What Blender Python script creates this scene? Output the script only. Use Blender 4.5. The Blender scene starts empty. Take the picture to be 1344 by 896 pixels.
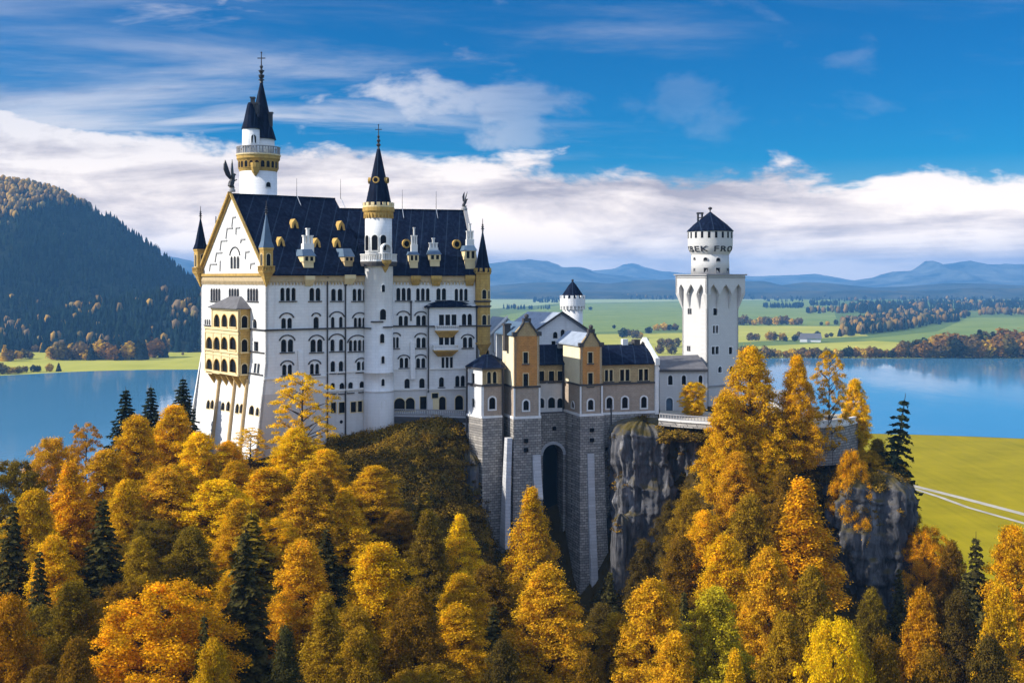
import bpy, math, random
import numpy as np
from mathutils import Vector, noise, geometry

# ------------------------------------------------------------------ camera, world, sun
F, CX, CY, HC = 1500.0, 672.0, 366.0, 110.0      # focal length and horizon of the photograph, eye height above the lake
scene = bpy.context.scene
COL = scene.collection
R = math.radians
cam = bpy.data.cameras.new("camera")
cam.sensor_width = 36.0
cam.lens = 36.0 * F / 1344.0
cam.shift_y = -(448.0 - CY) / 1344.0
cam.clip_start = 1.0
cam.clip_end = 80000.0
camo = bpy.data.objects.new("camera", cam)
COL.objects.link(camo)
camo.location = (0, 0, HC)
camo.rotation_euler = (R(90), 0, 0)
scene.camera = camo

scene.view_settings.view_transform = 'Standard'
scene.view_settings.look = 'None'
scene.view_settings.exposure = 0.95
scene.view_settings.gamma = 1.0
scene.view_settings.use_curve_mapping = False
scene.cycles.max_bounces = 6
scene.cycles.diffuse_bounces = 3
scene.cycles.glossy_bounces = 2
scene.cycles.transmission_bounces = 2
scene.cycles.transparent_max_bounces = 6
scene.cycles.volume_bounces = 0
scene.cycles.use_denoising = True

SUN_DIR = Vector((-0.955, -0.20, 0.0)).normalized()
SUN_EL = R(33)
sun = bpy.data.lights.new("sun", 'SUN')
sun.energy = 3.4
sun.angle = R(0.5)
sun.color = (1.0, 0.945, 0.85)
suno = bpy.data.objects.new("sun", sun)
COL.objects.link(suno)
sd = Vector((SUN_DIR.x * math.cos(SUN_EL), SUN_DIR.y * math.cos(SUN_EL), math.sin(SUN_EL)))
suno.rotation_euler = sd.to_track_quat('Z', 'Y').to_euler()
suno.location = (-200, -60, 400)


class NT:
    """small helper round a node tree"""
    def __init__(s, tree):
        s.t = tree
        s.n = tree.nodes
        s.l = tree.links

    def new(s, kind, **kw):
        nd = s.n.new(kind)
        for k, v in kw.items():
            if k.startswith('i_'):
                key = k[2:]
                key = int(key) if key.isdigit() else key.replace('_', ' ')
                s.put(v, nd.inputs[key])
            else:
                setattr(nd, k, v)
        return nd

    def put(s, v, sock):
        if hasattr(v, 'is_linked') or hasattr(v, 'links'):
            s.l.new(v, sock)
        else:
            sock.default_value = v

    def math(s, op, a, b=0.0, c=0.0, clamp=False):
        nd = s.n.new('ShaderNodeMath')
        nd.operation = op
        nd.use_clamp = clamp
        for i, v in enumerate((a, b, c)):
            s.put(v, nd.inputs[i])
        return nd.outputs[0]

    def mix(s, f, a, b, blend='MIX'):
        nd = s.n.new('ShaderNodeMix')
        nd.data_type = 'RGBA'
        nd.blend_type = blend
        s.put(f, nd.inputs[0])
        for v, k in ((a, 6), (b, 7)):
            if isinstance(v, tuple) and len(v) == 3:
                v = (*v, 1)
            s.put(v, nd.inputs[k])
        return nd.outputs[2]

    def ramp(s, fac, stops, interp='LINEAR'):
        nd = s.n.new('ShaderNodeValToRGB')
        nd.color_ramp.interpolation = interp
        el = nd.color_ramp.elements
        while len(el) < len(stops):
            el.new(0.5)
        for e, (p, c) in zip(el, stops):
            e.position = p
            e.color = (*c, 1) if isinstance(c, tuple) else (c, c, c, 1)
        s.put(fac, nd.inputs[0])
        return nd.outputs[0]

    def noise(s, vec, scale, detail=4.0, rough=0.55, dist=0.0):
        nd = s.n.new('ShaderNodeTexNoise')
        s.put(vec, nd.inputs['Vector'])
        nd.inputs['Scale'].default_value = scale
        nd.inputs['Detail'].default_value = detail
        nd.inputs['Roughness'].default_value = rough
        nd.inputs['Distortion'].default_value = dist
        return nd.outputs[0]

    def mapping(s, vec, scale=(1, 1, 1), loc=(0, 0, 0), rot=(0, 0, 0)):
        nd = s.n.new('ShaderNodeMapping')
        s.put(vec, nd.inputs[0])
        nd.inputs[1].default_value = loc
        nd.inputs[2].default_value = rot
        nd.inputs[3].default_value = scale
        return nd.outputs[0]


world = bpy.data.worlds.new("World")
scene.world = world
world.use_nodes = True
w = NT(world.node_tree)
w.n.clear()
sky = w.new('ShaderNodeTexSky', sky_type='NISHITA', sun_disc=False, sun_elevation=SUN_EL,
            sun_rotation=math.atan2(SUN_DIR.x, SUN_DIR.y), altitude=900.0, air_density=1.0, dust_density=0.25, ozone_density=3.2)
hs = w.new('ShaderNodeHueSaturation', i_Saturation=2.0, i_Value=0.40, i_Hue=0.510, i_Color=sky.outputs[0])
bg1 = w.new('ShaderNodeBackground', i_Color=hs.outputs[0], i_Strength=0.125)
tc = w.new('ShaderNodeTexCoord')
sep = w.new('ShaderNodeSeparateXYZ', i_0=tc.outputs['Generated'])
X, Yd, Z = sep.outputs
ay = w.math('MAXIMUM', w.math('ABSOLUTE', Yd), 0.25)
tx = w.math('DIVIDE', X, ay)
tz = w.math('DIVIDE', Z, ay)
den = w.math('ADD', w.math('MAXIMUM', Z, 0.0), 0.11)
cu = w.math('DIVIDE', X, den)
cv = w.math('DIVIDE', Yd, den)
comb = w.new('ShaderNodeCombineXYZ', i_0=cu, i_1=cv, i_2=0.37)
pv = comb.outputs[0]
MR = lambda v, a, b, c=0.0, d=1.0: w.new('ShaderNodeMapRange', interpolation_type='SMOOTHSTEP', i_0=v, i_1=a, i_2=b, i_3=c, i_4=d).outputs[0]
# low bank of stratocumulus, its upper edge falling from left to right
dvec = w.new('ShaderNodeCombineXYZ', i_0=tx, i_1=tz, i_2=0.2).outputs[0]
edge = w.noise(w.mapping(dvec, (3.2, 9.0, 1), (2.3, .4, 1.1)), 1.0, 6.0, 0.55, 0.35)
puff = w.noise(w.mapping(dvec, (11.0, 26.0, 1), (.7, 3.4, 2.0)), 1.0, 6.0, 0.60, 0.25)
streak = w.noise(w.mapping(pv, (0.42, 1.0, 1), (6.1, 2.7, 3.0), (0, 0, 0.16)), 1.0, 7.0, 0.60, 0.45)
top = w.math('SUBTRACT', 0.122, w.math('MULTIPLY', tx, 0.075))
dist = w.math('SUBTRACT', top, tz)                               # above 0 inside the bank
cover = w.math('ADD', w.math('MULTIPLY', dist, 17.0), w.math('ADD', w.math('MULTIPLY', w.math('SUBTRACT', edge, 0.5), 3.0), w.math('MULTIPLY', w.math('SUBTRACT', puff, 0.5), 1.9)))
bank = MR(cover, 0.0, 0.36)
# thin veils above the bank and a few wisps and fair weather clouds higher up, more of them to the left
veil = w.math('MULTIPLY', MR(w.math('ADD', streak, w.math('MULTIPLY', tx, -0.34)), 0.52, 0.74), w.math('MULTIPLY', MR(tz, 0.25, 0.12, 0.25, 0.75), MR(tx, 0.30, 0.02, 0.12, 1.0)))
wisp = w.noise(w.mapping(dvec, (2.4, 17.0, 1), (4.4, 1.9, 6.0), (0, 0, -0.30)), 1.0, 6.0, 0.6, 0.6)
wsp = w.math('MULTIPLY', MR(wisp, 0.535, 0.72), MR(tx, 0.12, -0.25, 0.08, 0.75))
cum = w.noise(w.mapping(dvec, (7.0, 13.0, 1), (8.2, 5.6, 3.3)), 1.0, 6.0, 0.55, 0.2)
cumu = w.math('MULTIPLY', MR(cum, 0.57, 0.68), MR(tx, 0.12, -0.22, 0.10, 0.95))
cl = w.math('MAXIMUM', w.math('MAXIMUM', bank, veil), w.math('MAXIMUM', wsp, cumu), clamp=True)
# broken bright cloud, unseen, added overhead and behind the camera to fill the shade
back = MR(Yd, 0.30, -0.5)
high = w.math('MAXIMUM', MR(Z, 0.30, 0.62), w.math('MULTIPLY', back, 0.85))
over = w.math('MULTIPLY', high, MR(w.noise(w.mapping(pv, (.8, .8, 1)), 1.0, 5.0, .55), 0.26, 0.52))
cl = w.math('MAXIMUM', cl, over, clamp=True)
grey = w.noise(w.mapping(dvec, (3.6, 22.0, 1), (1.2, 7.7, 4.0), (0, 0, 0.05)), 1.0, 6.0, 0.6, 0.5)
shade = w.math('ADD', w.math('ADD', w.math('MULTIPLY', grey, 0.95), w.math('MULTIPLY', puff, 0.46)), w.math('MULTIPLY', MR(dist, 0.0, 0.05, 0.10, 0.0), 1.0))
ccol = w.ramp(shade, [(0.55, (0.19, 0.18, 0.212)), (0.67, (0.335, 0.32, 0.348)), (0.79, (0.50, 0.482, 0.49))])
ccol = w.mix(MR(tz, 0.16, 0.015, 0.0, 1.0), ccol, w.mix(0.85, (0, 0, 0), w.mix(1.0, ccol, (2.2, 1.9, 1.5), 'MULTIPLY')))
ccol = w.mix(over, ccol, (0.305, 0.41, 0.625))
bg2 = w.new('ShaderNodeBackground', i_Color=ccol, i_Strength=1.0)
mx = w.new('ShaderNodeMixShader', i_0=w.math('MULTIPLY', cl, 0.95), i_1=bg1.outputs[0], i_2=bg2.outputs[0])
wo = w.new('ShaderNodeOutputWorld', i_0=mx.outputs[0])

# ------------------------------------------------------------------ helpers
rnd = random.Random(7)


def P(px, py, Y):
    """world point seen at a pixel of the photograph at distance Y"""
    return Vector(((px - CX) / F * Y, Y, HC - (py - CY) / F * Y))


def XY(px, Y):
    return ((px - CX) / F * Y, Y)


def ZT(py, Y):
    return HC - (py - CY) / F * Y


def G(px, py, z=0.0):
    """point of the plain z seen at a pixel"""
    Y = (HC - z) * F / (py - CY)
    return ((px - CX) / F * Y, Y)


def tag(o, label=None, cat=None, group=None, kind=None):
    if label: o['label'] = label
    if cat: o['category'] = cat
    if group: o['group'] = group
    if kind: o['kind'] = kind
    return o


def empty(name, loc, label, cat, group=None):
    o = bpy.data.objects.new(name, None)
    COL.objects.link(o)
    o.location = loc
    o.empty_display_size = 0.5
    return tag(o, label, cat, group)


def root_loc(o):
    while o.parent is not None:
        o = o.parent
    return Vector(o.location) if o.type == 'EMPTY' else Vector((0, 0, 0))


class MB:
    def __init__(s):
        s.v, s.f = [], []

    def add(s, vs, fs):
        b = len(s.v)
        s.v += [tuple(v) for v in vs]
        s.f += [tuple(i + b for i in f) for f in fs]
        return s

    def hexa(s, b, t):
        """solid between two loops of equal length"""
        n = len(b)
        fs = [tuple(range(n - 1, -1, -1)), tuple(range(n, 2 * n))]
        fs += [(i, (i + 1) % n, n + (i + 1) % n, n + i) for i in range(n)]
        return s.add(list(b) + list(t), fs)

    def box(s, o, ex, ey, ez):
        o, ex, ey, ez = Vector(o), Vector(ex), Vector(ey), Vector(ez)
        return s.hexa([o, o + ex, o + ex + ey, o + ey], [o + ez, o + ex + ez, o + ex + ey + ez, o + ey + ez])

    def abox(s, c, sx, sy, z0, z1, rot=0.0):
        ca, sa = math.cos(rot), math.sin(rot)
        e1 = Vector((ca, sa, 0)) * sx
        e2 = Vector((-sa, ca, 0)) * sy
        o = Vector((c[0], c[1], z0)) - e1 / 2 - e2 / 2
        return s.box(o, e1, e2, (0, 0, z1 - z0))

    def prism(s, pts, z0, z1, top=None):
        top = top or pts
        return s.hexa([(p[0], p[1], z0) for p in pts], [(p[0], p[1], z1) for p in top])

    def lathe(s, c, prof, n=24, a0=0.0, cap=True):
        vs, fs = [], []
        for r, z in prof:
            for i in range(n):
                a = a0 + 2 * math.pi * i / n
                vs.append((c[0] + r * math.cos(a), c[1] + r * math.sin(a), z))
        for k in range(len(prof) - 1):
            for i in range(n):
                j = (i + 1) % n
                fs.append((k * n + i, k * n + j, (k + 1) * n + j, (k + 1) * n + i))
        if cap:
            fs.append(tuple(range(n - 1, -1, -1)))
            fs.append(tuple((len(prof) - 1) * n + i for i in range(n)))
        return s.add(vs, fs)

    def tube(s, p0, p1, r0, r1=None, n=6):
        r1 = r0 if r1 is None else r1
        p0, p1 = Vector(p0), Vector(p1)
        d = (p1 - p0).normalized()
        a = d.orthogonal().normalized()
        b = d.cross(a)
        ring = lambda p, r: [p + (a * math.cos(2 * math.pi * i / n) + b * math.sin(2 * math.pi * i / n)) * r for i in range(n)]
        return s.hexa(ring(p0, r0), ring(p1, r1))

    def ball(s, c, r, n=10, sz=1.0):
        prof = [(max(0.001, r * math.sin(math.pi * k / 7)), c[2] - r * sz * math.cos(math.pi * k / 7)) for k in range(8)]
        return s.lathe(c, prof, n, cap=False)

    def build(s, name, mat, parent=None, smooth=False, off=None):
        me = bpy.data.meshes.new(name)
        o = Vector((0, 0, 0)) if off is None else Vector(off)
        if parent is not None and off is None:
            o = root_loc(parent)
        me.from_pydata([(v[0] - o.x, v[1] - o.y, v[2] - o.z) for v in s.v], [], s.f)
        if smooth:
            me.polygons.foreach_set('use_smooth', [True] * len(me.polygons))
        me.materials.append(mat)
        ob = bpy.data.objects.new(name, me)
        COL.objects.link(ob)
        if parent is not None:
            ob.parent = parent
        elif off is not None:
            ob.location = off
        me.update()
        return ob


def np_mesh(name, verts, faces, mat, k=4, smooth=False):
    """fast mesh from numpy arrays, k vertices a face"""
    me = bpy.data.meshes.new(name)
    verts = np.asarray(verts, dtype=np.float32)
    faces = np.asarray(faces, dtype=np.int32)
    me.vertices.add(len(verts))
    me.vertices.foreach_set('co', verts.ravel())
    me.loops.add(faces.size)
    me.loops.foreach_set('vertex_index', faces.ravel())
    me.polygons.add(len(faces))
    me.polygons.foreach_set('loop_start', np.arange(0, faces.size, k, dtype=np.int32))
    me.polygons.foreach_set('loop_total', np.full(len(faces), k, dtype=np.int32))
    if smooth:
        me.polygons.foreach_set('use_smooth', np.ones(len(faces), dtype=bool))
    me.materials.append(mat)
    me.update(calc_edges=True)
    me.validate()
    return me


def link(name, me, parent=None):
    o = bpy.data.objects.new(name, me)
    COL.objects.link(o)
    if parent is not None:
        o.parent = parent
    return o


class Plane:
    """a vertical facade: origin A (x, y), direction d along it, outward normal n; tilt lets the foot step out below z = zref"""
    def __init__(s, A, d, n, tilt=0.0, zref=0.0):
        s.A, s.d, s.n = Vector(A), Vector(d).normalized(), Vector(n).normalized()
        s.tilt, s.zref = tilt, zref

    def pt(s, a, z, o=0.0):
        if s.tilt and z < s.zref:
            o = o + s.tilt * (s.zref - z)
        q = s.A + s.d * a + s.n * o
        return Vector((q.x, q.y, z))

    def hit(s, px, py=None, o=0.0):
        k = (px - CX) / F
        A = s.A + s.n * o
        a = (k * A.y - A.x) / (s.d.x - k * s.d.y)
        if py is None:
            return a
        Y = A.y + a * s.d.y
        z = HC - (py - CY) / F * Y
        if s.tilt and z < s.zref and o == 0:
            return s.hit(px, py, s.tilt * (s.zref - z))
        return a, z

    def shift(s, o):
        return Plane(s.A + s.n * o, s.d, s.n)

    def box(s, mb, a0, a1, z0, z1, o0, o1):
        b = [s.pt(a0, z0, o0), s.pt(a1, z0, o0), s.pt(a1, z0, o1), s.pt(a0, z0, o1)]
        t = [s.pt(a0, z1, o0), s.pt(a1, z1, o0), s.pt(a1, z1, o1), s.pt(a0, z1, o1)]
        return mb.hexa(b, t)


def loop(a0, a1, z0, z1, arch=True, pointed=False, seg=8):
    if a1 < a0:
        a0, a1 = a1, a0
    w_ = a1 - a0
    if not arch:
        return [(a0, z0), (a1, z0), (a1, z1), (a0, z1)]
    rz = min(w_ / 2, (z1 - z0) * 0.6) if not pointed else min(w_ * 0.9, (z1 - z0) * .7)
    out = [(a0, z0), (a1, z0)]
    for i in range(seg + 1):
        t = math.pi * i / seg
        if pointed:
            out.append(((a0 + a1) / 2 + math.cos(t) * w_ / 2, z1 - rz + rz * math.sin(t) ** 1.0 * (1 - abs(math.cos(t)) * 0.25)))
        else:
            out.append(((a0 + a1) / 2 + math.cos(t) * w_ / 2, z1 - rz + rz * math.sin(t)))
    return out


def panel(mb, pl, outline, holes=(), thick=0.45, o=0.0):
    """wall slab on a facade with real openings"""
    pts, edges = [], []
    def ring(l):
        b = len(pts)
        pts.extend(Vector(p) for p in l)
        edges.extend((b + i, b + (i + 1) % len(l)) for i in range(len(l)))
    ring(outline)
    for h in holes:
        ring(h)
    vo, eo, fo, *_ = geometry.delaunay_2d_cdt(pts, edges, [], 1, 1e-5)
    def inside(p, l):
        c = False
        j = len(l) - 1
        for i in range(len(l)):
            (xi, yi), (xj, yj) = l[i], l[j]
            if (yi > p[1]) != (yj > p[1]) and p[0] < (xj - xi) * (p[1] - yi) / (yj - yi) + xi:
                c = not c
            j = i
        return c
    fs = []
    for f in fo:
        c = sum((vo[i] for i in f), Vector((0, 0))) / len(f)
        if inside(c, outline) and not any(inside(c, h) for h in holes):
            fs.append(tuple(f))
    mb.add([pl.pt(v.x, v.y, o) for v in vo], fs)
    for l in [outline, *holes]:
        n = len(l)
        vs = [pl.pt(a, z, o) for a, z in l] + [pl.pt(a, z, o - thick) for a, z in l]
        mb.add(vs, [(i, (i + 1) % n, n + (i + 1) % n, n + i) for i in range(n)])
    return mb


def arc_strip(mb, pl, ca, z, r, width, o0, o1, a_from=0.0, a_to=math.pi, seg=9, squash=1.0):
    for i in range(seg):
        t0 = a_from + (a_to - a_from) * i / seg
        t1 = a_from + (a_to - a_from) * (i + 1) / seg
        q = lambda t, rr, o: pl.pt(ca + rr * math.cos(t), z + rr * math.sin(t) * squash, o)
        mb.hexa([q(t0, r, o0), q(t1, r, o0), q(t1, r + width, o0), q(t0, r + width, o0)],
                [q(t0, r, o1), q(t1, r, o1), q(t1, r + width, o1), q(t0, r + width, o1)])


def window(parent, pl, holes, px0, px1, py0, py1, n=1, arch=True, blind=None, sill=True, gap=0.25, trim=None,
           frame=True, silm=None, o=0.0, ring=0.13, proj=0.06, name='window', glass=None, cols=None):
    """n lights between two pixel columns of a facade: openings go to holes; the stone surround, panes and sill become parts"""
    a0, z1 = pl.hit(px0, py0, o) if o else pl.hit(px0, py0)
    a1, z0 = pl.hit(px1, py1, o) if o else pl.hit(px1, py1)
    if a1 < a0:
        a0, a1 = a1, a0
    a0, a1, z0, z1 = a0 - .11, a1 + .11, z0 - .08, z1 + .09
    wl = (a1 - a0 - gap * (n - 1)) / n
    mb, pn = MB(), MB()
    trim = trim or M['trim']
    for i in range(n):
        s0 = a0 + i * (wl + gap)
        l = loop(s0, s0 + wl, z0, z1, arch)
        holes.append(l)
        if frame:
            c = ((s0 + s0 + wl) / 2, (z0 + z1) / 2)
            fx = (wl / 2 + ring) / (wl / 2)
            fz = ((z1 - z0) / 2 + ring) / ((z1 - z0) / 2)
            l2 = [(c[0] + (a - c[0]) * fx, c[1] + (z - c[1]) * fz) for a, z in l]
            k = len(l)
            vs = [pl.pt(a, z, o + proj) for a, z in l] + [pl.pt(a, z, o + proj) for a, z in l2] + \
                 [pl.pt(a, z, o - 0.02) for a, z in l2] + [pl.pt(a, z, o - 0.30) for a, z in l]
            fs = []
            for j in range(k):
                m = (j + 1) % k
                fs += [(j, m, k + m, k + j), (k + j, k + m, 2 * k + m, 2 * k + j), (j, 3 * k + j, 3 * k + m, m)]
            mb.add(vs, fs)
        d = o - 0.26
        pn.add([pl.pt(s0 - .06, z0 - .06, d), pl.pt(s0 + wl + .06, z0 - .06, d), pl.pt(s0 + wl + .06, z1 + .06, d), pl.pt(s0 - .06, z1 + .06, d)], [(0, 1, 2, 3)])
    if blind is not None:
        zb = pl.hit((px0 + px1) / 2, blind, o)[1] if o else pl.hit((px0 + px1) / 2, blind)[1]
        r = (a1 - a0) / 2 + 0.22
        zc = zb - r * 0.8
        ab = MB()
        arc_strip(ab, pl, (a0 + a1) / 2, zc, r, 0.26, o + .005, o + .14, R(12), R(168), squash=.8)
    wo_ = mb.build(name, trim, parent)
    if blind is not None:
        ab.build('archivolt', M['darkstone'], wo_)
    pn.build('pane', glass or M['glass'], wo_)
    if sill:
        sm = MB()
        pl.box(sm, a0 - .25, a1 + .25, z0 - .22, z0 - .03, o + .003, o + .22)
        sm.build('sill', silm or M['darkstone'], wo_)
    return wo_


def course(mb, pl, a0, a1, z, h, proj, o=0.0):
    pl.box(mb, a0, a1, z - h / 2, z + h / 2, o + .002, o + proj)


def cyl_window(parent, c, r, az, z0, z1, w_, arch=True, trim=None, glass=None):
    """window let into a round wall: surround standing proud of it, pane inside the ring"""
    n = Vector((math.cos(az), math.sin(az)))
    d = Vector((-n.y, n.x))
    pl = Plane(Vector(c) + n * r, d, n)
    mb, pn = MB(), MB()
    l = loop(-w_ / 2, w_ / 2, z0, z1, arch)
    cz = (z0 + z1) / 2
    fx, fz = (w_ / 2 + .10) / (w_ / 2), ((z1 - z0) / 2 + .10) / ((z1 - z0) / 2)
    l2 = [(a * fx, cz + (z - cz) * fz) for a, z in l]
    k = len(l)
    vs = [pl.pt(a, z, .09) for a, z in l] + [pl.pt(a, z, .09) for a, z in l2] + [pl.pt(a, z, -.12) for a, z in l2] + [pl.pt(a, z, -.1) for a, z in l]
    fs = []
    for j in range(k):
        m = (j + 1) % k
        fs += [(j, m, k + m, k + j), (k + j, k + m, 2 * k + m, 2 * k + j), (j, 3 * k + j, 3 * k + m, m)]
    mb.add(vs, fs)
    pn.add([pl.pt(a, z, .015) for a, z in l], [tuple(range(k))])
    wd = mb.build('window', trim or M['trim'], parent)
    pn.build('pane', glass or M['glass'], wd)
    return wd


def az_at(c, r, px):
    """azimuth of the near side of a round wall that is seen at a pixel column"""
    k = (px - CX) / F
    lo, hi = R(-170), R(-10)
    best = min((abs((c[0] + r * math.cos(a)) / (c[1] + r * math.sin(a)) - k), a) for a in np.linspace(lo, hi, 321))
    return best[1]


def merlons(mb, c, r, z0, z1, n, frac=.55, t=.3):
    for i in range(n):
        a0 = 2 * math.pi * i / n
        a1 = a0 + 2 * math.pi / n * frac
        q = lambda a, rr: (c[0] + rr * math.cos(a), c[1] + rr * math.sin(a))
        mb.prism([q(a0, r - t), q(a0, r), q(a1, r), q(a1, r - t)], z0, z1)


def balustrade(mb, pts, z0, z1, step=.5, closed=False):
    n = len(pts)
    for i in range(n if closed else n - 1):
        p, q = Vector(pts[i]), Vector(pts[(i + 1) % n])
        ln = (q - p).length
        d = (q - p) / ln
        nn = Vector((-d.y, d.x))
        for (h0, h1, t) in ((z1 - .16, z1, .16), (z0, z0 + .12, .14)):
            mb.prism([p - nn * t, q - nn * t, q + nn * t, p + nn * t], h0, h1)
        for k in range(max(1, int(ln / step)) + 1):
            c = p + d * min(ln, k * step)
            mb.abox((c.x, c.y), .14, .14, z0 + .1, z1 - .14, math.atan2(d.y, d.x))


def finial(mb, c, z0, h, r, cross=True):
    mb.lathe(c, [(r, z0), (r * .5, z0 + h * .12), (r * 1.5, z0 + h * .2), (r * .5, z0 + h * .28), (r * 1.2, z0 + h * .38), (r * .4, z0 + h * .46),
                 (r * .9, z0 + h * .54), (r * .3, z0 + h * .6), (r * .22, z0 + h)], 8)
    if cross:
        mb.abox(c, h * .26, r * .4, z0 + h * .80, z0 + h * .80 + r * .45)
        mb.ball((c[0], c[1], z0 + h), r * .45, 6)

# ------------------------------------------------------------------ materials
M = {}


def new_mat(name):
    m = bpy.data.materials.new(name)
    m.use_nodes = True
    t = NT(m.node_tree)
    t.n.clear()
    out = t.new('ShaderNodeOutputMaterial')
    return m, t, out


def principled(name, col, rough=.7, var=.12, nscale=.6, spec=.3, metal=0.0, bump=0.0, bscale=4.0, streak=0.0, dirt=None, build=None):
    m, t, out = new_mat(name)
    co = t.new('ShaderNodeTexCoord').outputs['Object']
    n1 = t.noise(co, nscale, 6, .6)
    c = t.mix(n1, tuple(x * (1 - var) for x in col), tuple(min(1, x * (1 + var)) for x in col))
    if streak:
        n2 = t.noise(t.mapping(co, (1.3, 1.3, .10)), 1.0, 5, .6)
        c = t.mix(t.math('MULTIPLY', t.math('GREATER_THAN', n2, 0.0), t.ramp(n2, [(.5, 0.0), (.72, streak)])), c, dirt or (.25, .22, .2))
    if build:
        c = build(t, co, c)
    b = t.new('ShaderNodeBsdfPrincipled', i_Base_Color=c, i_Roughness=rough, i_Metallic=metal)
    b.inputs['Specular IOR Level'].default_value = spec
    if bump:
        bp = t.new('ShaderNodeBump', i_Strength=bump, i_Distance=.15, i_Height=t.noise(co, bscale, 6, .65))
        t.l.new(bp.outputs[0], b.inputs['Normal'])
    t.l.new(b.outputs[0], out.inputs[0])
    M[name] = m
    return m


def coursed(dark, rows=.45, bw=1.0, amt=.35):
    """ashlar joints: horizontal courses by height, upright joints by the length of the wall"""
    def f(t, co, c):
        s = t.new('ShaderNodeSeparateXYZ', i_0=co)
        u = t.math('ADD', s.outputs[0], t.math('MULTIPLY', s.outputs[1], .7))
        v = t.new('ShaderNodeCombineXYZ', i_0=u, i_1=s.outputs[2])
        br = t.new('ShaderNodeTexBrick', i_Vector=v.outputs[0], i_Color1=(1, 1, 1, 1), i_Color2=(.50, .50, .50, 1), i_Mortar=(0, 0, 0, 1))
        br.inputs['Scale'].default_value = 1.0
        br.inputs['Mortar Size'].default_value = .045
        br.inputs['Mortar Smooth'].default_value = .4
        br.inputs['Brick Width'].default_value = bw
        br.inputs['Row Height'].default_value = rows
        inv = t.math('SUBTRACT', 1.0, br.outputs['Color'])
        return t.mix(t.math('MULTIPLY', inv, amt), c, dark)
    return f


principled('white_wall', (.78, .77, .75), .75, .13, .45, .2, bump=.12, bscale=3.0, streak=.42, dirt=(.52, .50, .48), build=coursed((.50, .49, .48), .55, 1.4, .34))
principled('grey_wall', (.62, .60, .575), .8, .07, .3, .2, streak=.30, dirt=(.40, .37, .34), build=coursed((.42, .40, .38), .6, 1.5, .25))
principled('trim', (.74, .72, .68), .7, .06, .8, .2)
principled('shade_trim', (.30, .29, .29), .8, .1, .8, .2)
principled('cream', (.74, .59, .33), .75, .12, .9, .2, streak=.25, dirt=(.48, .34, .16))
principled('gold', (.54, .345, .095), .8, .30, 1.3, .15, bump=.3, bscale=4, streak=.55, dirt=(.26, .15, .05), build=coursed((.24, .14, .05), .5, .9, .4))
principled('tan', (.46, .33, .17), .8, .2, 1.2, .2)
principled('frieze', (.50, .38, .22), .8, .3, 1.6, .2)
principled('darkstone', (.06, .055, .055), .7, .2, 1.0, .3)
principled('pipe', (.045, .04, .04), .5, .2, 1.0, .4)
principled('iron', (.025, .025, .03), .5, .2, 2.0, .4)
principled('glass', (.006, .006, .008), .35, .3, .4, .12)
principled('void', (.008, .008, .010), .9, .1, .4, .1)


def slate_seams(t, co, c):
    n = t.noise(t.mapping(co, (1, 1, .15)), 1.6, 5, .65)
    c = t.mix(t.ramp(n, [(.45, 0.0), (.8, .55)]), c, (.022, .040, .085))
    s = t.new('ShaderNodeSeparateXYZ', i_0=co)
    rib = t.math('GREATER_THAN', t.math('FRACT', t.math('MULTIPLY', s.outputs[0], .42)), .93)
    c = t.mix(t.math('MULTIPLY', rib, .55), c, (.030, .050, .085))
    rowz = t.math('GREATER_THAN', t.math('FRACT', t.math('MULTIPLY', s.outputs[2], 1.6)), .86)
    return t.mix(t.math('MULTIPLY', rowz, .12), c, (.004, .005, .008))


principled('slate', (.004, .007, .020), .6, .5, 1.2, .03, bump=.25, bscale=2.5, build=slate_seams)
principled('slate_blue', (.075, .125, .19), .6, .3, 1.0, .4, bump=.2, bscale=3, build=None)
principled('lead_roof', (.30, .34, .40), .5, .25, .8, .4, bump=.15, bscale=3, streak=.5, dirt=(.10, .12, .16))
principled('grey_roof', (.13, .125, .13), .7, .35, .9, .3, bump=.3, bscale=3, streak=.5, dirt=(.05, .05, .05))
principled('brick_tan', (.46, .335, .17), .85, .38, 1.2, .15, streak=.4, dirt=(.24, .17, .10), bump=.2, bscale=5, build=coursed((.20, .14, .08), .30, .7, .45))
principled('brick_orange', (.58, .265, .075), .85, .40, 1.1, .15, streak=.45, dirt=(.28, .17, .09), bump=.2, bscale=5, build=coursed((.24, .11, .04), .30, .7, .45))
principled('brick_dun', (.41, .325, .25), .85, .34, 1.6, .15, streak=.4, dirt=(.20, .16, .13), bump=.2, bscale=5, build=coursed((.20, .16, .13), .32, .75, .4))
principled('lit_plaster', (.78, .68, .46), .8, .12, .7, .15, streak=.2, dirt=(.5, .38, .2))  # pale tone with the sunlight on the side walls put into the colour
principled('tower_stone', (.60, .585, .56), .8, .07, .4, .15, bump=.1, bscale=4, streak=.12, dirt=(.45, .43, .40), build=coursed((.42, .41, .40), .42, .95, .30))


def rubble(t, co, c):
    c = coursed((.035, .035, .04), .46, .95, .95)(t, co, c)
    n = t.noise(t.mapping(co, (.5, .5, .12)), 1.0, 5, .6)
    return t.mix(t.ramp(n, [(.42, 0.0), (.75, .5)]), c, (.11, .105, .11))


principled('bastion_stone', (.42, .385, .34), .85, .45, 2.2, .2, bump=.7, bscale=3.0, build=rubble)
principled('quoin_stone', (.52, .52, .53), .8, .15, 1.2, .2, bump=.3, bscale=3, build=coursed((.25, .25, .26), .6, 3.0, .6))


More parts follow.
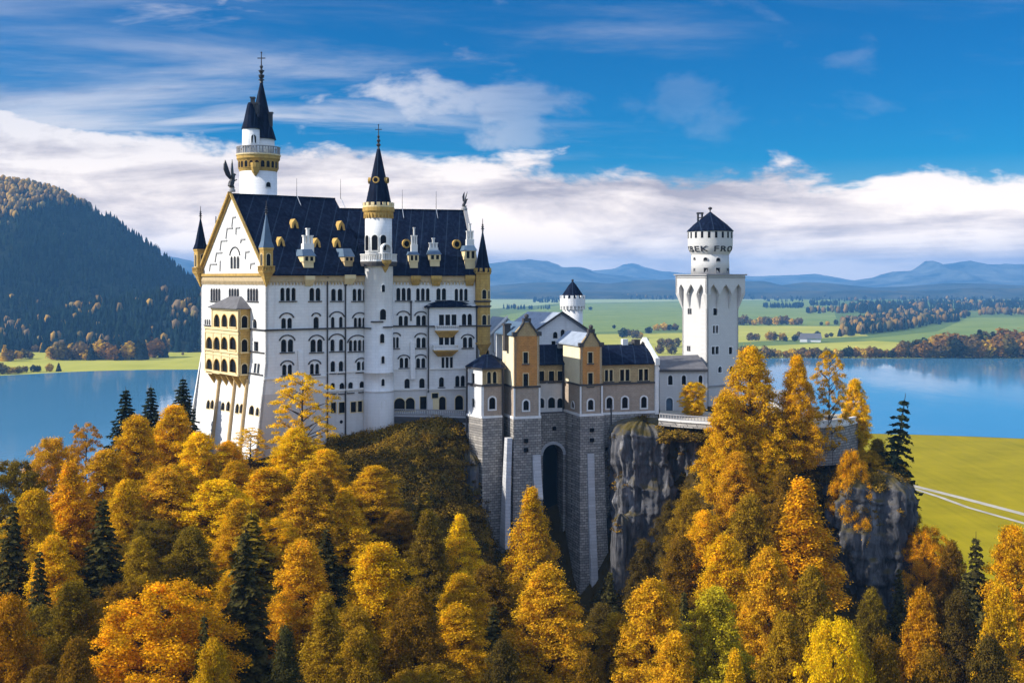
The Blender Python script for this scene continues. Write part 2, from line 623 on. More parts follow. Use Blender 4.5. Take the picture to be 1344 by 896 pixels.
def strata(t, co, c):
    n = t.noise(t.mapping(co, (.60, .60, .11)), 1.0, 8, .70, .8)
    c = t.mix(t.ramp(n, [(.34, 1.0), (.56, 0.0)]), c, (.022, .022, .024))
    n2 = t.noise(t.mapping(co, (.35, .35, .05), (7, 3, 1)), 1.0, 7, .68, .7)
    c = t.mix(t.ramp(n2, [(.56, 0.0), (.70, .85)]), c, (.33, .32, .33))
    g = t.new('ShaderNodeNewGeometry')
    up = t.new('ShaderNodeSeparateXYZ', i_0=g.outputs['Normal']).outputs[2]
    n3 = t.noise(co, .45, 5, .6)
    moss = t.math('MULTIPLY', t.ramp(up, [(.25, 0.0), (.6, 1.0)]), t.ramp(n3, [(.35, .2), (.6, 1.0)]))
    return t.mix(moss, c, (.09, .065, .012))


principled('rock', (.105, .103, .110), .85, .45, .9, .25, bump=1.0, bscale=2.2, build=strata)


def forest_floor(t, co, c):
    n = t.noise(co, .5, 8, .7)
    return t.mix(n, (.020, .014, .006), (.075, .050, .012))


principled('forest_floor', (.045, .032, .010), .95, .4, .15, .05, bump=1.0, bscale=1.2, build=forest_floor)


def leaf_mat(name, trans=.35, lo=.55, hi=1.25):
    """foliage: the object's own colour, varied from leaf clump to leaf clump"""
    m, t, out = new_mat(name)
    oi = t.new('ShaderNodeObjectInfo')
    co = t.new('ShaderNodeTexCoord').outputs['Object']
    n = t.noise(co, .55, 3, .6)
    n2 = t.noise(co, 3.5, 2, .6)
    v = t.math('MULTIPLY', t.ramp(n, [(.3, lo), (.7, hi)]), t.ramp(n2, [(.3, .7), (.7, 1.25)]))
    ri = t.new('ShaderNodeNewGeometry').outputs['Random Per Island']
    v = t.math('MULTIPLY', v, t.math('ADD', .58, t.math('MULTIPLY', ri, .84)))
    hsv = t.new('ShaderNodeHueSaturation', i_Color=oi.outputs['Color'], i_Value=v,
                i_Hue=t.math('ADD', .488, t.math('MULTIPLY', t.noise(co, .9, 3, .6), .026)))
    d = t.new('ShaderNodeBsdfDiffuse', i_Color=hsv.outputs[0])
    tr = t.new('ShaderNodeBsdfTranslucent', i_Color=hsv.outputs[0])
    mx_ = t.new('ShaderNodeMixShader', i_0=trans, i_1=d.outputs[0], i_2=tr.outputs[0])
    t.l.new(mx_.outputs[0], out.inputs[0])
    M[name] = m


leaf_mat('leaf', .36)
leaf_mat('needle', .18, .5, 1.3)
principled('bark', (.055, .040, .028), .9, .4, 2.0, .1, bump=.6, bscale=6)


def ground_mat():
    m, t, out = new_mat('plain')
    co = t.new('ShaderNodeTexCoord').outputs['Object']
    vo = t.new('ShaderNodeTexVoronoi', i_Vector=t.mapping(co, (.0016, .0007, 1)), feature='F1')
    vo.inputs['Scale'].default_value = 1.0
    c = t.ramp(t.new('ShaderNodeSeparateXYZ', i_0=vo.outputs['Color']).outputs[0],
               [(0, (.10, .155, .045)), (.35, (.14, .19, .05)), (.6, (.20, .21, .06)), (.8, (.09, .14, .05)), (1, (.24, .22, .07))])
    n = t.noise(co, .01, 5, .6)
    c = t.mix(t.math('MULTIPLY', n, .5), c, (.12, .16, .05))
    b = t.new('ShaderNodeBsdfDiffuse', i_Color=c)
    t.l.new(b.outputs[0], out.inputs[0])
    M['plain'] = m


ground_mat()


def field_mat(name, c1, c2, sc=.02, stripes=0.0, rot=0.0):
    m, t, out = new_mat(name)
    co = t.new('ShaderNodeTexCoord').outputs['Object']
    n = t.noise(co, sc, 6, .6)
    n2 = t.noise(t.mapping(co, (.25, .004, 1), (0, 0, 0), (0, 0, rot)), 1.0, 3, .5)
    f = t.math('ADD', t.math('MULTIPLY', n, 1 - stripes), t.math('MULTIPLY', n2, stripes))
    c = t.ramp(f, [(.35, c1), (.65, c2)])
    b = t.new('ShaderNodeBsdfDiffuse', i_Color=c)
    t.l.new(b.outputs[0], out.inputs[0])
    M[name] = m


field_mat('meadow_near', (.23, .185, .003), (.34, .26, .005), .03, .30, .15)
field_mat('meadow_yellow', (.34, .33, .05), (.46, .42, .08), .01, .3, .2)
field_mat('meadow_green', (.15, .21, .05), (.24, .28, .07), .008, .3, .1)
field_mat('meadow_pale', (.28, .33, .14), (.36, .40, .20), .006, .3, .3)
field_mat('gravel_road', (.34, .30, .24), (.48, .43, .35), .1)
field_mat('shore_mud', (.15, .11, .05), (.25, .18, .07), .05)


def water_mat():
    m, t, out = new_mat('lake_water')
    co = t.new('ShaderNodeTexCoord').outputs['Object']
    n = t.noise(t.mapping(co, (.10, .035, 1)), 1.0, 4, .6)
    n2 = t.noise(t.mapping(co, (.004, .0012, 1)), 1.0, 4, .6)
    bp = t.new('ShaderNodeBump', i_Strength=.06, i_Distance=1.0, i_Height=n)
    b = t.new('ShaderNodeBsdfPrincipled', i_Base_Color=(.08, .245, .39, 1), i_Roughness=t.ramp(n2, [(.4, .05), (.65, .14)]))
    b.inputs['IOR'].default_value = 1.33
    t.l.new(bp.outputs[0], b.inputs['Normal'])
    t.l.new(b.outputs[0], out.inputs[0])
    M['lake_water'] = m


water_mat()


def hill_mat(name, c1, c2, sc):
    m, t, out = new_mat(name)
    co = t.new('ShaderNodeTexCoord').outputs['Object']
    n = t.noise(co, sc, 8, .68)
    c = t.ramp(n, [(.38, c1), (.62, c2)])
    b = t.new('ShaderNodeBsdfDiffuse', i_Color=c)
    bp = t.new('ShaderNodeBump', i_Strength=.9, i_Distance=30.0, i_Height=n)
    t.l.new(bp.outputs[0], b.inputs['Normal'])
    t.l.new(b.outputs[0], out.inputs[0])
    M[name] = m


hill_mat('hill_forest', (.012, .022, .020), (.035, .045, .030), .01)
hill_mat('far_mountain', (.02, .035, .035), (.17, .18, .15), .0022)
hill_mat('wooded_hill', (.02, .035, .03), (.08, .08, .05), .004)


def attr_leaf(name, trans=.2, flat=False):
    m, t, out = new_mat(name)
    at = t.new('ShaderNodeAttribute', attribute_name='tint')
    co = t.new('ShaderNodeTexCoord').outputs['Object']
    n = t.noise(co, 1.2, 2, .6)
    c = t.new('ShaderNodeHueSaturation', i_Color=at.outputs['Color'], i_Value=t.ramp(n, [(.3, .65), (.7, 1.3)])).outputs[0]
    d = t.new('ShaderNodeBsdfDiffuse', i_Color=c)
    tr = t.new('ShaderNodeBsdfTranslucent', i_Color=c)
    t.l.new(t.new('ShaderNodeMixShader', i_0=trans, i_1=d.outputs[0], i_2=tr.outputs[0]).outputs[0], out.inputs[0])
    M[name] = m


attr_leaf('wood_leaf', .15)


def set_tint(me, cols):
    at = me.color_attributes.new('tint', 'FLOAT_COLOR', 'POINT')
    a = np.ones((len(cols), 4), dtype=np.float32)
    a[:, :3] = cols
    at.data.foreach_set('color', a.ravel())


# ------------------------------------------------------------------ plain, lake, fields, roads
def sheet(name, pts, z, mat, label=None):
    mb = MB()
    mb.add([(x, y, z) for x, y in pts], [tuple(range(len(pts)))])
    return tag(mb.build(name, M[mat]), label, None, None, 'structure')


sheet('ground', [(-16000, -1500), (16000, -1500), (16000, 19000), (-16000, 19000)], 0.0, 'plain', 'wide farming plain reaching to the mountains')
shore_r = [(660, 570.5), (1000, 569.5), (1130, 568.8), (1195, 570.3), (1260, 572.3), (1344, 575.8), (1700, 583)]
far = [(-500, 493), (0, 493), (40, 491), (75, 489), (120, 487), (190, 485.4), (265, 485), (400, 484), (600, 482), (860, 476), (980, 470.8), (1060, 470),
       (1180, 470.6), (1250, 470.0), (1344, 470.6), (1800, 470)]
lake_pts = [G(*p) for p in far] + [G(*p) for p in shore_r[::-1]] + [(-100, 560), (-420, 420), (-1100, 420)]
sheet('lake', lake_pts, .25, 'lake_water', 'blue lake behind the castle hill')
sheet('meadow', [G(*p) for p in shore_r] + [G(1900, 900), G(660, 1000)], .12, 'meadow_near', 'olive yellow meadow below the right cliff')
sheet('meadow', [G(*p) for p in [(-500, 492.9), (0, 492.9), (40, 490.9), (75, 488.9), (120, 486.9), (190, 485.3), (265, 484.9), (430, 484), (430, 444), (265, 446), (200, 450), (-500, 452)]], .12, 'meadow_yellow', 'yellow green meadow along the left lake shore')
sheet('meadow', [G(*p) for p in [(-400, 414.5), (75, 414.5), (66, 424), (-400, 427)]], .12, 'meadow_pale')
sheet('meadow', [G(*p) for p in [(960, 456), (1150, 447), (1344, 438), (1800, 432), (1800, 470), (1344, 470.4), (960, 470.6)]], .12, 'meadow_yellow', 'yellow meadow behind the right lake shore')
sheet('meadow', [G(*p) for p in [(1120, 446), (1230, 435), (1270, 417), (1800, 413), (1800, 449), (1344, 451), (1180, 449)]], .16, 'meadow_green', 'green sloping meadow in front of the dark wood')
sheet('meadow', [G(*p) for p in [(955, 427.5), (1115, 428), (1140, 441), (955, 450)]], .12, 'meadow_yellow')
sheet('meadow', [G(*p) for p in [(700, 440), (955, 436), (955, 470), (600, 474)]], .14, 'meadow_yellow')
sheet('meadow', [G(*p) for p in [(740, 399), (1090, 393), (1100, 426), (640, 440), (640, 418)]], .10, 'meadow_green', 'long green meadow behind the small round tower')
sheet('meadow', [G(*p) for p in [(560, 388), (900, 387.5), (1100, 389), (1090, 392.5), (740, 398), (560, 412)]], .08, 'meadow_pale')


def strip(name, pts, wd, z, mat, label):
    mb = MB()
    P_ = [Vector(G(*p)) for p in pts]
    for i in range(len(P_) - 1):
        d = (P_[i + 1] - P_[i]).normalized()
        n_ = Vector((-d.y, d.x)) * wd / 2
        mb.add([(*(P_[i] - n_), z), (*(P_[i + 1] - n_), z), (*(P_[i + 1] + n_), z), (*(P_[i] + n_), z)], [(0, 1, 2, 3)])
    return tag(mb.build(name, M[mat]), label, None, None, 'structure')


strip('road', [(1150, 622), (1198, 637.5), (1260, 653), (1344, 675), (1500, 716)], 4.6, .20, 'gravel_road', 'pale gravel road crossing the meadow')
strip('path', [(1150, 628), (1198, 641), (1235, 653), (1270, 666), (1344, 687), (1500, 735)], 2.8, .24, 'gravel_road', 'narrow track beside the pale road')


# ------------------------------------------------------------------ hills and mountains
def fbm(x, y, s, o=5):
    return noise.fractal((x * s, y * s, 3.7), 1.0, 2.1, o)


def ridge(name, prof, Y, df, db, mat, label, n=160, m=22, rough=.12, sc=.001):
    pxs = np.linspace(prof[0][0], prof[-1][0], n)
    pys = np.interp(pxs, [p[0] for p in prof], [p[1] for p in prof])
    vs, fs = [], []
    for j in range(m + 1):
        t = j / m
        for i in range(n):
            zr = max(0.0, ZT(pys[i], Y))
            x0 = (pxs[i] - CX) / F * Y
            if t < .62:
                k = t / .62
                y = Y - df * (1 - k)
                h = zr * (k ** 1.05)
            else:
                k = (t - .62) / .38
                y = Y + db * k
                h = zr * (1 - k ** 1.3)
            x = x0
            nz = fbm(x, y * 1.7, sc) * zr * rough * (1.0 if abs(t - .62) > .03 else .45) * min(1, 6 * t * (1 - t))
            vs.append((x + fbm(y, x, sc * 2) * df * .05, y, h + nz - (1.5 if j in (0, m) else 0)))
    for j in range(m):
        for i in range(n - 1):
            a = j * n + i
            fs.append((a, a + 1, a + n + 1, a + n))
    me = np_mesh(name, vs, fs, M[mat], 4, True)
    return tag(link(name, me), label, None, None, 'structure'), np.array(vs).reshape(m + 1, n, 3)


mtn, mtn_v = ridge('mountain', [(-420, 190), (-260, 214), (-100, 232), (0, 238), (35, 240), (75, 250), (130, 283), (200, 337), (250, 374), (300, 403), (345, 425), (385, 435)],
                   2500, 650, 900, 'hill_forest', 'steep forested mountain on the left', 200, 40, .10, .004)
foot, foot_v = ridge('foothill', [(-60, 440), (40, 424), (100, 408), (150, 397), (210, 389), (260, 385), (330, 388), (420, 405), (480, 435)],
                     1950, 240, 400, 'hill_forest', 'low wooded foothill below the left mountain', 120, 20, .08, .006)
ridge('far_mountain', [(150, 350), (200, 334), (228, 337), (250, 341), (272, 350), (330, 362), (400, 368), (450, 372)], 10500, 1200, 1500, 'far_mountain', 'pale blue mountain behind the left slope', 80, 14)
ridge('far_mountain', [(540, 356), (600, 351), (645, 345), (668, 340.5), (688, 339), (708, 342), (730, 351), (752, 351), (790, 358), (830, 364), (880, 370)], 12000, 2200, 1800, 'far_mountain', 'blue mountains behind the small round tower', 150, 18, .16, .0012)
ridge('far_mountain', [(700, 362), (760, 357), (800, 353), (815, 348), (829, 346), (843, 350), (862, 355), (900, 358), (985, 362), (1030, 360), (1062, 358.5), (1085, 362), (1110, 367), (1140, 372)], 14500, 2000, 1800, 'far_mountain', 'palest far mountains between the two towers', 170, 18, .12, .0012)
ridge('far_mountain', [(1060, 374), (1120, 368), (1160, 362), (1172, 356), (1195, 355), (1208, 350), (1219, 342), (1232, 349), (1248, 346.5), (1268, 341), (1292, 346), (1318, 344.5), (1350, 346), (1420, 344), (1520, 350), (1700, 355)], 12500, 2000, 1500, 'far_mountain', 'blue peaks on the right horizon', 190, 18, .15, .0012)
ridge('wooded_hill', [(560, 384), (640, 376), (700, 371), (760, 369), (800, 373), (840, 368), (880, 366), (930, 369), (1000, 368), (1030, 374), (1060, 369.5), (1100, 373), (1150, 377), (1200, 374), (1240, 371), (1300, 371.5), (1350, 375), (1450, 372), (1600, 378)],
      8200, 900, 700, 'wooded_hill', 'dark blue wooded hills in the middle distance', 220, 14, .2, .002)
ridge('wooded_hill', [(560, 388), (640, 384), (740, 382), (830, 383), (930, 380.5), (1000, 383), (1080, 381), (1130, 380), (1180, 383), (1260, 379), (1350, 378), (1500, 377), (1700, 380)],
      6600, 420, 700, 'wooded_hill', 'low dark band of woods across the plain', 240, 12, .35, .004)


# ------------------------------------------------------------------ far woods: masses nobody could count
ang = np.arange(6) * math.pi / 3
CON_V = np.array([(.5 * math.cos(a), .5 * math.sin(a), .05) for a in ang[:6]] + [(0, 0, .72)] + [(.34 * math.cos(a + .5), .34 * math.sin(a + .5), .42) for a in ang] + [(0, 0, 1.0)])
CON_F = np.array([(i, (i + 1) % 6, 6) for i in range(6)] + [(7 + i, 7 + (i + 1) % 6, 13) for i in range(6)])
_t = (1 + 5 ** .5) / 2
ICO = np.array([(-1, _t, 0), (1, _t, 0), (-1, -_t, 0), (1, -_t, 0), (0, -1, _t), (0, 1, _t), (0, -1, -_t), (0, 1, -_t), (_t, 0, -1), (_t, 0, 1), (-_t, 0, -1), (-_t, 0, 1)]) / 1.902
BRO_V = ICO * np.array([.5, .5, .48]) + np.array([0, 0, .5])
BRO_F = np.array([(0, 11, 5), (0, 5, 1), (0, 1, 7), (0, 7, 10), (0, 10, 11), (1, 5, 9), (5, 11, 4), (11, 10, 2), (10, 7, 6), (7, 1, 8), (3, 9, 4), (3, 4, 2), (3, 2, 6), (3, 6, 8), (3, 8, 9), (4, 9, 5), (2, 4, 11), (6, 2, 10), (8, 6, 7), (9, 8, 1)])
DARKS = [(.009, .021, .020), (.012, .026, .022), (.016, .030, .022), (.010, .020, .024)]
BROWNS = [(.20, .125, .045), (.26, .15, .035), (.15, .10, .05), (.32, .19, .04), (.17, .13, .05)]


def tree_mass(name, pts, hs, con, cols, label, wfac=.42, seed=1):
    """many small trees in one mesh; pts n x 3, hs heights, con booleans, cols n x 3"""
    rg = np.random.default_rng(seed)
    V, Fc, T, base = [], [], [], 0
    for kind, TV, TF in ((True, CON_V, CON_F), (False, BRO_V, BRO_F)):
        idx = np.where(con == kind)[0]
        if not len(idx):
            continue
        n, k = len(idx), len(TV)
        a = rg.uniform(0, 6.28, n)
        tv = np.repeat(TV[None], n, 0) * (1 + rg.uniform(-.22, .22, (n, k, 3)) * np.array([1, 1, .35]))
        wd = hs[idx] * (wfac if kind else wfac * 1.45) * rg.uniform(.75, 1.25, n)
        x = (tv[:, :, 0] * np.cos(a)[:, None] - tv[:, :, 1] * np.sin(a)[:, None]) * wd[:, None]
        y = (tv[:, :, 0] * np.sin(a)[:, None] + tv[:, :, 1] * np.cos(a)[:, None]) * wd[:, None]
        z = tv[:, :, 2] * hs[idx][:, None]
        V.append((np.stack([x, y, z], -1) + pts[idx][:, None, :]).reshape(-1, 3))
        Fc.append((TF[None] + (np.arange(n) * k)[:, None, None] + base).reshape(-1, 3))
        T.append(np.repeat(cols[idx], k, 0))
        base += n * k
    me = np_mesh(name, np.concatenate(V), np.concatenate(Fc), M['wood_leaf'], 3)
    set_tint(me, np.concatenate(T))
    return tag(link(name, me), label, None, None, 'stuff')


def pick(rg, n, frac_brown):
    b = rg.random(n) < frac_brown
    d, w_ = np.array(DARKS), np.array(BROWNS)
    c = np.where(b[:, None], w_[rg.integers(0, len(w_), n)], d[rg.integers(0, len(d), n)])
    return c * rg.uniform(.8, 1.25, (n, 1)), b


def wood(poly, n, h, brown, label, seed, con_frac=.8, wfac=.42):
    rg = np.random.default_rng(seed)
    xs, ys = [p[0] for p in poly], [p[1] for p in poly]
    out = []
    while len(out) < n:
        p = (rg.uniform(min(xs), max(xs)), rg.uniform(min(ys), max(ys)))
        c, j = False, len(poly) - 1
        for i in range(len(poly)):
            if (ys[i] > p[1]) != (ys[j] > p[1]) and p[0] < (xs[j] - xs[i]) * (p[1] - ys[i]) / (ys[j] - ys[i]) + xs[i]:
                c = not c
            j = i
        if c:
            out.append((*G(*p), 0))
    pts = np.array(out)
    cols, b = pick(rg, n, brown)
    con = (~b) & (rg.random(n) < con_frac)
    return tree_mass('wood', pts, h * rg.uniform(.7, 1.2, n), con, cols, label, wfac, seed)


wood([(1105, 442), (1150, 438), (1200, 431), (1258, 422), (1276, 414), (1185, 413), (1105, 428)], 620, 23, .30, 'mixed dark wood with brown crowns on the plain at right', 1)
wood([(1100, 412), (1200, 411), (1344, 407), (1480, 407), (1480, 399), (1240, 398), (1120, 404)], 700, 30, .12, 'long dark conifer wood behind the green meadow', 2)
wood([(1286, 414.5), (1480, 414.5), (1480, 411.5), (1286, 411.5)], 110, 24, .85, 'row of rusty trees at the edge of the dark conifer wood', 3, .3)
wood([(1002, 404.4), (1053, 404.4), (1053, 402.5), (1002, 402.5)], 90, 20, .0, 'thin dark strip of wood on the far green meadow', 4)
wood([(1064, 401.5), (1102, 401.5), (1102, 399.5), (1064, 399.5)], 70, 20, .0, 'short dark strip of wood beside the long conifer wood', 5)
wood([(1060, 412), (1110, 412), (1110, 408), (1060, 408)], 40, 22, .4, 'loose copse in front of the thin wood strip', 6)
wood([(700, 397.5), (737, 397.5), (760, 393), (700, 393)], 90, 22, 0, 'blue wood left of the small round tower', 7)
wood([(660, 406.5), (722, 406.5), (722, 405), (660, 405)], 30, 18, .1, 'row of field trees behind the gabled house', 8)
wood([(830, 393.5), (990, 393.5), (990, 388), (780, 388)], 260, 26, .08, 'dark wood belt across the far plain', 9)
wood([(1000, 397), (1344, 394), (1480, 394), (1480, 390), (1000, 391)], 240, 22, .10, 'dark tree belts on the far plain at right', 10)
wood([(-260, 463), (-20, 462), (45, 459), (75, 466), (135, 466), (178, 452), (190, 440), (60, 434), (-260, 436)], 900, 23, .14, 'dark conifer wood behind the left meadow', 11, .9)
wood([(150, 452), (215, 449), (270, 446), (330, 446), (330, 432), (200, 434), (150, 440)], 420, 21, .22, 'mixed wood between the left meadow and the foothill', 12, .7)
wood([(60, 436), (330, 433), (330, 424), (60, 424)], 600, 24, .12, 'pale wood at the foot of the left mountain', 13, .7)


def slope_forest(name, V, n, h, brownf, label, seed, xr=None):
    rg = np.random.default_rng(seed)
    m, k, _ = V.shape
    jm = int(m * .70)
    pts = []
    j = rg.random(n) * (jm - 1.01)
    i = rg.random(n) * (k - 1.01)
    j0, i0 = j.astype(int), i.astype(int)
    fj, fi = (j - j0)[:, None], (i - i0)[:, None]
    p = (V[j0, i0] * (1 - fi) + V[j0, i0 + 1] * fi) * (1 - fj) + (V[j0 + 1, i0] * (1 - fi) + V[j0 + 1, i0 + 1] * fi) * fj
    fr = np.array([brownf(*q) for q in p])
    b = rg.random(n) < fr
    d, w_ = np.array(DARKS), np.array(BROWNS)
    cols = np.where(b[:, None], w_[rg.integers(0, len(w_), n)] * 1.35, d[rg.integers(0, len(d), n)]) * rg.uniform(.7, 1.3, (n, 1))
    p[:, 2] -= 1
    return tree_mass(name, p, h * rg.uniform(.65, 1.25, n), ~b, cols, label, .40, seed)


def brown_mtn(x, y, z):
    n_ = fbm(x, z * 2, .004, 4)
    up = (z - 192) / 75 - (x + 1130) / 420 + n_ * .9
    return min(.92, max(.004, .9 * up))


slope_forest('mountain_forest', mtn_v, 14000, 17, brown_mtn, 'forest on the left mountain, rusty towards its summit', 21)
slope_forest('foothill_forest', foot_v, 2600, 20, lambda x, y, z: .03 + max(0, fbm(x, y, .006, 3)) * .4, 'hazy mixed forest on the left foothill', 22)

# ------------------------------------------------------------------ castle hill
CP = [(349, 200, 79), (262, 222, 77), (300, 208, 77), (420, 207, 80), (400, 196, 77), (496, 212, 82), (560, 214, 83.3), (620, 212, 83.3), (640, 232, 84), (700, 235, 84.3), (800, 235, 84.3),
      (900, 222, 84.2), (960, 222, 84.2), (1040, 214, 84.2), (1100, 213, 84.2), (1115, 209, 83.8), (330, 250, 80), (450, 250, 82), (700, 262, 82), (900, 250, 82), (1050, 236, 80),
      (540, 205.5, 82.3), (600, 205, 80), (480, 203, 79.5), (430, 196, 76), (540, 195, 77), (590, 195, 74), (630, 199, 66), (560, 185, 70), (480, 184, 72),
      (650, 197, 61), (700, 194, 56), (780, 193, 51), (740, 206, 52), (670, 207, 56),
      (845, 198, 53), (820, 196, 51), (845, 216, 83), (885, 203, 66), (890, 214, 82.5),
      (930, 196, 71), (930, 205, 82), (1000, 190, 70), (1000, 199.5, 80), (1060, 188, 66), (1060, 197, 79), (1100, 194, 64), (1125, 203, 74), (1150, 201, 68), (1180, 200, 62), (1200, 202, 56),
      (1150, 184, 51), (1195, 188, 49), (1100, 182, 51), (900, 180, 58), (960, 175, 57), (1050, 170, 53), (850, 180, 51), (800, 175, 50), (960, 150, 53), (1050, 150, 49), (1100, 150, 46), (880, 140, 53),
      (980, 125, 52), (1100, 125, 47), (1200, 150, 44), (1200, 170, 46), (1280, 165, 47), (1340, 160, 48), (1340, 130, 48), (1250, 125, 47),
      (720, 175, 54), (620, 180, 63), (600, 160, 62), (700, 160, 56), (720, 140, 58), (640, 130, 57), (540, 140, 61), (500, 170, 69), (450, 150, 65), (500, 125, 59), (400, 180, 71), (350, 170, 69), (330, 150, 65),
      (320, 125, 59), (250, 185, 73), (260, 165, 68), (210, 150, 63), (200, 125, 57), (130, 180, 69), (100, 160, 64), (100, 130, 58), (20, 170, 64), (20, 145, 60), (20, 120, 56), (-60, 150, 58), (-100, 120, 51),
      (180, 215, 74), (240, 216, 76), (150, 240, 66), (50, 210, 58), (0, 190, 62), (0, 100, 50), (672, 100, 50), (1344, 100, 42), (672, 60, 30), (200, 60, 30), (1200, 60, 28)]
CPA = [(*XY(px, Y), z) for px, Y, z in CP] + [(-60, 290, 38), (30, 300, 42), (60, 340, 8), (0, 400, -5), (-150, 320, -3), (-250, 250, -5), (-160, 230, 22), (110, 255, 18), (200, 220, -2), (260, 300, -6), (-340, 100, -6),
                                               (-340, 420, -8), (340, 420, -8), (320, 60, -6), (150, 160, 14), (130, 120, 18), (-170, 180, 24), (-140, 120, 34), (-340, 20, -6), (340, 20, -6), (0, 20, 14), (0, 480, -8)]
_cx = np.array(CPA, dtype=float)
_D = np.sqrt(((_cx[:, None, :2] - _cx[None, :, :2]) ** 2).sum(-1) + 4.0)
_A = np.zeros((len(_cx) + 1, len(_cx) + 1))
_A[:-1, :-1] = _D
_A[-1, :-1] = _A[:-1, -1] = 1
_A[np.arange(len(_cx)), np.arange(len(_cx))] += -.6
_W = np.linalg.solve(_A, np.concatenate([_cx[:, 2], [0]]))


def zg(x, y):
    """ground height of the castle hill"""
    x, y = np.atleast_1d(np.asarray(x, float)), np.atleast_1d(np.asarray(y, float))
    d = np.sqrt((x[:, None] - _cx[None, :, 0]) ** 2 + (y[:, None] - _cx[None, :, 1]) ** 2 + 4.0)
    return d @ _W[:-1] + _W[-1]


def build_hill():
    xs, ys = np.arange(-330, 331, 3.0), np.arange(20, 471, 3.0)
    gx, gy = np.meshgrid(xs, ys)
    z = zg(gx.ravel(), gy.ravel())
    nz = np.array([noise.fractal((x * .12, y * .12, 0), 1.0, 2.0, 4) for x, y in zip(gx.ravel(), gy.ravel())])
    z = z + nz * .9
    e = (np.minimum.reduce([gx.ravel() + 330, 330 - gx.ravel(), gy.ravel() - 20, 470 - gy.ravel()]) < 6)
    z[e] = -1.0
    z = np.maximum(z, -1.0)
    v = np.stack([gx.ravel(), gy.ravel(), z], -1)
    nx, ny = len(xs), len(ys)
    a = (np.arange(ny - 1)[:, None] * nx + np.arange(nx - 1)[None]).ravel()
    f = np.stack([a, a + 1, a + nx + 1, a + nx], -1)
    tag(link('castle_hill', np_mesh('castle_hill', v, f, M['forest_floor'], 4, True)), 'steep rocky hill under the castle', None, None, 'structure')


build_hill()


ROCKS = []


def rock_mass(name, c, rx, ry, z0, z1, prof, seed, label, n=110, m=70, amp=1.0, rot=0.0, dome=.5):
    """a cliff: closed rock body, its outline swelling and shrinking with height, with upright ribs and ledges"""
    vs, fs = [], []
    ph = [p[0] for p in prof]
    pr = [p[1] for p in prof]
    for j in range(m + 1):
        t = j / m
        k = np.interp(t, ph, pr)
        if t > .93:
            k *= math.sqrt(max(0.0, 1 - ((t - .93) / .07) ** 2)) * (1 - .15 * dome) + .02
        for i in range(n):
            a = 2 * math.pi * i / n
            ca, sa = math.cos(a), math.sin(a)
            q = (math.copysign(abs(ca) ** .75, ca), math.copysign(abs(sa) ** .75, sa))
            z = z0 + (z1 - z0) * t
            nb = noise.fractal((q[0] * 1.7 + seed, q[1] * 1.7, z * .055), 1.0, 2.1, 4)
            nr = noise.ridged_multi_fractal((q[0] * 4.0 + seed, q[1] * 4.0, z * .075 + seed), 1.0, 2.2, 5, 1.0, 2.0)
            st = noise.noise((seed * 3.1, q[0] * .8, z * .35)) * .35
            kz = noise.cell((q[0] * 2.3 + seed, q[1] * 2.3, z * .22)) if hasattr(noise, 'cell') else 0.0
            fi = noise.fractal((q[0] * 9 + seed, q[1] * 9, z * .5), 1.0, 2.1, 3)
            r = k + (nb * .26 + (nr - 1.0) * .13 + st * .26 + kz * .10 + fi * .10) * amp
            x, y = q[0] * rx * r, q[1] * ry * r
            vs.append((c[0] + x * math.cos(rot) - y * math.sin(rot), c[1] + x * math.sin(rot) + y * math.cos(rot), z + nb * .6))
    for j in range(m):
        for i in range(n):
            fs.append((j * n + i, j * n + (i + 1) % n, (j + 1) * n + (i + 1) % n, (j + 1) * n + i))
    me = np_mesh(name, vs, fs, M['rock'], 4, False)
    ROCKS.append((me, seed))
    o = link(name, me)
    bm_top = MB()
    return tag(o, label, None, None, 'structure')


rock_mass('cliff', XY(843, 210), 6.1, 6.2, 50, 84.4, [(0, .8), (.2, .86), (.38, .92), (.45, 1.02), (.66, 1.06), (.72, .96), (.9, 1.0), (1, .9)], 2.3, 'grey rounded rock pillar right of the stone buttresses', 150, 100, amp=.8)
rock_mass('cliff', XY(815, 203.5), 1.9, 2.5, 50, 68, [(0, .7), (.3, .9), (.7, 1), (1, .7)], 5.1, 'slim pale rock slab at the foot of the pillar', 60, 40, .6)
rock_mass('cliff', XY(925, 211), 7.0, 6.0, 62, 82.5, [(0, 1.0), (.5, 1.02), (1, .95)], 8.4, 'dark cliff face under the terrace', amp=.8)
rock_mass('cliff', XY(1135, 197.5), 7.6, 8.5, 44, 77.5, [(0, .82), (.2, .92), (.5, 1.0), (.8, .98), (.93, .9), (1, .7)], 11.7, 'tall dark cliff with pale streaks at the right end', 140, 90, .8)
rock_mass('cliff', XY(1085, 203), 7, 7, 50, 77, [(0, 1.1), (.5, 1.0), (1, .85)], 14.2, 'rock face under the terrace corner', amp=.8)
rock_mass('cliff', XY(1010, 205), 9, 6.5, 56, 80, [(0, 1.1), (.5, 1.0), (1, .9)], 17.9, 'rock face hidden among trees under the terrace', amp=.8)
rock_mass('cliff', XY(612, 207.5), 4.0, 5.5, 55, 79.5, [(0, 1.15), (.5, 1.0), (1, .75)], 20.5, 'dark mossy crag left of the stone bastion', amp=1.0)

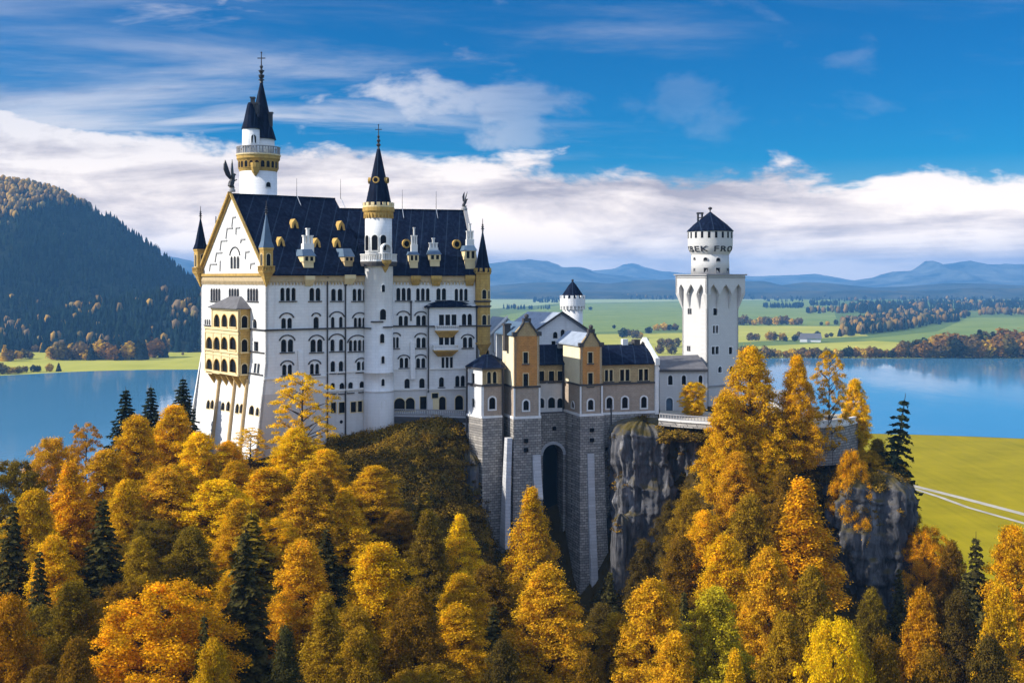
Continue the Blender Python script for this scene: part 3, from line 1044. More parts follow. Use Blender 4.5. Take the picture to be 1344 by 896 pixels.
# ================================================================== THE PALACE
TH1, TH2 = R(36), R(14)
C0 = XY(349, 200)
U1, V1 = Vector((math.cos(TH1), math.sin(TH1))), Vector((-math.sin(TH1), math.cos(TH1)))
U2, V2 = Vector((math.cos(TH2), math.sin(TH2))), Vector((-math.sin(TH2), math.cos(TH2)))
FA = Plane(C0, U1, -V1)                                  # long facade, left wing
LA = FA.hit(496)
C1 = FA.pt(LA, 0).xy
FB = Plane(C1, U2, -V2)                                  # right wing
LB = FB.hit(628)
GA = Plane(C0, V1, -U1, .115, 95.5)                      # gable side, its foot battered
GW = GA.hit(264)
ZE, ZB = 110.7, 70.0
ZR1 = ZT(255, 213)
ZR2 = ZT(276, 228)
D2 = 24.0
palace = empty('palace', (*FA.pt(8, 0, -8).xy, 78), 'tall white gabled palace with dark slate roofs and a golden loggia', 'castle')
pal = palace
holesA, holesB, holesG = [], [], []
W = lambda *a, **k: window(pal, FA, holesA, *a, **k)
# row 1 under the eaves
W(368.6, 387.2, 378.3, 394, 3); W(406.7, 419.8, 378.5, 394, 2)
W(435.3, 440, 379.5, 394, 1); W(443.8, 448.8, 379.5, 394, 1); W(463.3, 480.5, 379.5, 394, 3)
# row 2
W(369.8, 382.4, 418, 430.2, 2, blind=411.5, sill=False); W(412, 417.6, 416.5, 430.2, 1, blind=411.5, sill=False)
W(435, 449, 416.5, 430, 2, blind=409.8, sill=False, gap=.9); W(465, 479.2, 417.5, 430, 3, blind=411, sill=False, gap=.2)
# row 3
W(369.5, 384, 446, 461, 2, blind=440.5); W(408, 422.5, 446, 461, 2, blind=440.5)
W(434.3, 449.7, 446, 459.7, 2, blind=439, gap=.9); W(458.5, 479.5, 447, 459.5, 4, blind=440.5, gap=.22)
# row 4
W(371, 382.5, 479, 491.5, 2, blind=474); W(407.5, 418, 478, 490, 2, blind=473)
W(434.5, 439, 474.5, 488.5); W(445.2, 449.8, 474.5, 488.5); W(469, 479, 475, 487, 2, blind=470.5)
# rows 5 and 6
for x0, x1, y0, y1 in ((434.5, 438.8, 503, 515), (446.2, 451.4, 503, 515), (457.6, 462.4, 502, 514), (472.5, 477.4, 501, 513)):
    W(x0, x1, y0, y1)
for x0, x1, y0, y1 in ((435, 440.4, 529, 541), (445.6, 452, 528.5, 541), (461, 466.8, 528, 540), (470.4, 475, 527, 539.5), (476.8, 481, 526.5, 539.5)):
    W(x0, x1, y0, y1, arch=False, trim=M['cream'], sill=False)
zA = lambda py: FA.hit(420, py)[1]
off = lambda z: GA.tilt * max(0, GA.zref - z)
zl = [ZB, 75, 80, 85, 90, 95.5]
outlA = [(-off(z), z) for z in zl[::-1]][::-1]
zg0 = zA(513)
lowA = [(-off(z), z) for z in zl if z < zg0 - .2] + [(-off(zg0), zg0), (LA + .5, zg0), (LA + .5, ZB)]
upA = [(LA + .5, zg0), (-off(zg0), zg0)][::-1]
upA = [(-off(zg0), zg0), (LA + .5, zg0), (LA + .5, ZE), (0, ZE), (0, 95.5)] + [(-off(z), z) for z in zl[::-1] if zg0 + .1 < z < 95]
hl = [h for h in holesA if max(z for _, z in h) < zg0]
panel(MB(), FA, upA, [h for h in holesA if h not in hl]).build('wall', M['white_wall'], pal)
panel(MB(), FA, lowA, hl).build('base_wall', M['grey_wall'], pal)
# right wing
WB = lambda *a, **k: window(pal, FB, holesB, *a, **k)
WB(521, 538.5, 378.5, 393.7, 3); WB(547, 563, 379, 393.7, 3); WB(573.5, 584.6, 379, 393.2, 2); WB(597.5, 613, 379.5, 394, 3)
WB(524, 534.7, 415, 426.3, 2, blind=409, sill=False); WB(547, 558.2, 414.5, 426.2, 2, blind=409.5, sill=False)
WB(516, 522.5, 443, 456, 2, blind=437.5, gap=.2); WB(547.2, 558, 443.5, 455.6, 2, blind=438)
WB(525.3, 535, 470, 482, 2, blind=466.5); WB(547, 557.4, 470.5, 482, 2, blind=466)
WB(531.6, 537, 497.5, 508.8); WB(551, 556.6, 497, 508.4)
WB(518, 531, 523, 538.5, 1, trim=M['cream'], sill=False); WB(533, 543.5, 522.5, 538.5, 1, trim=M['cream'], sill=False)
WB(552, 561, 521, 537, 1, arch=False, trim=M['cream'], sill=False)
BO = 1.0
a561 = FB.hit(561, None, BO)
FC = FB.shift(BO)
holesC = []
WC = lambda *a, **k: window(pal, FC, holesC, *a, **k)
WC(577, 598.3, 413.5, 426.3, 3, arch=False, sill=False); WC(607, 618.6, 412.5, 426, 2, sill=False)
WC(577, 596, 441, 453, 3, arch=False, sill=False); WC(608.3, 619.3, 443, 455.4, 2, blind=439.5)
WC(580.2, 593.6, 469.5, 482, 3, arch=False, sill=False)
WC(577, 581.8, 495.5, 507); WC(598.3, 609.4, 493.5, 506.5, 2)
WC(577, 584.2, 521, 537, 1, trim=M['cream'], sill=False); WC(598, 607.2, 519.5, 537, 1, trim=M['cream'], sill=False)
WC(567.6, 574.4, 516.6, 521.8, 1, arch=False, sill=False, trim=M['cream'])
zB = lambda py: FB.hit(560, py)[1]
zbase = zB(509.5)
zbay = FC.hit(590, 400)[1]
hb = [h for h in holesB if max(z for _, z in h) < zbase]
ub = [h for h in holesB if h not in hb]
# upper wall above the bay and left of it
panel(MB(), FB, [(-.3, zbase), (a561 + .02, zbase), (a561 + .02, zbay), (LB, zbay), (LB, ZE), (-.3, ZE)], ub).build('wall', M['white_wall'], pal)
panel(MB(), FB, [(-.3, ZB), (a561 + .02, ZB), (a561 + .02, zbase - .003), (-.3, zbase - .003)], hb).build('base_wall', M['grey_wall'], pal)
ch = [h for h in holesC if max(z for _, z in h) < zbase]
mb = panel(MB(), FC, [(a561, zbase), (LB, zbase), (LB, zbay), (a561, zbay)], [h for h in holesC if h not in ch])
FC.box(mb, a561 - .01, a561 + .3, zbase, zbay, -BO, -.46)
mb.build('bay_wall', M['white_wall'], pal)
mb = panel(MB(), FC, [(a561, ZB), (LB, ZB), (LB, zbase - .003), (a561, zbase - .003)], ch)
FC.box(mb, a561 - .01, a561 + .3, ZB, zbase - .003, -BO, -.46)
mb.build('base_wall', M['grey_wall'], pal)
# right end and the courtyard sides, closed
RE = Plane(FB.pt(LB, 0).xy, V2, U2)
mb = panel(MB(), RE, [(-BO, ZB), (D2, ZB), (D2, ZE), (D2 / 2, ZR2 - .2), (0, ZE), (0, zbay), (-BO, zbay)], [], .5)
BKB = Plane(FB.pt(LB, 0, -D2).xy, -U2, V2)
panel(mb, BKB, [(0, ZB), (LB + 4, ZB), (LB + 4, ZE), (0, ZE)], [], .5)
BKA = Plane(FA.pt(0, 0, -GW).xy, U1, V1)
panel(mb, BKA, [(-2, ZB), (LA, ZB), (LA, ZE), (0, ZE), (0, 95.5), (-2, 84)], [], .5)
mb.build('back_wall', M['white_wall'], pal)

# lead roof over the bay
mb = MB()
a0, a1, am = a561 - .5, LB + .02, (a561 + LB) / 2 - 1.2
zt = FB.hit(585, 393.8)[1]
zq = FC.hit(600, 402.5)[1]
e = [FC.pt(a0, zq, .6), FC.pt(a1, zq, .6)]
for i in range(12):
    t0, t1 = i / 12, (i + 1) / 12
    h = lambda t: (zt - zq) * (math.sin(math.pi * min(1, max(0, t * 1.12))) ** .7 * .95 + .05)
    A_, B_ = a0 + (a1 - a0) * t0, a0 + (a1 - a0) * t1
    mb.hexa([FC.pt(A_, zq - .12, .6), FC.pt(B_, zq - .12, .6), FC.pt(B_, zq - .12, -BO + .02), FC.pt(A_, zq - .12, -BO + .02)],
            [FC.pt(A_, zq + .1, .6), FC.pt(B_, zq + .1, .6), FC.pt(B_, zq + h(t1), -BO + .02), FC.pt(A_, zq + h(t0), -BO + .02)])
mb.build('bay_roof', M['slate'], pal)

# ---- string courses, cornice and frieze, drain pipes
mb = MB()
course(mb, FA, -.35, LA - 2.2, zA(431.3), .30, .30)
course(mb, FB, 2.3, a561, zB(427.6), .30, .30)
course(mb, FC, a561 - .2, LB, FC.hit(590, 427.8)[1], .26, .30)
mb.build('string_course', M['darkstone'], pal)
mb = MB()
course(mb, FA, FA.hit(428), LA - 2.4, zA(489.6), .28, .22)
course(mb, FA, -.4, FA.hit(428), zA(493.5), .28, .2)
course(mb, FA, FA.hit(428), LA - 2.4, zA(513.3), .34, .28)
course(mb, FB, 2.4, a561, zB(484), .26, .22)
course(mb, FB, 2.4, a561, zB(510), .3, .26)
course(mb, FC, a561, LB, FC.hit(590, 483.5)[1], .26, .22)
course(mb, FC, a561, LB, FC.hit(590, 510)[1], .3, .26)
mb.build('ledge', M['trim'], pal)


def frieze(pl, a0, a1, name='corbel_frieze'):
    mb = MB()
    course(mb, pl, a0, a1, ZE - .62, 1.0, .34)
    n = int((a1 - a0) / .62)
    for i in range(n):
        a = a0 + (a1 - a0) * (i + .5) / n
        pl.box(mb, a - .13, a + .13, ZE - 1.75, ZE - 1.1, .003, .26)
        arc_strip(mb, pl, a + (a1 - a0) / n / 2, ZE - 1.42, .17, .14, .004, .22, seg=4)
    return mb.build(name, M['frieze'], pal)


frieze(FA, .3, LA - 2.3)
frieze(FB, 2.5, LB - .2)
frieze(GA, .2, GW - .2)
mb = MB()
course(mb, FA, -.5, LA - 2.2, ZE + .02, .30, .75)
course(mb, FB, 2.4, LB, ZE + .02, .30, .75)
mb.build('cornice', M['cream'], pal)
mb = MB()
course(mb, GA, -.5, GW + .5, ZE + .05, .5, .6)
mb.build('gable_cornice', M['gold'], pal)
for pl, px, y0, y1 in ((FA, 429.3, 363, 585), (FA, 453, 373, 580), (FA, 483, 363, 560), (FB, 539.3, 395, 421), (FC, 562, 403, 515), (FC, 625.5, 403, 545)):
    mb = MB()
    a = pl.hit(px, 450)[0]
    z0, z1 = pl.hit(px, y1)[1], pl.hit(px, y0)[1]
    mb.tube(pl.pt(a, z0, .16), pl.pt(a, z1, .16), .15, n=6)
    pl.box(mb, a - .22, a + .22, z1 - .3, z1, .01, .34)
    mb.build('drainpipe', M['pipe'], pal)
# sloping stone flues on the facade
for pl, px, y0, y1, wd in ((FA, 393.5, 460, 500, .9), (FB, 541, 448, 497, .8)):
    a, z1 = pl.hit(px, y0)
    z0 = pl.hit(px, y1)[1]
    mb = MB()
    mb.hexa([pl.pt(a - wd / 2, z0, .01), pl.pt(a + wd * .65, z0, .01), pl.pt(a + wd * .65, z0, .75), pl.pt(a - wd / 2, z0, .75)],
            [pl.pt(a - wd / 2, z1, .01), pl.pt(a + wd / 2, z1, .01), pl.pt(a + wd / 2, z1, .3), pl.pt(a - wd / 2, z1, .3)])
    mb.build('buttress', M['white_wall'], pal)
# stone tablet beside the doors
mb = MB()
a, z1 = FC.hit(568, 524)
a2, z0 = FC.hit(576, 537)
FC.box(mb, a, a2, z0, z1, .003, .08)
mb.build('tablet', M['cream'], pal)
mb = MB()
a, z1 = FA.hit(447.9, 553.3)
mb.lathe((0, 0), [(.3, 0), (.3, .2)], 12)
mb = MB()
arc_strip(mb, FA, a, z1, 0, .32, .002, .05, 0, 2 * math.pi, 14)
mb.build('oculus', M['glass'], pal)

# ---- gable side
WG = lambda *a, **k: window(pal, GA, holesG, *a, **k)
for x0, x1 in ((277, 289), (301, 313.5), (325.3, 338.5)):
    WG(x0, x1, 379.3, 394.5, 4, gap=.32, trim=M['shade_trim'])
WG(303, 314, 337, 352, 3, gap=.35, blind=325, sill=False)
WG(332.4, 337, 419, 430.5, 1); WG(334, 339, 448.5, 460.5, 1, arch=False); WG(334.5, 340, 477, 489.5, 2, arch=False, gap=.4)
WG(269, 276, 419, 426, 3, gap=.25)
for x0, x1, y0, y1 in ((272, 274.6, 525, 536), (277.2, 279.8, 525, 536), (291, 294, 528, 538), (298, 301, 527, 539), (310, 312.6, 530, 542), (315.6, 318.2, 530, 542), (328, 332.6, 532, 544), (336.5, 339, 535, 545)):
    window(pal, GA, holesG, x0, x1, y0, y1, 1, sill=False, trim=M['cream'])
zt_ = 95.5
up = [(0, zt_), (GW, zt_), (GW, ZE), (GW / 2, ZR1 - .3), (0, ZE)]
hu = [h for h in holesG if min(z for _, z in h) > zt_]
panel(MB(), GA, up, hu, .5).build('gable_wall', M['white_wall'], pal)
lo = [(0, ZB), (GW, ZB), (GW, zt_), (0, zt_)]
panel(MB(), GA, lo, [h for h in holesG if h not in hu], .5).build('battered_wall', M['white_wall'], pal)
# raking cornice
mb = MB()
for a0, a1, bands in ((-.6, GW / 2, ((-.28, .10, 0.0, .45),)), (GW + .6, GW / 2, ((-.80, -.35, .0, .35), (-.35, .20, 0.0, .75)))):
    z0 = ZE + .25
    for (h0, h1, p0, p1) in bands:
        mb.hexa([GA.pt(a0, z0 + h0, p0 + .003), GA.pt(a1, ZR1 + h0 + .25, p0 + .003), GA.pt(a1, ZR1 + h0 + .25, p1), GA.pt(a0, z0 + h0, p1)],
                [GA.pt(a0, z0 + h1 - .004, p0 + .003), GA.pt(a1, ZR1 + h1 + .246, p0 + .003), GA.pt(a1, ZR1 + h1 + .246, p1), GA.pt(a0, z0 + h1 - .004, p1)])
mb.build('raking_cornice', M['gold'], pal)
# stepped blind arcade of the gable, strips coloured dark as its thin shadow lines
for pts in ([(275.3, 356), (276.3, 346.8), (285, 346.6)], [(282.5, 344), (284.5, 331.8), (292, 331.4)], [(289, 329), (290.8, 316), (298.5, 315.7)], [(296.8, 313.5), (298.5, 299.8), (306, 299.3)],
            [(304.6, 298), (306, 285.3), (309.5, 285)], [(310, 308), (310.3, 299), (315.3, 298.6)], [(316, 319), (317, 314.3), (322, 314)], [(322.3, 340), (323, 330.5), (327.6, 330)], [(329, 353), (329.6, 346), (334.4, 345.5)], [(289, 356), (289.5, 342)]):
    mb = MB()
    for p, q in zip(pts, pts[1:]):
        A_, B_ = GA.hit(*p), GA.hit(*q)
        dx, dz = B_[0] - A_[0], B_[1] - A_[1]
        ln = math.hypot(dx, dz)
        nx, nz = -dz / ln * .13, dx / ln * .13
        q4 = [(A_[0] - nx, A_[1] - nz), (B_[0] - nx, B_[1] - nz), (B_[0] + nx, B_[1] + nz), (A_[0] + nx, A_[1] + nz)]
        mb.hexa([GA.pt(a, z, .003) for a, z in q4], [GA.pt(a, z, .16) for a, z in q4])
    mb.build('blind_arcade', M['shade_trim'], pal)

# ---- roofs
mb = MB()


def roof_slope(pl, a0, a1, zr, half, over=.8, th=.28, sgn=1, ext0=0.0):
    """a slope rising inward from the eaves of a facade, slightly kicked out at the eaves"""
    sl = (zr - ZE) / half
    prof = [(over, ZE + .14), (-.9, ZE + .14 + (over + .9) * sl * .72), (-half, zr)]
    for (o0, z0), (o1, z1) in zip(prof, prof[1:]):
        mb.hexa([pl.pt(a0, z0 - th, o0), pl.pt(a1, z0 - th, o0), pl.pt(a1, z1 - th, o1), pl.pt(a0, z1 - th, o1)],
                [pl.pt(a0, z0, o0), pl.pt(a1, z0, o0), pl.pt(a1, z1, o1), pl.pt(a0, z1, o1)])


h1 = GW / 2
roof_slope(FA, .15, LA - 1.0, ZR1, h1)
roof_slope(Plane(FA.pt(0, 0, -GW).xy, U1, V1), .15, LA - 1.0, ZR1, h1)
# dark end gable of the higher roof
e0 = FA.pt(LA - 1.0, ZE, .2)
mb.hexa([FA.pt(LA - 1.3, ZE, .2), FA.pt(LA - 1.3, ZE, -GW), FA.pt(LA - 1.3, ZR1 - .1, -h1)], [FA.pt(LA - 1.02, ZE, .2), FA.pt(LA - 1.02, ZE, -GW), FA.pt(LA - 1.02, ZR1 - .1, -h1)])
FA.box(mb, 0.2, LA - 1.0, ZR1 - .1, ZR1 + .16, -h1 - .2, -h1 + .2)
rA = mb.build('roof', M['slate'], pal)
mb = MB()
h2 = D2 / 2
roof_slope(FB, -9.5, LB - .1, ZR2, h2)
roof_slope(Plane(FB.pt(0, 0, -D2).xy, U2, V2), -6, LB - .1, ZR2, h2)
FB.box(mb, -7, LB, ZR2 - .1, ZR2 + .16, -h2 - .2, -h2 + .2)
# hipped valley roof between the two wings
q = [FA.pt(LA - 5.5, ZE + .2, .75), FA.pt(LA + .3, ZE + .2, .75), FB.pt(3.5, ZE + .2, .7), FB.pt(3.0, ZE + 5.2, -5)]
mb.hexa([FA.pt(LA - 6.0, ZE + .1, .74), FA.pt(LA - .8, ZE + .1, .74), FA.pt(LA - .8, ZE + .1, -7)], [FA.pt(LA - 2.2, ZE + 5.8, -3.0), FA.pt(LA - 1.2, ZE + 5.8, -3.0), FA.pt(LA - 1.0, ZE + 6.2, -6.5)])
rB = mb.build('roof', M['slate'], pal)
# parapet coping of the right gable
mb = MB()
for s0, s1 in ((-.5, D2 / 2), (D2 + .5, D2 / 2)):
    mb.hexa([RE.pt(s0, ZE + .05, -.5), RE.pt(s1, ZR2 + .05, -.5), RE.pt(s1, ZR2 + .05, .2), RE.pt(s0, ZE + .05, .2)],
            [RE.pt(s0, ZE + .6, -.5), RE.pt(s1, ZR2 + .6, -.5), RE.pt(s1, ZR2 + .6, .2), RE.pt(s0, ZE + .6, .2)])
mb.build('gable_coping', M['shade_trim'], pal)


class Slope:
    """a point of a roof slope seen at a pixel"""
    def __init__(s, pl, zr, half):
        s.pl, s.k, s.half = pl, (zr - ZE) / half, half

    def hit(s, px, py):
        lo, hi = -s.half, 0.0
        f = lambda o: s.pl.hit(px, py, o)[1] - (ZE + .14 + (-o) * s.k)
        for _ in range(50):
            m_ = (lo + hi) / 2
            if f(m_) < 0: lo = m_
            else: hi = m_
        o = (lo + hi) / 2
        a, z = s.pl.hit(px, py, o)
        return a, z, o


SA, SB = Slope(FA, ZR1, h1), Slope(FB, ZR2, h2)


def dormer(sl, px, pyb, pyt, wpx, pyr, pyc=None, cpx=None, mat='cream', roofm='slate_blue'):
    a, z0, o = sl.hit(px, pyb)
    pl = sl.pl
    Y = pl.pt(a, z0, o).y
    z1 = z0 + (pyb - pyt) / F * Y
    wd = wpx / F * Y
    deep = (z1 - z0) / sl.k + .6
    mb = MB()
    h = z1 - z0
    pl.box(mb, a - wd * .42, a + wd * .42, z0 - .4, z0 + h * .48, o - deep, o + .25)
    pl.box(mb, a - wd / 2, a + wd / 2, z0 + h * .52, z1, o - deep - .4, o + .42)
    pl.box(mb, a - wd * .46, a + wd * .46, z0 + h * .46, z0 + h * .53, o - .3, o + .34)
    d = mb.build('dormer', M[mat], rA if sl is SA else rB)
    z2 = z1 + (pyt - pyr) / F * Y
    mb = MB()
    mb.hexa([pl.pt(a - wd * .6, z1, o + .6), pl.pt(a + wd * .6, z1, o + .6), pl.pt(a + wd * .6, z1, o - deep - 1.5), pl.pt(a - wd * .6, z1, o - deep - 1.5)],
            [pl.pt(a - wd * .42, z2, o - .5), pl.pt(a + wd * .42, z2, o - .5), pl.pt(a + wd * .42, z2, o - deep - 2.0), pl.pt(a - wd * .42, z2, o - deep - 2.0)])
    wn = mb.build('dormer_roof', M[roofm], rA if sl is SA else rB)
    mb = MB()
    for k in (-.22, .22):
        mb.add([pl.pt(a + k * wd - wd * .13, z0 + h * .6, o + .425), pl.pt(a + k * wd + wd * .13, z0 + h * .6, o + .425), pl.pt(a + k * wd + wd * .13, z1 - .12, o + .425), pl.pt(a + k * wd - wd * .13, z1 - .12, o + .425)], [(0, 1, 2, 3)])
    mb.build('dormer_window', M['glass'], rA if sl is SA else rB)
    if pyc:
        mb = MB()
        z3 = z1 + (pyt - pyc) / F * Y
        ca, cw = sl.pl.hit(sum(cpx) / 2, None, o - 1.2), (cpx[1] - cpx[0]) / F * Y
        n = 3 if cw > 1 else 2
        zs = z2 - .8
        pl.box(mb, ca - cw / 2, ca + cw / 2, zs, zs + (z3 - zs) * .40, o - 2.0, o - .9)
        for i in range(n):
            c_ = ca - cw / 2 + cw * (i + .5) / n
            top = z3 - (z3 - zs) * (.0 if i == n - 2 else .28)
            pl.box(mb, c_ - cw * .11, c_ + cw * .11, zs + .01, top, o - 1.7, o - 1.15)
            pl.box(mb, c_ - cw * .16, c_ + cw * .16, top - .22, top, o - 1.8, o - 1.05)
        mb.build('chimney', M['trim'], rA if sl is SA else rB)


dormer(SA, 404.5, 352, 336, 16.5, 327, 299, (397, 412))
dormer(SA, 457, 350, 337, 14, 326, None, None, 'tan')
dormer(SB, 543, 352.5, 334.5, 12.5, 330, 298, (539.5, 548))
dormer(SB, 570.5, 350, 334, 15, 328, 312, (563, 575))
dormer(SB, 617, 354, 329, 15, 322, 293, (612, 622))


def lucarne(sl, px, py, wpx, hpx, oval=False):
    a, z, o = sl.hit(px, py + hpx / 2)
    pl = sl.pl
    Y = pl.pt(a, z, o).y
    wd, h = wpx / F * Y, hpx / F * Y
    mb = MB()
    if oval:
        arc_strip(mb, pl, a, z + h * .5, wd * .34, wd * .2, o - 1.2, o + .35, 0, 2 * math.pi, 14, squash=1.15)
        back = [(a + wd * .38 * math.cos(t), z + h * .5 + wd * .44 * math.sin(t)) for t in np.linspace(0, 6.0, 12)]
    else:
        for s in (-1, 1):
            l = [(a + s * wd * .5, z), (a + s * wd * .26, z), (a, z + h * .66), (a, z + h), (a + s * wd * .38, z + h * .58)]
            mb.hexa([pl.pt(p, q_, o + .3) for p, q_ in l], [pl.pt(p, q_, o - 1.6) for p, q_ in l])
        back = [(a - wd * .3, z), (a + wd * .3, z), (a, z + h * .7)]
    r_ = rA if sl is SA else rB
    mb.build('lucarne', M['gold'], r_)
    mb = MB()
    mb.add([pl.pt(p, q_, o + .1) for p, q_ in back], [tuple(range(len(back)))])
    mb.build('lucarne_opening', M['void'], r_)


for px, py in ((386.5, 293.5), (368.5, 317), (415.5, 318.5), (447.5, 296), (442, 318.5)):
    lucarne(SA, px, py, 10.5, 12.5)
lucarne(SB, 533.5, 320, 10, 13, True)
lucarne(SB, 599.5, 320.5, 10, 13, True)
# lightning rods on the ridges with their conductors down the slope
for sl, px, py in ((SA, 389.5, 234), (SA, 447, 235), (SB, 528, 249), (SB, 572.5, 251)):
    pl, hf, zr = sl.pl, sl.half, ZR1 if sl is SA else ZR2
    a = pl.hit(px, None, -hf)
    Y = pl.pt(a, 0, -hf).y
    mb = MB()
    mb.tube(pl.pt(a, zr, -hf), pl.pt(a, ZT(py, Y), -hf), .06, .03, 5)
    lr = mb.build('lightning_rod', M['iron'], rA if sl is SA else rB)
    mb = MB()
    mb.tube(pl.pt(a, zr + .16, -hf + .2), pl.pt(a + .2, ZE + .24 + hf * .45 * sl.k, -hf * .55), .07, n=5)
    mb.build('conductor', M['lead_roof'], rA if sl is SA else rB)
# brackets hanging under the eaves
for pl, px, y0, y1, wpx in ((FA, 404.5, 365, 375, 14), (FA, 457, 363.5, 373, 16), (FB, 545, 364.5, 374, 13), (FB, 572, 364.5, 375, 14), (FB, 616, 364, 375, 13)):
    a, z1 = pl.hit(px, y0)
    z0 = pl.hit(px, y1)[1]
    wd = wpx / 2 / F * pl.pt(a, 0).y
    mb = MB()
    mb.hexa([pl.pt(a - wd * .7, z0, .01), pl.pt(a + wd * .7, z0, .01), pl.pt(a + wd * .7, z0, .3), pl.pt(a - wd * .7, z0, .3)],
            [pl.pt(a - wd, z1 - .3, .01), pl.pt(a + wd, z1 - .3, .01), pl.pt(a + wd, z1 - .3, .9), pl.pt(a - wd, z1 - .3, .9)])
    pl.box(mb, a - wd, a + wd, z1 - .3, z1 + .4, .01, .92)
    mb.build('bracket', M['gold' if pl is FB else 'cream'], pal)

# ---- balconies of the bay
for y0, y1, x0, x1, p in ((430, 443, 572.5, 601.5, 1.3), (456, 468, 570, 601, 1.6)):
    a0, z1 = FC.hit(x0, y0, p)
    a1, z0 = FC.hit(x1, y1, p)
    zm = z1 - (z1 - z0) * .28
    mb = MB()
    mb.hexa([FC.pt(a0 + .9, z0, .01), FC.pt(a1 - .9, z0, .01), FC.pt(a1 - .9, z0, .35), FC.pt(a0 + .9, z0, .35)],
            [FC.pt(a0, zm - .25, .01), FC.pt(a1, zm - .25, .01), FC.pt(a1, zm - .25, p), FC.pt(a0, zm - .25, p)])
    FC.box(mb, a0 - .05, a1 + .05, zm - .24, zm, .01, p + .1)
    b_ = mb.build('balcony', M['gold'], pal)
    mb = MB()
    FC.box(mb, a0 - .1, a1 + .1, zm + .003, zm + .16, .01, p + .16)
    q = [FC.pt(a0, 0, .2).xy, FC.pt(a0, 0, p).xy, FC.pt(a1, 0, p).xy, FC.pt(a1, 0, .2).xy]
    balustrade(mb, q, zm + .15, zm + .95, .38)
    mb.build('railing', M['trim'], b_)

# ---- golden loggia on the gable side
v1 = GA.hit(328.5, 440)[0]
k313 = (313 - CX) / F
base = GA.pt(v1, 100).xy
pr = (k313 * base.y - base.x) / (-U1.x + k313 * U1.y)
OS = Plane(base - U1 * pr, U1, -V1)                    # short face, turned to the camera; pr long
OF = Plane(OS.A, V1, -U1)                              # front, parallel to the gable
vf = OF.hit(269)
vt = OF.hit(278)
lg = MB()
zlv = [OF.hit(300, y)[1] for y in (491, 462, 432.5, 404)]
hf, hs = [], []
loggia = None
mbw = MB()
lw = mbw.build('loggia', M['cream'], pal)              # replaced below, keeps the windows' parent
for px0, px1 in ((281.3, 288), (291.4, 298), (301.6, 310)):
    window(lw, OF, hf, px0, px1, 413, 428.5, 1, trim=M['gold'], silm=M['cream'], name='loggia_arch')
for y0, y1 in ((442.5, 458.5), (471, 488.5)):
    for px0, px1 in ((271, 278.5), (281, 288.2), (291, 298.2), (301.3, 309.6)):
        window(lw, OF, hf, px0, px1, y0, y1, 1, trim=M['gold'], silm=M['cream'], name='loggia_arch')
for y0, y1 in ((415, 429.5), (446, 461), (478, 490)):
    window(lw, OS, hs, 317.8, 324, y0, y1, 1, trim=M['cream'], silm=M['cream'], name='loggia_arch')
panel(lg, OF, [(0, zlv[0]), (vf, zlv[0]), (vf, zlv[2]), (vt, zlv[2]), (vt, zlv[3]), (0, zlv[3])], hf, .4)
for z in zlv[1:3]:
    course(lg, OF, -.1, vf, z, .35, .22)
    course(lg, OF, -.1, vf, z - .75, .18, .12)
course(lg, OF, -.15, vf, zlv[0] + .1, .35, .25)
course(lg, OF, -.15, vt, zlv[3] - .25, .4, .25)
for a in (0.0, vt - .25):
    OF.box(lg, a, a + .25, zlv[2], zlv[3] - .5, .003, .12)
for a in np.linspace(0, vf - .22, 5):
    OF.box(lg, a, a + .22, zlv[0] + .3, zlv[1] - .2, .003, .10)
    OF.box(lg, a, a + .22, zlv[1] + .2, zlv[2] - .9, .003, .10)
me = lw.data
lw.data = lg.build('tmp', M['cream'], pal).data
bpy.data.objects.remove([o for o in pal.children if o.name.startswith('tmp')][0])
lw.data.name = 'loggia'
mb = panel(MB(), OS, [(0, zlv[0]), (pr + .3, zlv[0]), (pr + .3, zlv[3]), (0, zlv[3])], hs, .35)
for z in zlv[1:3]:
    course(mb, OS, 0, pr, z, .35, .2)
    course(mb, OS, 0, pr, z - .75, .18, .1)
mb.build('loggia_side', M['gold'], lw)
far_ = Plane(OF.pt(vf, 0).xy, U1, V1)
mb = MB()
panel(mb, far_, [(0, zlv[0]), (pr + .3, zlv[0]), (pr + .3, zlv[2]), (0, zlv[2])], [], .35)
mb.build('loggia_side', M['gold'], lw)
far2 = Plane(OF.pt(vt, 0).xy, U1, V1)
mb = MB()
panel(mb, far2, [(0, zlv[2]), (pr + .3, zlv[2]), (pr + .3, zlv[3]), (0, zlv[3])], [], .35)
mb.build('loggia_side', M['gold'], lw)
# loggia roof, floors and corbels
mb = MB()
zr0, zr1 = zlv[3] + .01, OF.hit(300, 389)[1]
lowr = [OF.pt(-.5, zr0, .6), OF.pt(vt + .6, zr0, .6), OF.pt(vt + .6, zr0, -pr), OF.pt(-.5, zr0, -pr)]
topr = [OF.pt(vt * .30, zr1, -pr + .35), OF.pt(vt * .68, zr1, -pr + .35), OF.pt(vt * .68, zr1, -pr + .02), OF.pt(vt * .30, zr1, -pr + .02)]
mb.hexa(lowr, topr)
OF.box(mb, -.5, vt + .6, zr0 - .16, zr0 - .003, -pr, .62)
mb.build('loggia_roof', M['grey_roof'], lw)
mb = MB()
OF.box(mb, 0.02, vf - .02, zlv[0] + .02, zlv[0] + .3, -pr, -.05)
zc = OF.hit(300, 513)[1]
n = 6
for i in range(n):
    a = .1 + (vf - .9) * i / (n - 1)
    mb.hexa([OF.pt(a, zc, -pr), OF.pt(a + .55, zc, -pr), OF.pt(a + .55, zc, -pr + .25), OF.pt(a, zc, -pr + .25)],
            [OF.pt(a, zlv[0], -pr), OF.pt(a + .55, zlv[0], -pr), OF.pt(a + .55, zlv[0], .02), OF.pt(a, zlv[0], .02)])
mb.build('loggia_corbel', M['gold'], lw)
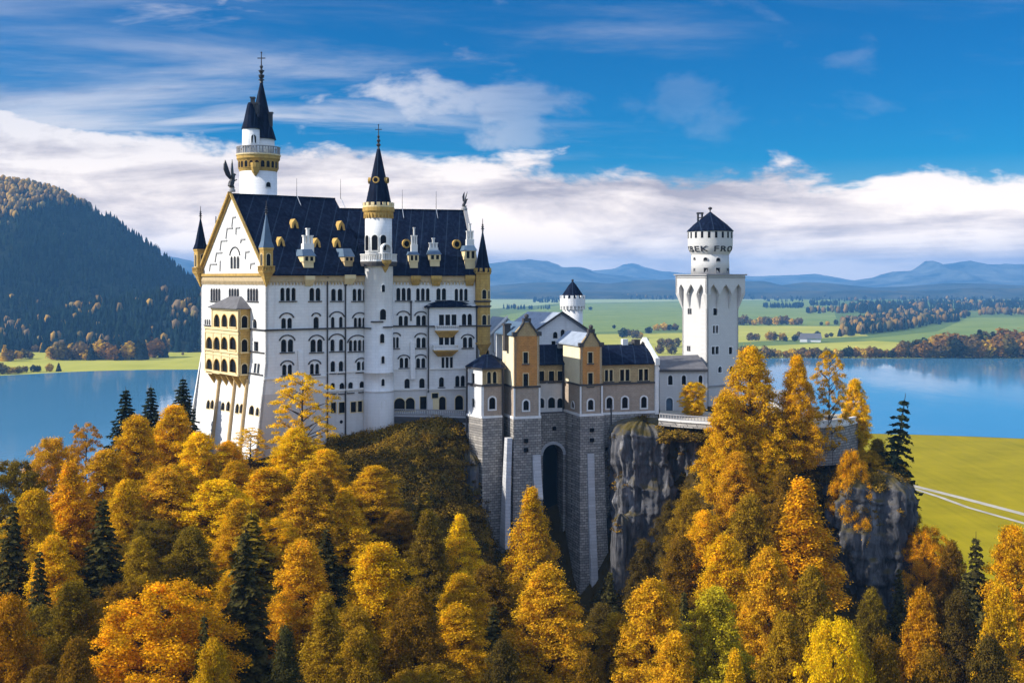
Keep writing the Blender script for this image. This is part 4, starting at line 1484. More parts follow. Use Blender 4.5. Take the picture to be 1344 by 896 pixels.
for px in (287.5, 308.5, 324.5):
    a, z1 = GA.hit(px, 512)
    z0 = 78
    mb = MB()
    mb.hexa([GA.pt(a - .30, z0, 0), GA.pt(a + .30, z0, 0), GA.pt(a + .30, z0, .5), GA.pt(a - .30, z0, .5)],
            [GA.pt(a - .25, z1 + 2, 0), GA.pt(a + .25, z1 + 2, 0), GA.pt(a + .25, z1 + 2, .45), GA.pt(a - .25, z1 + 2, .45)])
    mb.build('pilaster', M['tan'], pal)
for y, a_, h_ in ((432.5, 0, .3), (462, .6, .22), (491, .6, .22)):
    mb = MB()
    course(mb, GA, a_, v1 - .2, GA.hit(338, y)[1], h_, .22)
    mb.build('string_course', M['darkstone'], pal)


# ---- corner turrets
def turret(c, r, z0, z1, zs, ztip, mat, name='turret', n=8, corb=4.0, wins=(), balcony=True, roofmat='slate', crown=False, a0=0.0):
    mb = MB()
    mb.lathe(c, [(.12, z0 - corb), (r * .35, z0 - corb * .72), (r * .4, z0 - corb * .68), (r * .75, z0 - corb * .36), (r * .8, z0 - corb * .30), (r * 1.12, z0 - .3), (r * 1.12, z0), (r, z0 + .02), (r, z1 - .5),
                 (r * 1.14, z1 - .25), (r * 1.14, z1)], n, a0)
    t = mb.build(name, M[mat], pal)
    mb = MB()
    mb.lathe(c, [(r * 1.2, zs), (r * .86, zs + (ztip - zs) * .18), (.09, ztip)], n, a0)
    mb.build('spire', M[roofmat], t)
    mb = MB()
    finial(mb, c, ztip - .1, 2.4, .24, False)
    mb.build('finial', M['iron'], t)
    if crown:
        mb = MB()
        merlons(mb, c, r * 1.16, z1 - .01, z1 + .75, 10, .5, .28)
        mb.build('battlement', M[mat], t)
    if balcony:
        mb = MB()
        pts = [(c[0] + r * 1.22 * math.cos(a0 + 2 * math.pi * i / n), c[1] + r * 1.22 * math.sin(a0 + 2 * math.pi * i / n)) for i in range(n)]
        mb.prism(pts, z0 - .25, z0 + .02)
        balustrade(mb, pts, z0 + .02, z0 + .95, .45, True)
        mb.build('railing', M['gold'], t)
    for az, w0, w1, ww in wins:
        cyl_window(t, c, r * math.cos(math.pi / n) + .02, az, w0, w1, ww, trim=M['cream'])
    return t


def oct_az(c, n=8, a0=0.0):
    return [a0 + 2 * math.pi * (i + .5) / n for i in range(n)]


# front corner
c = XY(349.5, 199.5)
Yc = c[1]
turret(c, 1.22, ZT(356, Yc), ZT(325, Yc), ZT(325, Yc), ZT(281, Yc), 'gold', corb=2.7, n=4, a0=R(36 + 45), roofmat='slate_blue',
       wins=((R(36 - 90), ZT(350, Yc), ZT(333, Yc), .75), (R(36 + 180), ZT(350, Yc), ZT(333, Yc), .75)))
# far left corner
cl_ = GA.pt(GW - .2, 200, .2).xy
Yl = cl_[1]
turret(cl_, 1.35, ZT(357, Yl), ZT(327, Yl), ZT(327, Yl), ZT(286, Yl), 'gold', corb=2.9, n=4, a0=R(36 + 45), wins=((R(36 - 90), ZT(350, Yl), ZT(334, Yl), .7), (R(36 + 180), ZT(350, Yl), ZT(334, Yl), .7)))
# right corner, long octagonal
cr = FB.pt(LB + .7, 0, .5).xy
Yr = cr[1]
t = turret(cr, 1.45, ZT(449, Yr), ZT(357, Yr), ZT(357, Yr), ZT(303, Yr), 'gold', corb=3.4, balcony=False, crown=True, a0=R(14 + 22.5),
           wins=((R(14 - 90), ZT(392, Yr), ZT(380, Yr), .8), (R(14 - 45), ZT(392, Yr), ZT(381, Yr), .6), (R(14 - 90), ZT(426, Yr), ZT(413, Yr), .8), (R(14 - 45), ZT(426, Yr), ZT(413, Yr), .6)))
mb = MB()
for y in (395.5, 402, 427.5):
    z = ZT(y, Yr)
    mb.lathe(cr, [(1.5, z - .15), (1.72, z - .05), (1.72, z + .12), (1.5, z + .2)], 8, R(14 + 22.5))
mb.build('string_course', M['darkstone'], t)
# slim finial behind the left gable edge
mb = MB()
fp = GA.pt(GW * .80, 200, -.6)
finial(mb, fp.xy, ZT(318, fp.y), 5.0, .42, False)
mb.build('pinnacle', M['iron'], pal)


# ================================================================== statues on the two ridge ends
def winged_statue(label, c, z0, h, lean, az):
    st = empty('roof_statue', (*c, z0), label, 'statue', 'statues on the palace roof')
    mb = MB()
    mb.lathe(c, [(.62, z0 - .4), (.62, z0), (.45, z0 + .1), (.45, z0 + .35), (.6, z0 + .45)], 10)
    mb.build('pedestal', M['shade_trim'], st)
    d = Vector((math.cos(az), math.sin(az), 0))
    s = Vector((-d.y, d.x, 0))
    b = Vector((*c, z0 + .45))
    mb = MB()
    # body, haunches, neck and head of a rearing beast
    path = [(-.35, .1, .42), (-.2, .55, .46), (.05, 1.0, .40), (.25, 1.45, .28), (.35, 1.85, .24), (.62, 2.0, .16), (.85, 1.92, .06)]
    sc = h / 4.2
    pr_ = [(b + d * (x + lean * z * .3) * sc + Vector((0, 0, z * sc)), r * sc) for x, z, r in path]
    for (p0, r0), (p1, r1) in zip(pr_, pr_[1:]):
        mb.tube(p0, p1, r0, r1, 8)
    for k in (-1, 1):
        mb.tube(b + (d * .25 + s * .22 * k) * sc + Vector((0, 0, 1.0 * sc)), b + (d * .75 + s * .25 * k) * sc + Vector((0, 0, 1.2 * sc)), .12 * sc, .07 * sc)
        mb.tube(b + (d * -.2 + s * .25 * k) * sc + Vector((0, 0, .45 * sc)), b + (d * .1 + s * .27 * k) * sc + Vector((0, 0, 0)), .2 * sc, .1 * sc)
    mb.build('body', M['iron'], st)
    for k in (-1, 1):
        mb = MB()
        root = b + (d * -.05 + s * .2 * k) * sc + Vector((0, 0, 1.2 * sc))
        tip = [(-.55, 3.9, .5), (-.75, 3.3, .58), (-.85, 2.5, .55), (-.6, 1.6, .35)]
        f0 = [root + d * .2 * sc + Vector((0, 0, .1))]
        pts = [root + (d * (x + lean * z * .35) + s * y * k) * sc + Vector((0, 0, (z - 1.0) * sc)) for x, z, y in tip]
        l = [root + d * .22 * sc, *pts, root - d * .25 * sc]
        th = s * .09 * sc
        mb.hexa([p - th for p in l], [p + th for p in l])
        mb.build('wing', M['iron'], st)


ap = GA.pt(GW / 2, 200, -.1)
winged_statue('dark winged statue on the peak of the white gable beside the round tower', ap.xy, ZR1 + .8, 5.2, -.1, R(60))
ap = RE.pt(D2 / 2, 0, -.3)
winged_statue('dark winged statue leaning outward on the right end of the palace ridge', ap.xy, ZR2 + .5, 2.9, .9, R(40))

# ================================================================== stair tower of the facade
cs = (FB.pt(0, 0, .9)).xy
Ys = cs[1]
zs_ = lambda py: ZT(py, Ys)
Rs = 19.5 / F * Ys
st = empty('stair_tower', (*cs, zs_(570)), 'slim white round stair tower in the middle of the palace facade with dark cone', 'tower')
mb = MB()
mb.lathe(cs, [(Rs * 1.05, ZB), (Rs * 1.05, zs_(566)), (Rs * 1.03, zs_(512.8))], 32)
mb.build('base', M['grey_wall'], st, True)
mb = MB()
mb.lathe(cs, [(Rs * 1.06, zs_(512.8)), (Rs * 1.06, zs_(511.8)), (Rs, zs_(511.5)), (Rs, zs_(488.8)), (Rs * 1.03, zs_(488.5)), (Rs * 1.03, zs_(487.5)), (Rs * .985, zs_(487)), (Rs * .97, zs_(349)), (Rs * 1.16, zs_(345.5)), (Rs * 1.18, zs_(341))], 32)
mb.build('shaft', M['white_wall'], st, True)
mb = MB()
mb.lathe(cs, [(Rs * 1.2, zs_(349.5)), (Rs * 1.24, zs_(346)), (Rs * 1.24, zs_(343.5)), (Rs * 1.1, zs_(343.4))], 24)
mb.build('gallery_floor', M['darkstone'], st)
mb = MB()
balustrade(mb, [(cs[0] + Rs * 1.2 * math.cos(a), cs[1] + Rs * 1.2 * math.sin(a)) for a in np.linspace(0, 2 * math.pi, 17)[:-1]], zs_(343.4), zs_(333.5), .42, True)
mb.build('balustrade', M['trim'], st)
mb = MB()
mb.lathe(cs, [(Rs * .9, zs_(343.4)), (Rs * .9, zs_(283))], 32)
mb.build('drum', M['white_wall'], st, True)
mb = MB()
mb.lathe(cs, [(Rs * .9, zs_(287)), (Rs * .98, zs_(281)), (Rs * .98, zs_(279.8)), (Rs * 1.07, zs_(277.5)), (Rs * 1.07, zs_(272.5))], 32)
for i in range(26):
    a = 2 * math.pi * i / 26
    mb.abox((cs[0] + Rs * .95 * math.cos(a), cs[1] + Rs * .95 * math.sin(a)), .3, .24, zs_(286.5), zs_(280.5), a)
mb.build('corbel_ring', M['gold'], st)
mb = MB()
mb.lathe(cs, [(Rs * 1.05, zs_(272.6)), (Rs * 1.05, zs_(270.4)), (Rs * .9, zs_(270.3))], 32)
merlons(mb, cs, Rs * 1.06, zs_(270.5), zs_(266.3), 16, .56, .3)
mb.build('battlement', M['cream'], st)
mb = MB()
mb.lathe(cs, [(Rs * .90, zs_(270.2)), (Rs * .80, zs_(261)), (Rs * .11, zs_(196))], 20)
mb.build('cone_roof', M['slate'], st)
mb = MB()
finial(mb, cs, zs_(197), zs_(164) - zs_(197), .30)
mb.build('finial', M['iron'], st)
for az in (R(-100), R(-15), R(-190)):
    mb = MB()
    r0 = Rs * .52
    c = Vector((cs[0] + r0 * math.cos(az), cs[1] + r0 * math.sin(az), zs_(237)))
    d = Vector((math.cos(az), math.sin(az), 0))
    mb.tube(c - d * .3, c + d * .45, .62, .62, 12)
    l = mb.build('roof_dormer', M['gold'], st)
    mb = MB()
    mb.tube(c + d * .4, c + d * .47, .42, .42, 12)
    mb.build('dormer_opening', M['void'], l)
for px, y0, y1, ww in ((503, 383, 373.5, .62), (502.5, 419, 405, 1.15), (501.5, 449, 437, .8), (502.5, 475.5, 466, .6), (502.5, 504.5, 495.5, .6), (503.5, 533, 523, .75)):
    cyl_window(st, cs, Rs * 1.0, az_at(cs, Rs, px), zs_(y0), zs_(y1), ww)
for px in (482, 492, 503):
    cyl_window(st, cs, Rs * .9, az_at(cs, Rs * .9, px), zs_(329), zs_(309), 1.15)
ob = az_at(cs, Rs, 506)
d = Vector((math.cos(ob), math.sin(ob)))
oc = Vector(cs) + d * Rs * .95
mb = MB()
mb.lathe(oc, [(.08, zs_(358)), (.5, zs_(353)), (.55, zs_(352)), (1.15, zs_(345)), (1.2, zs_(341.5)), (1.05, zs_(341.3))], 10)
bl = mb.build('balcony', M['gold'], st)
mb = MB()
balustrade(mb, [(oc[0] + 1.12 * math.cos(a), oc[1] + 1.12 * math.sin(a)) for a in np.linspace(0, 2 * math.pi, 9)[:-1]], zs_(341.3), zs_(332), .4, True)
mb.build('railing', M['trim'], bl)
mb = MB()
pl = Plane(cs, (-d.y, d.x), d)
p = pl.shift(Rs)
for k in (-.9, .9):
    pl.box(mb, k - .12, k + .12, zs_(341), zs_(326), Rs * .95, Rs + .7)
arc_strip(mb, pl, 0, zs_(327), .78, .26, Rs * .9, Rs + .7, seg=8)
mb.build('baldachin', M['trim'], bl)
# string course stepping round the tower
mb = MB()
z = zs_(430)
for (a0, a1, z0) in ((R(-165), R(-112), zs_(430)), (R(-112), R(-66), zs_(421.5)), (R(-66), R(-20), zs_(428.5))):
    for t0, t1 in zip(np.linspace(a0, a1, 7)[:-1], np.linspace(a0, a1, 7)[1:]):
        q = lambda a, r: (cs[0] + r * math.cos(a), cs[1] + r * math.sin(a))
        mb.prism([q(t0, Rs), q(t0, Rs + .25), q(t1, Rs + .25), q(t1, Rs)], z0 - .12, z0 + .12)
mb.build('string_course', M['darkstone'], st)

# ================================================================== tall round tower behind the roof
ct = FA.pt(13.6, 0, -34.5).xy
Yt = ct[1]
zt = lambda py: ZT(py, Yt)
pxm = lambda p: p / F * Yt
rt = empty('round_tower', (*ct, 80), 'tallest white round tower with golden frieze and two dark spires behind the palace roof', 'tower')
mb = MB()
mb.lathe(ct, [(pxm(24.5), 76), (pxm(24), zt(226))], 36)
mb.build('shaft', M['white_wall'], rt, True)
mb = MB()
mb.lathe(ct, [(pxm(24), zt(226)), (pxm(25.5), zt(222.5)), (pxm(25.5), zt(213)), (pxm(28), zt(209.5)), (pxm(28), zt(204.5)), (pxm(24), zt(204.4))], 36)
mb.build('frieze', M['gold'], rt)
for i in range(22):
    a = 2 * math.pi * i / 22
    if math.sin(a) > .35: continue
    cyl_window(rt, ct, pxm(25.4), a, zt(221.5), zt(212.8), .78, trim=M['gold'])
mb = MB()
mb.lathe(ct, [(pxm(28), zt(205.6)), (pxm(29), zt(205)), (pxm(29), zt(203.5)), (pxm(27), zt(203.4))], 36)
mb.build('gallery_floor', M['cream'], rt)
mb = MB()
balustrade(mb, [(ct[0] + pxm(27.6) * math.cos(a), ct[1] + pxm(27.6) * math.sin(a)) for a in np.linspace(0, 2 * math.pi, 23)[:-1]], zt(203.5), zt(193.5), .55, True)
mb.build('balustrade', M['shade_trim'], rt)
c2 = (ct[0] + pxm(2.5), ct[1] + 1.0)
mb = MB()
mb.lathe(c2, [(pxm(17), zt(204)), (pxm(17), zt(180))], 24)
mb.build('upper_drum', M['white_wall'], rt, True)
mb = MB()
mb.lathe(c2, [(pxm(19.5), zt(182.5)), (pxm(15), zt(168)), (pxm(1.6), zt(107))], 16)
mb.build('spire', M['slate'], rt)
c2b = (c2[0] - pxm(5), c2[1])
mb = MB()
finial(mb, (c2[0], c2[1]), zt(108), zt(68) - zt(108), .42)
for y in (104, 98, 92):
    mb.lathe(c2, [(.1, zt(y) - .2), (.62, zt(y) - .08), (.62, zt(y) + .08), (.1, zt(y) + .2)], 10)
mb.build('finial', M['iron'], rt)
c3 = (ct[0] - pxm(6.5), ct[1] - 2.2)
mb = MB()
mb.lathe(c3, [(pxm(11), zt(209)), (pxm(11.5), zt(204)), (pxm(11), zt(170))], 24)
mb.build('turret', M['white_wall'], rt, True)
mb = MB()
mb.lathe(c3, [(pxm(12.6), zt(171.5)), (pxm(9.5), zt(161)), (pxm(5), zt(140)), (pxm(3.5), zt(137))], 14)
mb.build('turret_roof', M['slate'], rt)
cyl_window(rt, c3, pxm(11), az_at(c3, pxm(11), 333), zt(190.5), zt(180), 1.0)
for dx, dy, y0, y1 in ((-4, -2.4, 152, 132), (1.2, -2.3, 152, 139), (15.5, .4, 166, 149)):
    mb = MB()
    cc = (ct[0] + pxm(dx), ct[1] + dy)
    mb.abox(cc, .75, .75, zt(y0), zt(y1))
    mb.abox(cc, 1.0, 1.0, zt(y1), zt(y1 - 2))
    mb.build('chimney', M['iron'], rt)
# golden oriel under the gallery, round window
cyl_window(rt, ct, pxm(24.1), az_at(ct, pxm(24), 352), zt(247), zt(240.5), 1.05)
oc = Vector(ct) + Vector((math.cos(az_at(ct, pxm(26), 335)), math.sin(az_at(ct, pxm(26), 335)))) * pxm(24)
mb = MB()
mb.lathe(oc, [(.15, zt(233)), (.7, zt(228)), (1.0, zt(222)), (1.05, zt(216)), (.8, zt(215.9))], 10)
mb.build('oriel', M['gold'], rt)

# ================================================================== the lower range with its two brick gables
TH3 = R(18)
U3, V3 = Vector((math.cos(TH3), math.sin(TH3))), Vector((-math.sin(TH3), math.cos(TH3)))
B0 = XY(675, 203)
FR = Plane(B0, U3, -V3)
cw = empty('castle_wing', (*FR.pt(8, 0, -6).xy, 84), 'lower brick wing with two stepped orange gables and dark slate roofs', 'castle')
zL = lambda pl, px, py: pl.hit(px, py)[1]
Z1 = zL(FR, 690, 548.5)       # foot of the plastered storey
Z2 = zL(FR, 690, 507.5)       # string course
a675, a708 = 0.0, FR.hit(708)
a740f, a762, a790 = FR.hit(740), FR.hit(762), FR.hit(790)
DP1 = Plane(B0, V3, -U3)
d1 = DP1.hit(659.5)
REC = 8.6                     # depth of the court between the two gabled blocks


def block(parent, name, sides, z0, z1, mat, thick=.4):
    """walls of one storey: sides are (plane, a0, a1, windows)"""
    mb = MB()
    holes_all = []
    w_parent = mb.build(name, M[mat], parent)
    for pl, a0, a1, wins in sides:
        holes = []
        for wd in wins:
            window(w_parent, pl, holes, *wd[0], **wd[1])
        panel(mb, pl, [(a0, z0), (a1, z0), (a1, z1), (a0, z1)], holes, thick)
    t = mb.build('tmp', M[mat], parent)
    old = w_parent.data
    w_parent.data = t.data
    bpy.data.objects.remove(t)
    bpy.data.meshes.remove(old)
    return w_parent


wt = dict(arch=True, sill=False, trim=M['white_wall'], ring=.26, proj=.1)
wb = dict(arch=False, sill=True, trim=M['cream'], ring=.12)
LF1 = Plane(FR.pt(a675, 0).xy, V3, -U3)
RF1 = Plane(FR.pt(a708, 0).xy, V3, U3)
a2 = FR.hit(762)
LF2 = Plane(FR.pt(a2, 0).xy, V3, -U3)
RF2 = Plane(FR.pt(a790, 0).xy, V3, U3)
REP = FR.shift(-REC)
r0, r1 = REP.hit(700), REP.hit(775)
HL = FR.shift(-.9)
h0, h1 = a790, HL.hit(862)
# lower storey
block(cw, 'lower_wall', [(FR, a675, a708, [((687.5, 693.2, 526, 537.5), wt)]), (LF1, 0, d1, [])], Z1, Z2, 'brick_dun')
block(cw, 'lower_wall', [(FR, a2, a790, [((772.3, 778, 525, 536.8), wt)]), (LF2, 0, REC + .3, [((750.5, 753.6, 527, 535), dict(wt, ring=.15))]), (RF2, 0, 1.2, [])], Z1, Z2, 'brick_dun')
block(cw, 'lower_wall', [(REP, r0, r1, [((706.5, 713.5, 523, 534.5), wt), ((720, 727.6, 522, 534.5), wt), ((732, 738, 523, 534.5), wt)])], Z1 - 4, Z2, 'grey_wall')
block(cw, 'lower_wall', [(HL, h0, h1, [((796.5, 803, 522, 535), wt), ((817, 823.2, 521.5, 534.8), wt), ((842, 848, 521, 534.3), wt)])], Z1, Z2, 'brick_dun')
# upper storey
ZG1 = zL(FR, 690, 441)
ZE1 = zL(REP, 722, 478)
block(cw, 'upper_wall', [(FR, a675, a708, [((687.6, 692.2, 463, 476.2), wb), ((687.6, 692.5, 491, 506), wb)])], Z2, ZG1, 'brick_orange')
block(cw, 'side_wall', [(LF1, 0, d1, []), (RF1, 0, d1, [])], Z2, ZG1, 'lit_plaster')
ZG2 = zL(FR, 776, 455)
block(cw, 'upper_wall', [(FR, a2, a790, [((772.6, 777, 463, 476), wb), ((772.6, 777.2, 490, 506), wb)])], Z2, ZG2, 'brick_orange')
block(cw, 'side_wall', [(LF2, 0, REC + .4, []), (RF2, 0, REC, [])], Z2, ZG2, 'lit_plaster')
block(cw, 'upper_wall', [(REP, r0, r1, [((707.5, 713.5, 487.5, 500.5), wb), ((721, 726.6, 487.5, 500.5), wb), ((732.5, 737.8, 487.5, 500), wb)])], Z2, ZE1, 'brick_tan')
block(cw, 'upper_wall', [(HL, h0, h1, [((794.5, 803.5, 486, 499.5), dict(wb, n=2)), ((814.5, 825.5, 485.5, 499), dict(wb, n=2)), ((839, 850, 485, 498.5), dict(wb, n=2))])], Z2, zL(HL, 825, 477.5), 'brick_tan')
ZEH = zL(HL, 825, 477.5)
# white quoins, white foot course, dark string course
mb = MB()
for pl, a in ((FR, a675), (FR, a708), (FR, a2), (FR, a790)):
    pl.box(mb, a - .16, a + .16, Z1 + .3, Z2 - .2, .004, .10)
HL.box(mb, h1 - .45, h1 + .25, Z1 - .3, zL(HL, 862, 472), .004, .35)
mb.build('quoin', M['white_wall'], cw)
mb = MB()
for pl, a0, a1 in ((FR, a675 - .25, a708 + .25), (LF1, -.2, d1), (FR, a2 - .25, a790 + .25), (LF2, -.2, REC), (REP, r0, r1), (HL, h0, h1)):
    course(mb, pl, a0, a1, Z1 + .12, .42, .26)
mb.build('foot_course', M['white_wall'], cw)
for pl, a0, a1 in ((FR, a675 - .2, a708 + .2), (LF1, -.2, d1), (FR, a2 - .2, a790 + .2), (LF2, -.2, REC), (REP, r0, r1), (HL, h0, h1)):
    mb = MB()
    course(mb, pl, a0, a1, Z2, .32, .22)
    mb.build('string_course', M['darkstone'], cw)
for pl, a0, a1, z in ((REP, r0, r1, ZE1), (HL, h0, h1, ZEH)):
    mb = MB()
    course(mb, pl, a0, a1, z, .22, .45)
    mb.build('gutter', M['darkstone'], cw)


def gable(pl, a0, a1, ze, zp, depth, tag_, matw='brick_tan', roof='slate'):
    """brick gable with a shaped coping and the roof running back behind it"""
    am = (a0 + a1) / 2
    g = (a1 - a0)
    mb = MB()
    panel(mb, pl, [(a0, ze), (a1, ze), (a1, ze + .5), (am + g * .12, zp), (am - g * .12, zp), (a0, ze + .5)], [], .5)
    gw_ = mb.build('gable', M[matw], cw)
    mb = MB()
    for s in (-1, 1):
        A0, A1, A2 = (am + s * (g / 2 + .35), ze + .25), (am + s * (g / 2 - .5), ze + .75), (am + s * g * .10, zp + .1)
        pl.box(mb, min(A0[0], A1[0]), max(A0[0], A1[0]), ze + .003, ze + .75, -.5, .25)
        mb.hexa([pl.pt(A1[0], A1[1] - .35, -.5), pl.pt(A2[0], A2[1] - .35, -.5), pl.pt(A2[0], A2[1] - .35, .2), pl.pt(A1[0], A1[1] - .35, .2)],
                [pl.pt(A1[0], A1[1] + .1, -.5), pl.pt(A2[0], A2[1] + .25, -.5), pl.pt(A2[0], A2[1] + .25, .2), pl.pt(A1[0], A1[1] + .1, .2)])
    pl.box(mb, am - g * .15, am + g * .15, zp + .1, zp + .75, -.6, .25)
    mb.ball((*pl.pt(am, 0, -.2).xy, zp + 1.1), .42, 8)
    mb.build('coping', M['darkstone'], gw_)
    mb = MB()
    ov = .35
    for s in (-1, 1):
        e = am + s * (g / 2 + ov)
        mb.hexa([pl.pt(e, ze + .05, -.25), pl.pt(am, zp - .35, -.25), pl.pt(am, zp - .35, -depth), pl.pt(e, ze + .05, -depth)],
                [pl.pt(e, ze + .3, -.25), pl.pt(am, zp - .05, -.25), pl.pt(am, zp - .05, -depth), pl.pt(e, ze + .3, -depth)])
    mb.build('gable_roof', M[roof], cw)
    mb = panel(MB(), pl.shift(-depth + .3), [(a0, 80), (a1, 80), (a1, ze), (am, zp - .4), (a0, ze)], [], .3)
    mb.build('rear_gable', M['white_wall'], cw)


gable(FR, a675, a708, ZG1, zL(FR, 690, 423), d1 + 4, 0, roof='slate_blue')
gable(FR, a2, a790, ZG2, zL(FR, 776, 437), REC + 3.5, 0, roof='lead_roof')
# chimney block beside the first gable
mb = MB()
q = LF1.pt(d1 * .55, 0, .2).xy
mb.abox(q, 1.1, 1.2, ZG1 - 2.8, zL(FR, 665, 428), TH3)
mb.abox(q, 1.4, 1.5, zL(FR, 665, 428), zL(FR, 665, 425.5), TH3)
mb.build('chimney', M['darkstone'], cw)
# roofs of the court and the hall
mb = MB()
zr = zL(REP.shift(-4), 722, 452)
mb.hexa([REP.pt(r0, ZE1 - .1, .5), REP.pt(r1, ZE1 - .1, .5), REP.pt(r1, zr - .25, -4.2), REP.pt(r0, zr - .25, -4.2)],
        [REP.pt(r0, ZE1 + .15, .5), REP.pt(r1, ZE1 + .15, .5), REP.pt(r1, zr, -4.2), REP.pt(r0, zr, -4.2)])
mb.hexa([REP.pt(r0, zr - .25, -4.2), REP.pt(r1, zr - .25, -4.2), REP.pt(r1, ZE1 - .1, -9), REP.pt(r0, ZE1 - .1, -9)],
        [REP.pt(r0, zr, -4.2), REP.pt(r1, zr, -4.2), REP.pt(r1, ZE1 + .15, -9), REP.pt(r0, ZE1 + .15, -9)])
mb.build('court_roof', M['slate'], cw)
mb = MB()
HD = 5.0
zh = zL(HL.shift(-HD), 820, 452.5)
for i in range(5):                # slightly curved slate slope
    t0, t1 = i / 5, (i + 1) / 5
    zc_ = lambda t: ZEH + .1 + (zh - ZEH) * (t + .18 * math.sin(math.pi * t))
    oo = lambda t: .5 - (HD + .5) * t
    for sg in (0, 1):
        o_ = (lambda t: oo(t)) if not sg else (lambda t: -2 * HD - oo(t))
        mb.hexa([HL.pt(h0, zc_(t0) - .2, o_(t0)), HL.pt(h1 - .4, zc_(t0) - .2, o_(t0)), HL.pt(h1 - .4, zc_(t1) - .2, o_(t1)), HL.pt(h0, zc_(t1) - .2, o_(t1))],
                [HL.pt(h0, zc_(t0), o_(t0)), HL.pt(h1 - .4, zc_(t0), o_(t0)), HL.pt(h1 - .4, zc_(t1), o_(t1)), HL.pt(h0, zc_(t1), o_(t1))])
mb.build('hall_roof', M['slate'], cw)
EG = Plane(HL.pt(h1, 0).xy, V3, U3)
mb = panel(MB(), EG, [(0, Z1 - 6), (2 * HD, Z1 - 6), (2 * HD, ZEH), (HD, zh + .8), (0, ZEH)], [], .5)
mb.build('end_gable', M['white_wall'], cw)
mb = MB()
for s0, s1 in ((-.6, HD), (2 * HD + .6, HD)):
    mb.hexa([EG.pt(s0, ZEH + .2, -.55), EG.pt(s1, zh + .7, -.55), EG.pt(s1, zh + .7, .2), EG.pt(s0, ZEH + .2, .2)],
            [EG.pt(s0, ZEH + .9, -.55), EG.pt(s1, zh + 1.4, -.55), EG.pt(s1, zh + 1.4, .2), EG.pt(s0, ZEH + .9, .2)])
EG.box(mb, -.7, .1, ZEH - .3, ZEH + 1.0, -.6, .3)
mb.build('coping', M['trim'], cw)
mb = MB()
EG.box(mb, HD - .7, HD + .7, zh - .2, zh + 1.0, -2.6, -1.4)
mb.build('chimney', M['darkstone'], cw)
for px, x_ in ((834, 0), ):
    mb = MB()
    q = HL.pt(HL.hit(px), 0, -HD).xy
    mb.abox(q, 1.1, .9, zh - .3, zh + 1.1, TH3)
    mb.build('chimney', M['trim'], cw)
mb = MB()
mb.tube(HL.pt(HL.hit(738.8, None, 8), 0, 8.9) * 0 + Vector((*REP.pt(REP.hit(738.7), 0, .25).xy, 56)), Vector((*REP.pt(REP.hit(738.7), 0, .25).xy, ZE1)), .2, n=6)
mb.build('drainpipe', M['pipe'], cw)
mb = MB()
mb.tube((*HL.pt(HL.hit(801.5), 0, .25).xy, 70), (*HL.pt(HL.hit(801.5), 0, .25).xy, zL(HL, 801, 531)), .14, n=6)
mb.build('drainpipe', M['pipe'], cw)

# ---- polygonal turret house at the left end
hx = empty('turret_house', (*XY(640, 206), 84), 'small polygonal house with white and brick sides and a dark tent roof against the palace', 'house')
pA, pB, pC, pD, pE = (Vector(XY(613.5, 208)), Vector(XY(633, 203.6)), Vector(XY(659.5, 205.2)), Vector(XY(668, 212)), Vector(XY(622, 216)))
PL1 = Plane(pA, pB - pA, ((pB - pA).y, -(pB - pA).x))
PL2 = Plane(pB, pC - pB, ((pC - pB).y, -(pC - pB).x))
l1, l2 = (pB - pA).length, (pC - pB).length
zh0, zh1, zh2 = zL(PL2, 645, 547.5), zL(PL2, 645, 505.5), zL(PL2, 645, 482)
block(hx, 'wall', [(PL1, 0, l1, [((620, 623.2, 523, 534), dict(wt, ring=.15))])], zh0, zh1, 'white_wall')
block(hx, 'wall', [(PL2, 0, l2, [((642.5, 649.3, 522, 536), wt)])], zh0, zh1, 'brick_dun')
block(hx, 'upper_wall', [(PL1, 0, l1, [((619.6, 622.8, 490, 504.5), dict(wb, trim=M['white_wall']))])], zh1, zh2, 'white_wall')
block(hx, 'upper_wall', [(PL2, 0, l2, [((640, 651, 488.3, 502.3), dict(wb, n=2, arch=True, gap=.35))])], zh1, zh2, 'brick_tan')
mb = MB()
for pl, ll in ((PL1, l1), (PL2, l2)):
    course(mb, pl, -.1, ll + .1, zh1, .34, .22)
mb.build('string_course', M['darkstone'], hx)
mb = MB()
for pl, ll in ((PL1, l1), (PL2, l2)):
    course(mb, pl, -.15, ll + .15, zh0 + .1, .4, .25)
PL2.box(mb, -.25, .25, zh0 + .3, zh1 - .2, .004, .1)
mb.build('foot_course', M['white_wall'], hx)
mb = MB()
cc = (pA + pB + pC + pD + pE) / 5
ap1, ap2 = Vector((*XY(640, 209.5), ZT(465, 209.5))), Vector((*XY(651, 209.5), ZT(465, 209.5)))
bt = []
for p in (pA, pB, pC, pD, pE):
    q = cc + (p - cc) * 1.14
    bt.append(Vector((q.x, q.y, zh2 - .05)))
mid = [Vector((*(cc + (p - cc) * .62), zh2 + (ap1.z - zh2) * .55)) for p in (pA, pB, pC, pD, pE)]
top = [Vector((*(cc + (p - cc) * .22), ap1.z)) for p in (pA, pB, pC, pD, pE)]
mb.hexa(bt, mid)
mb.hexa(mid, top)
mb.build('tent_roof', M['slate'], hx)
mb = MB()
mb.prism([cc + (p - cc) * 1.12 for p in (pA, pB, pC, pD, pE)], zh2 - .35, zh2 - .06)
mb.build('eaves', M['darkstone'], hx)
for p, px in ((pA, 613.5), (pC, 659.8)):
    mb = MB()
    q = cc + (p - cc) * 1.03
    mb.tube((q.x, q.y, 66 if px > 640 else 82), (q.x, q.y, zh2 - .3), .2, n=6)
    mb.build('drainpipe', M['pipe'], hx)

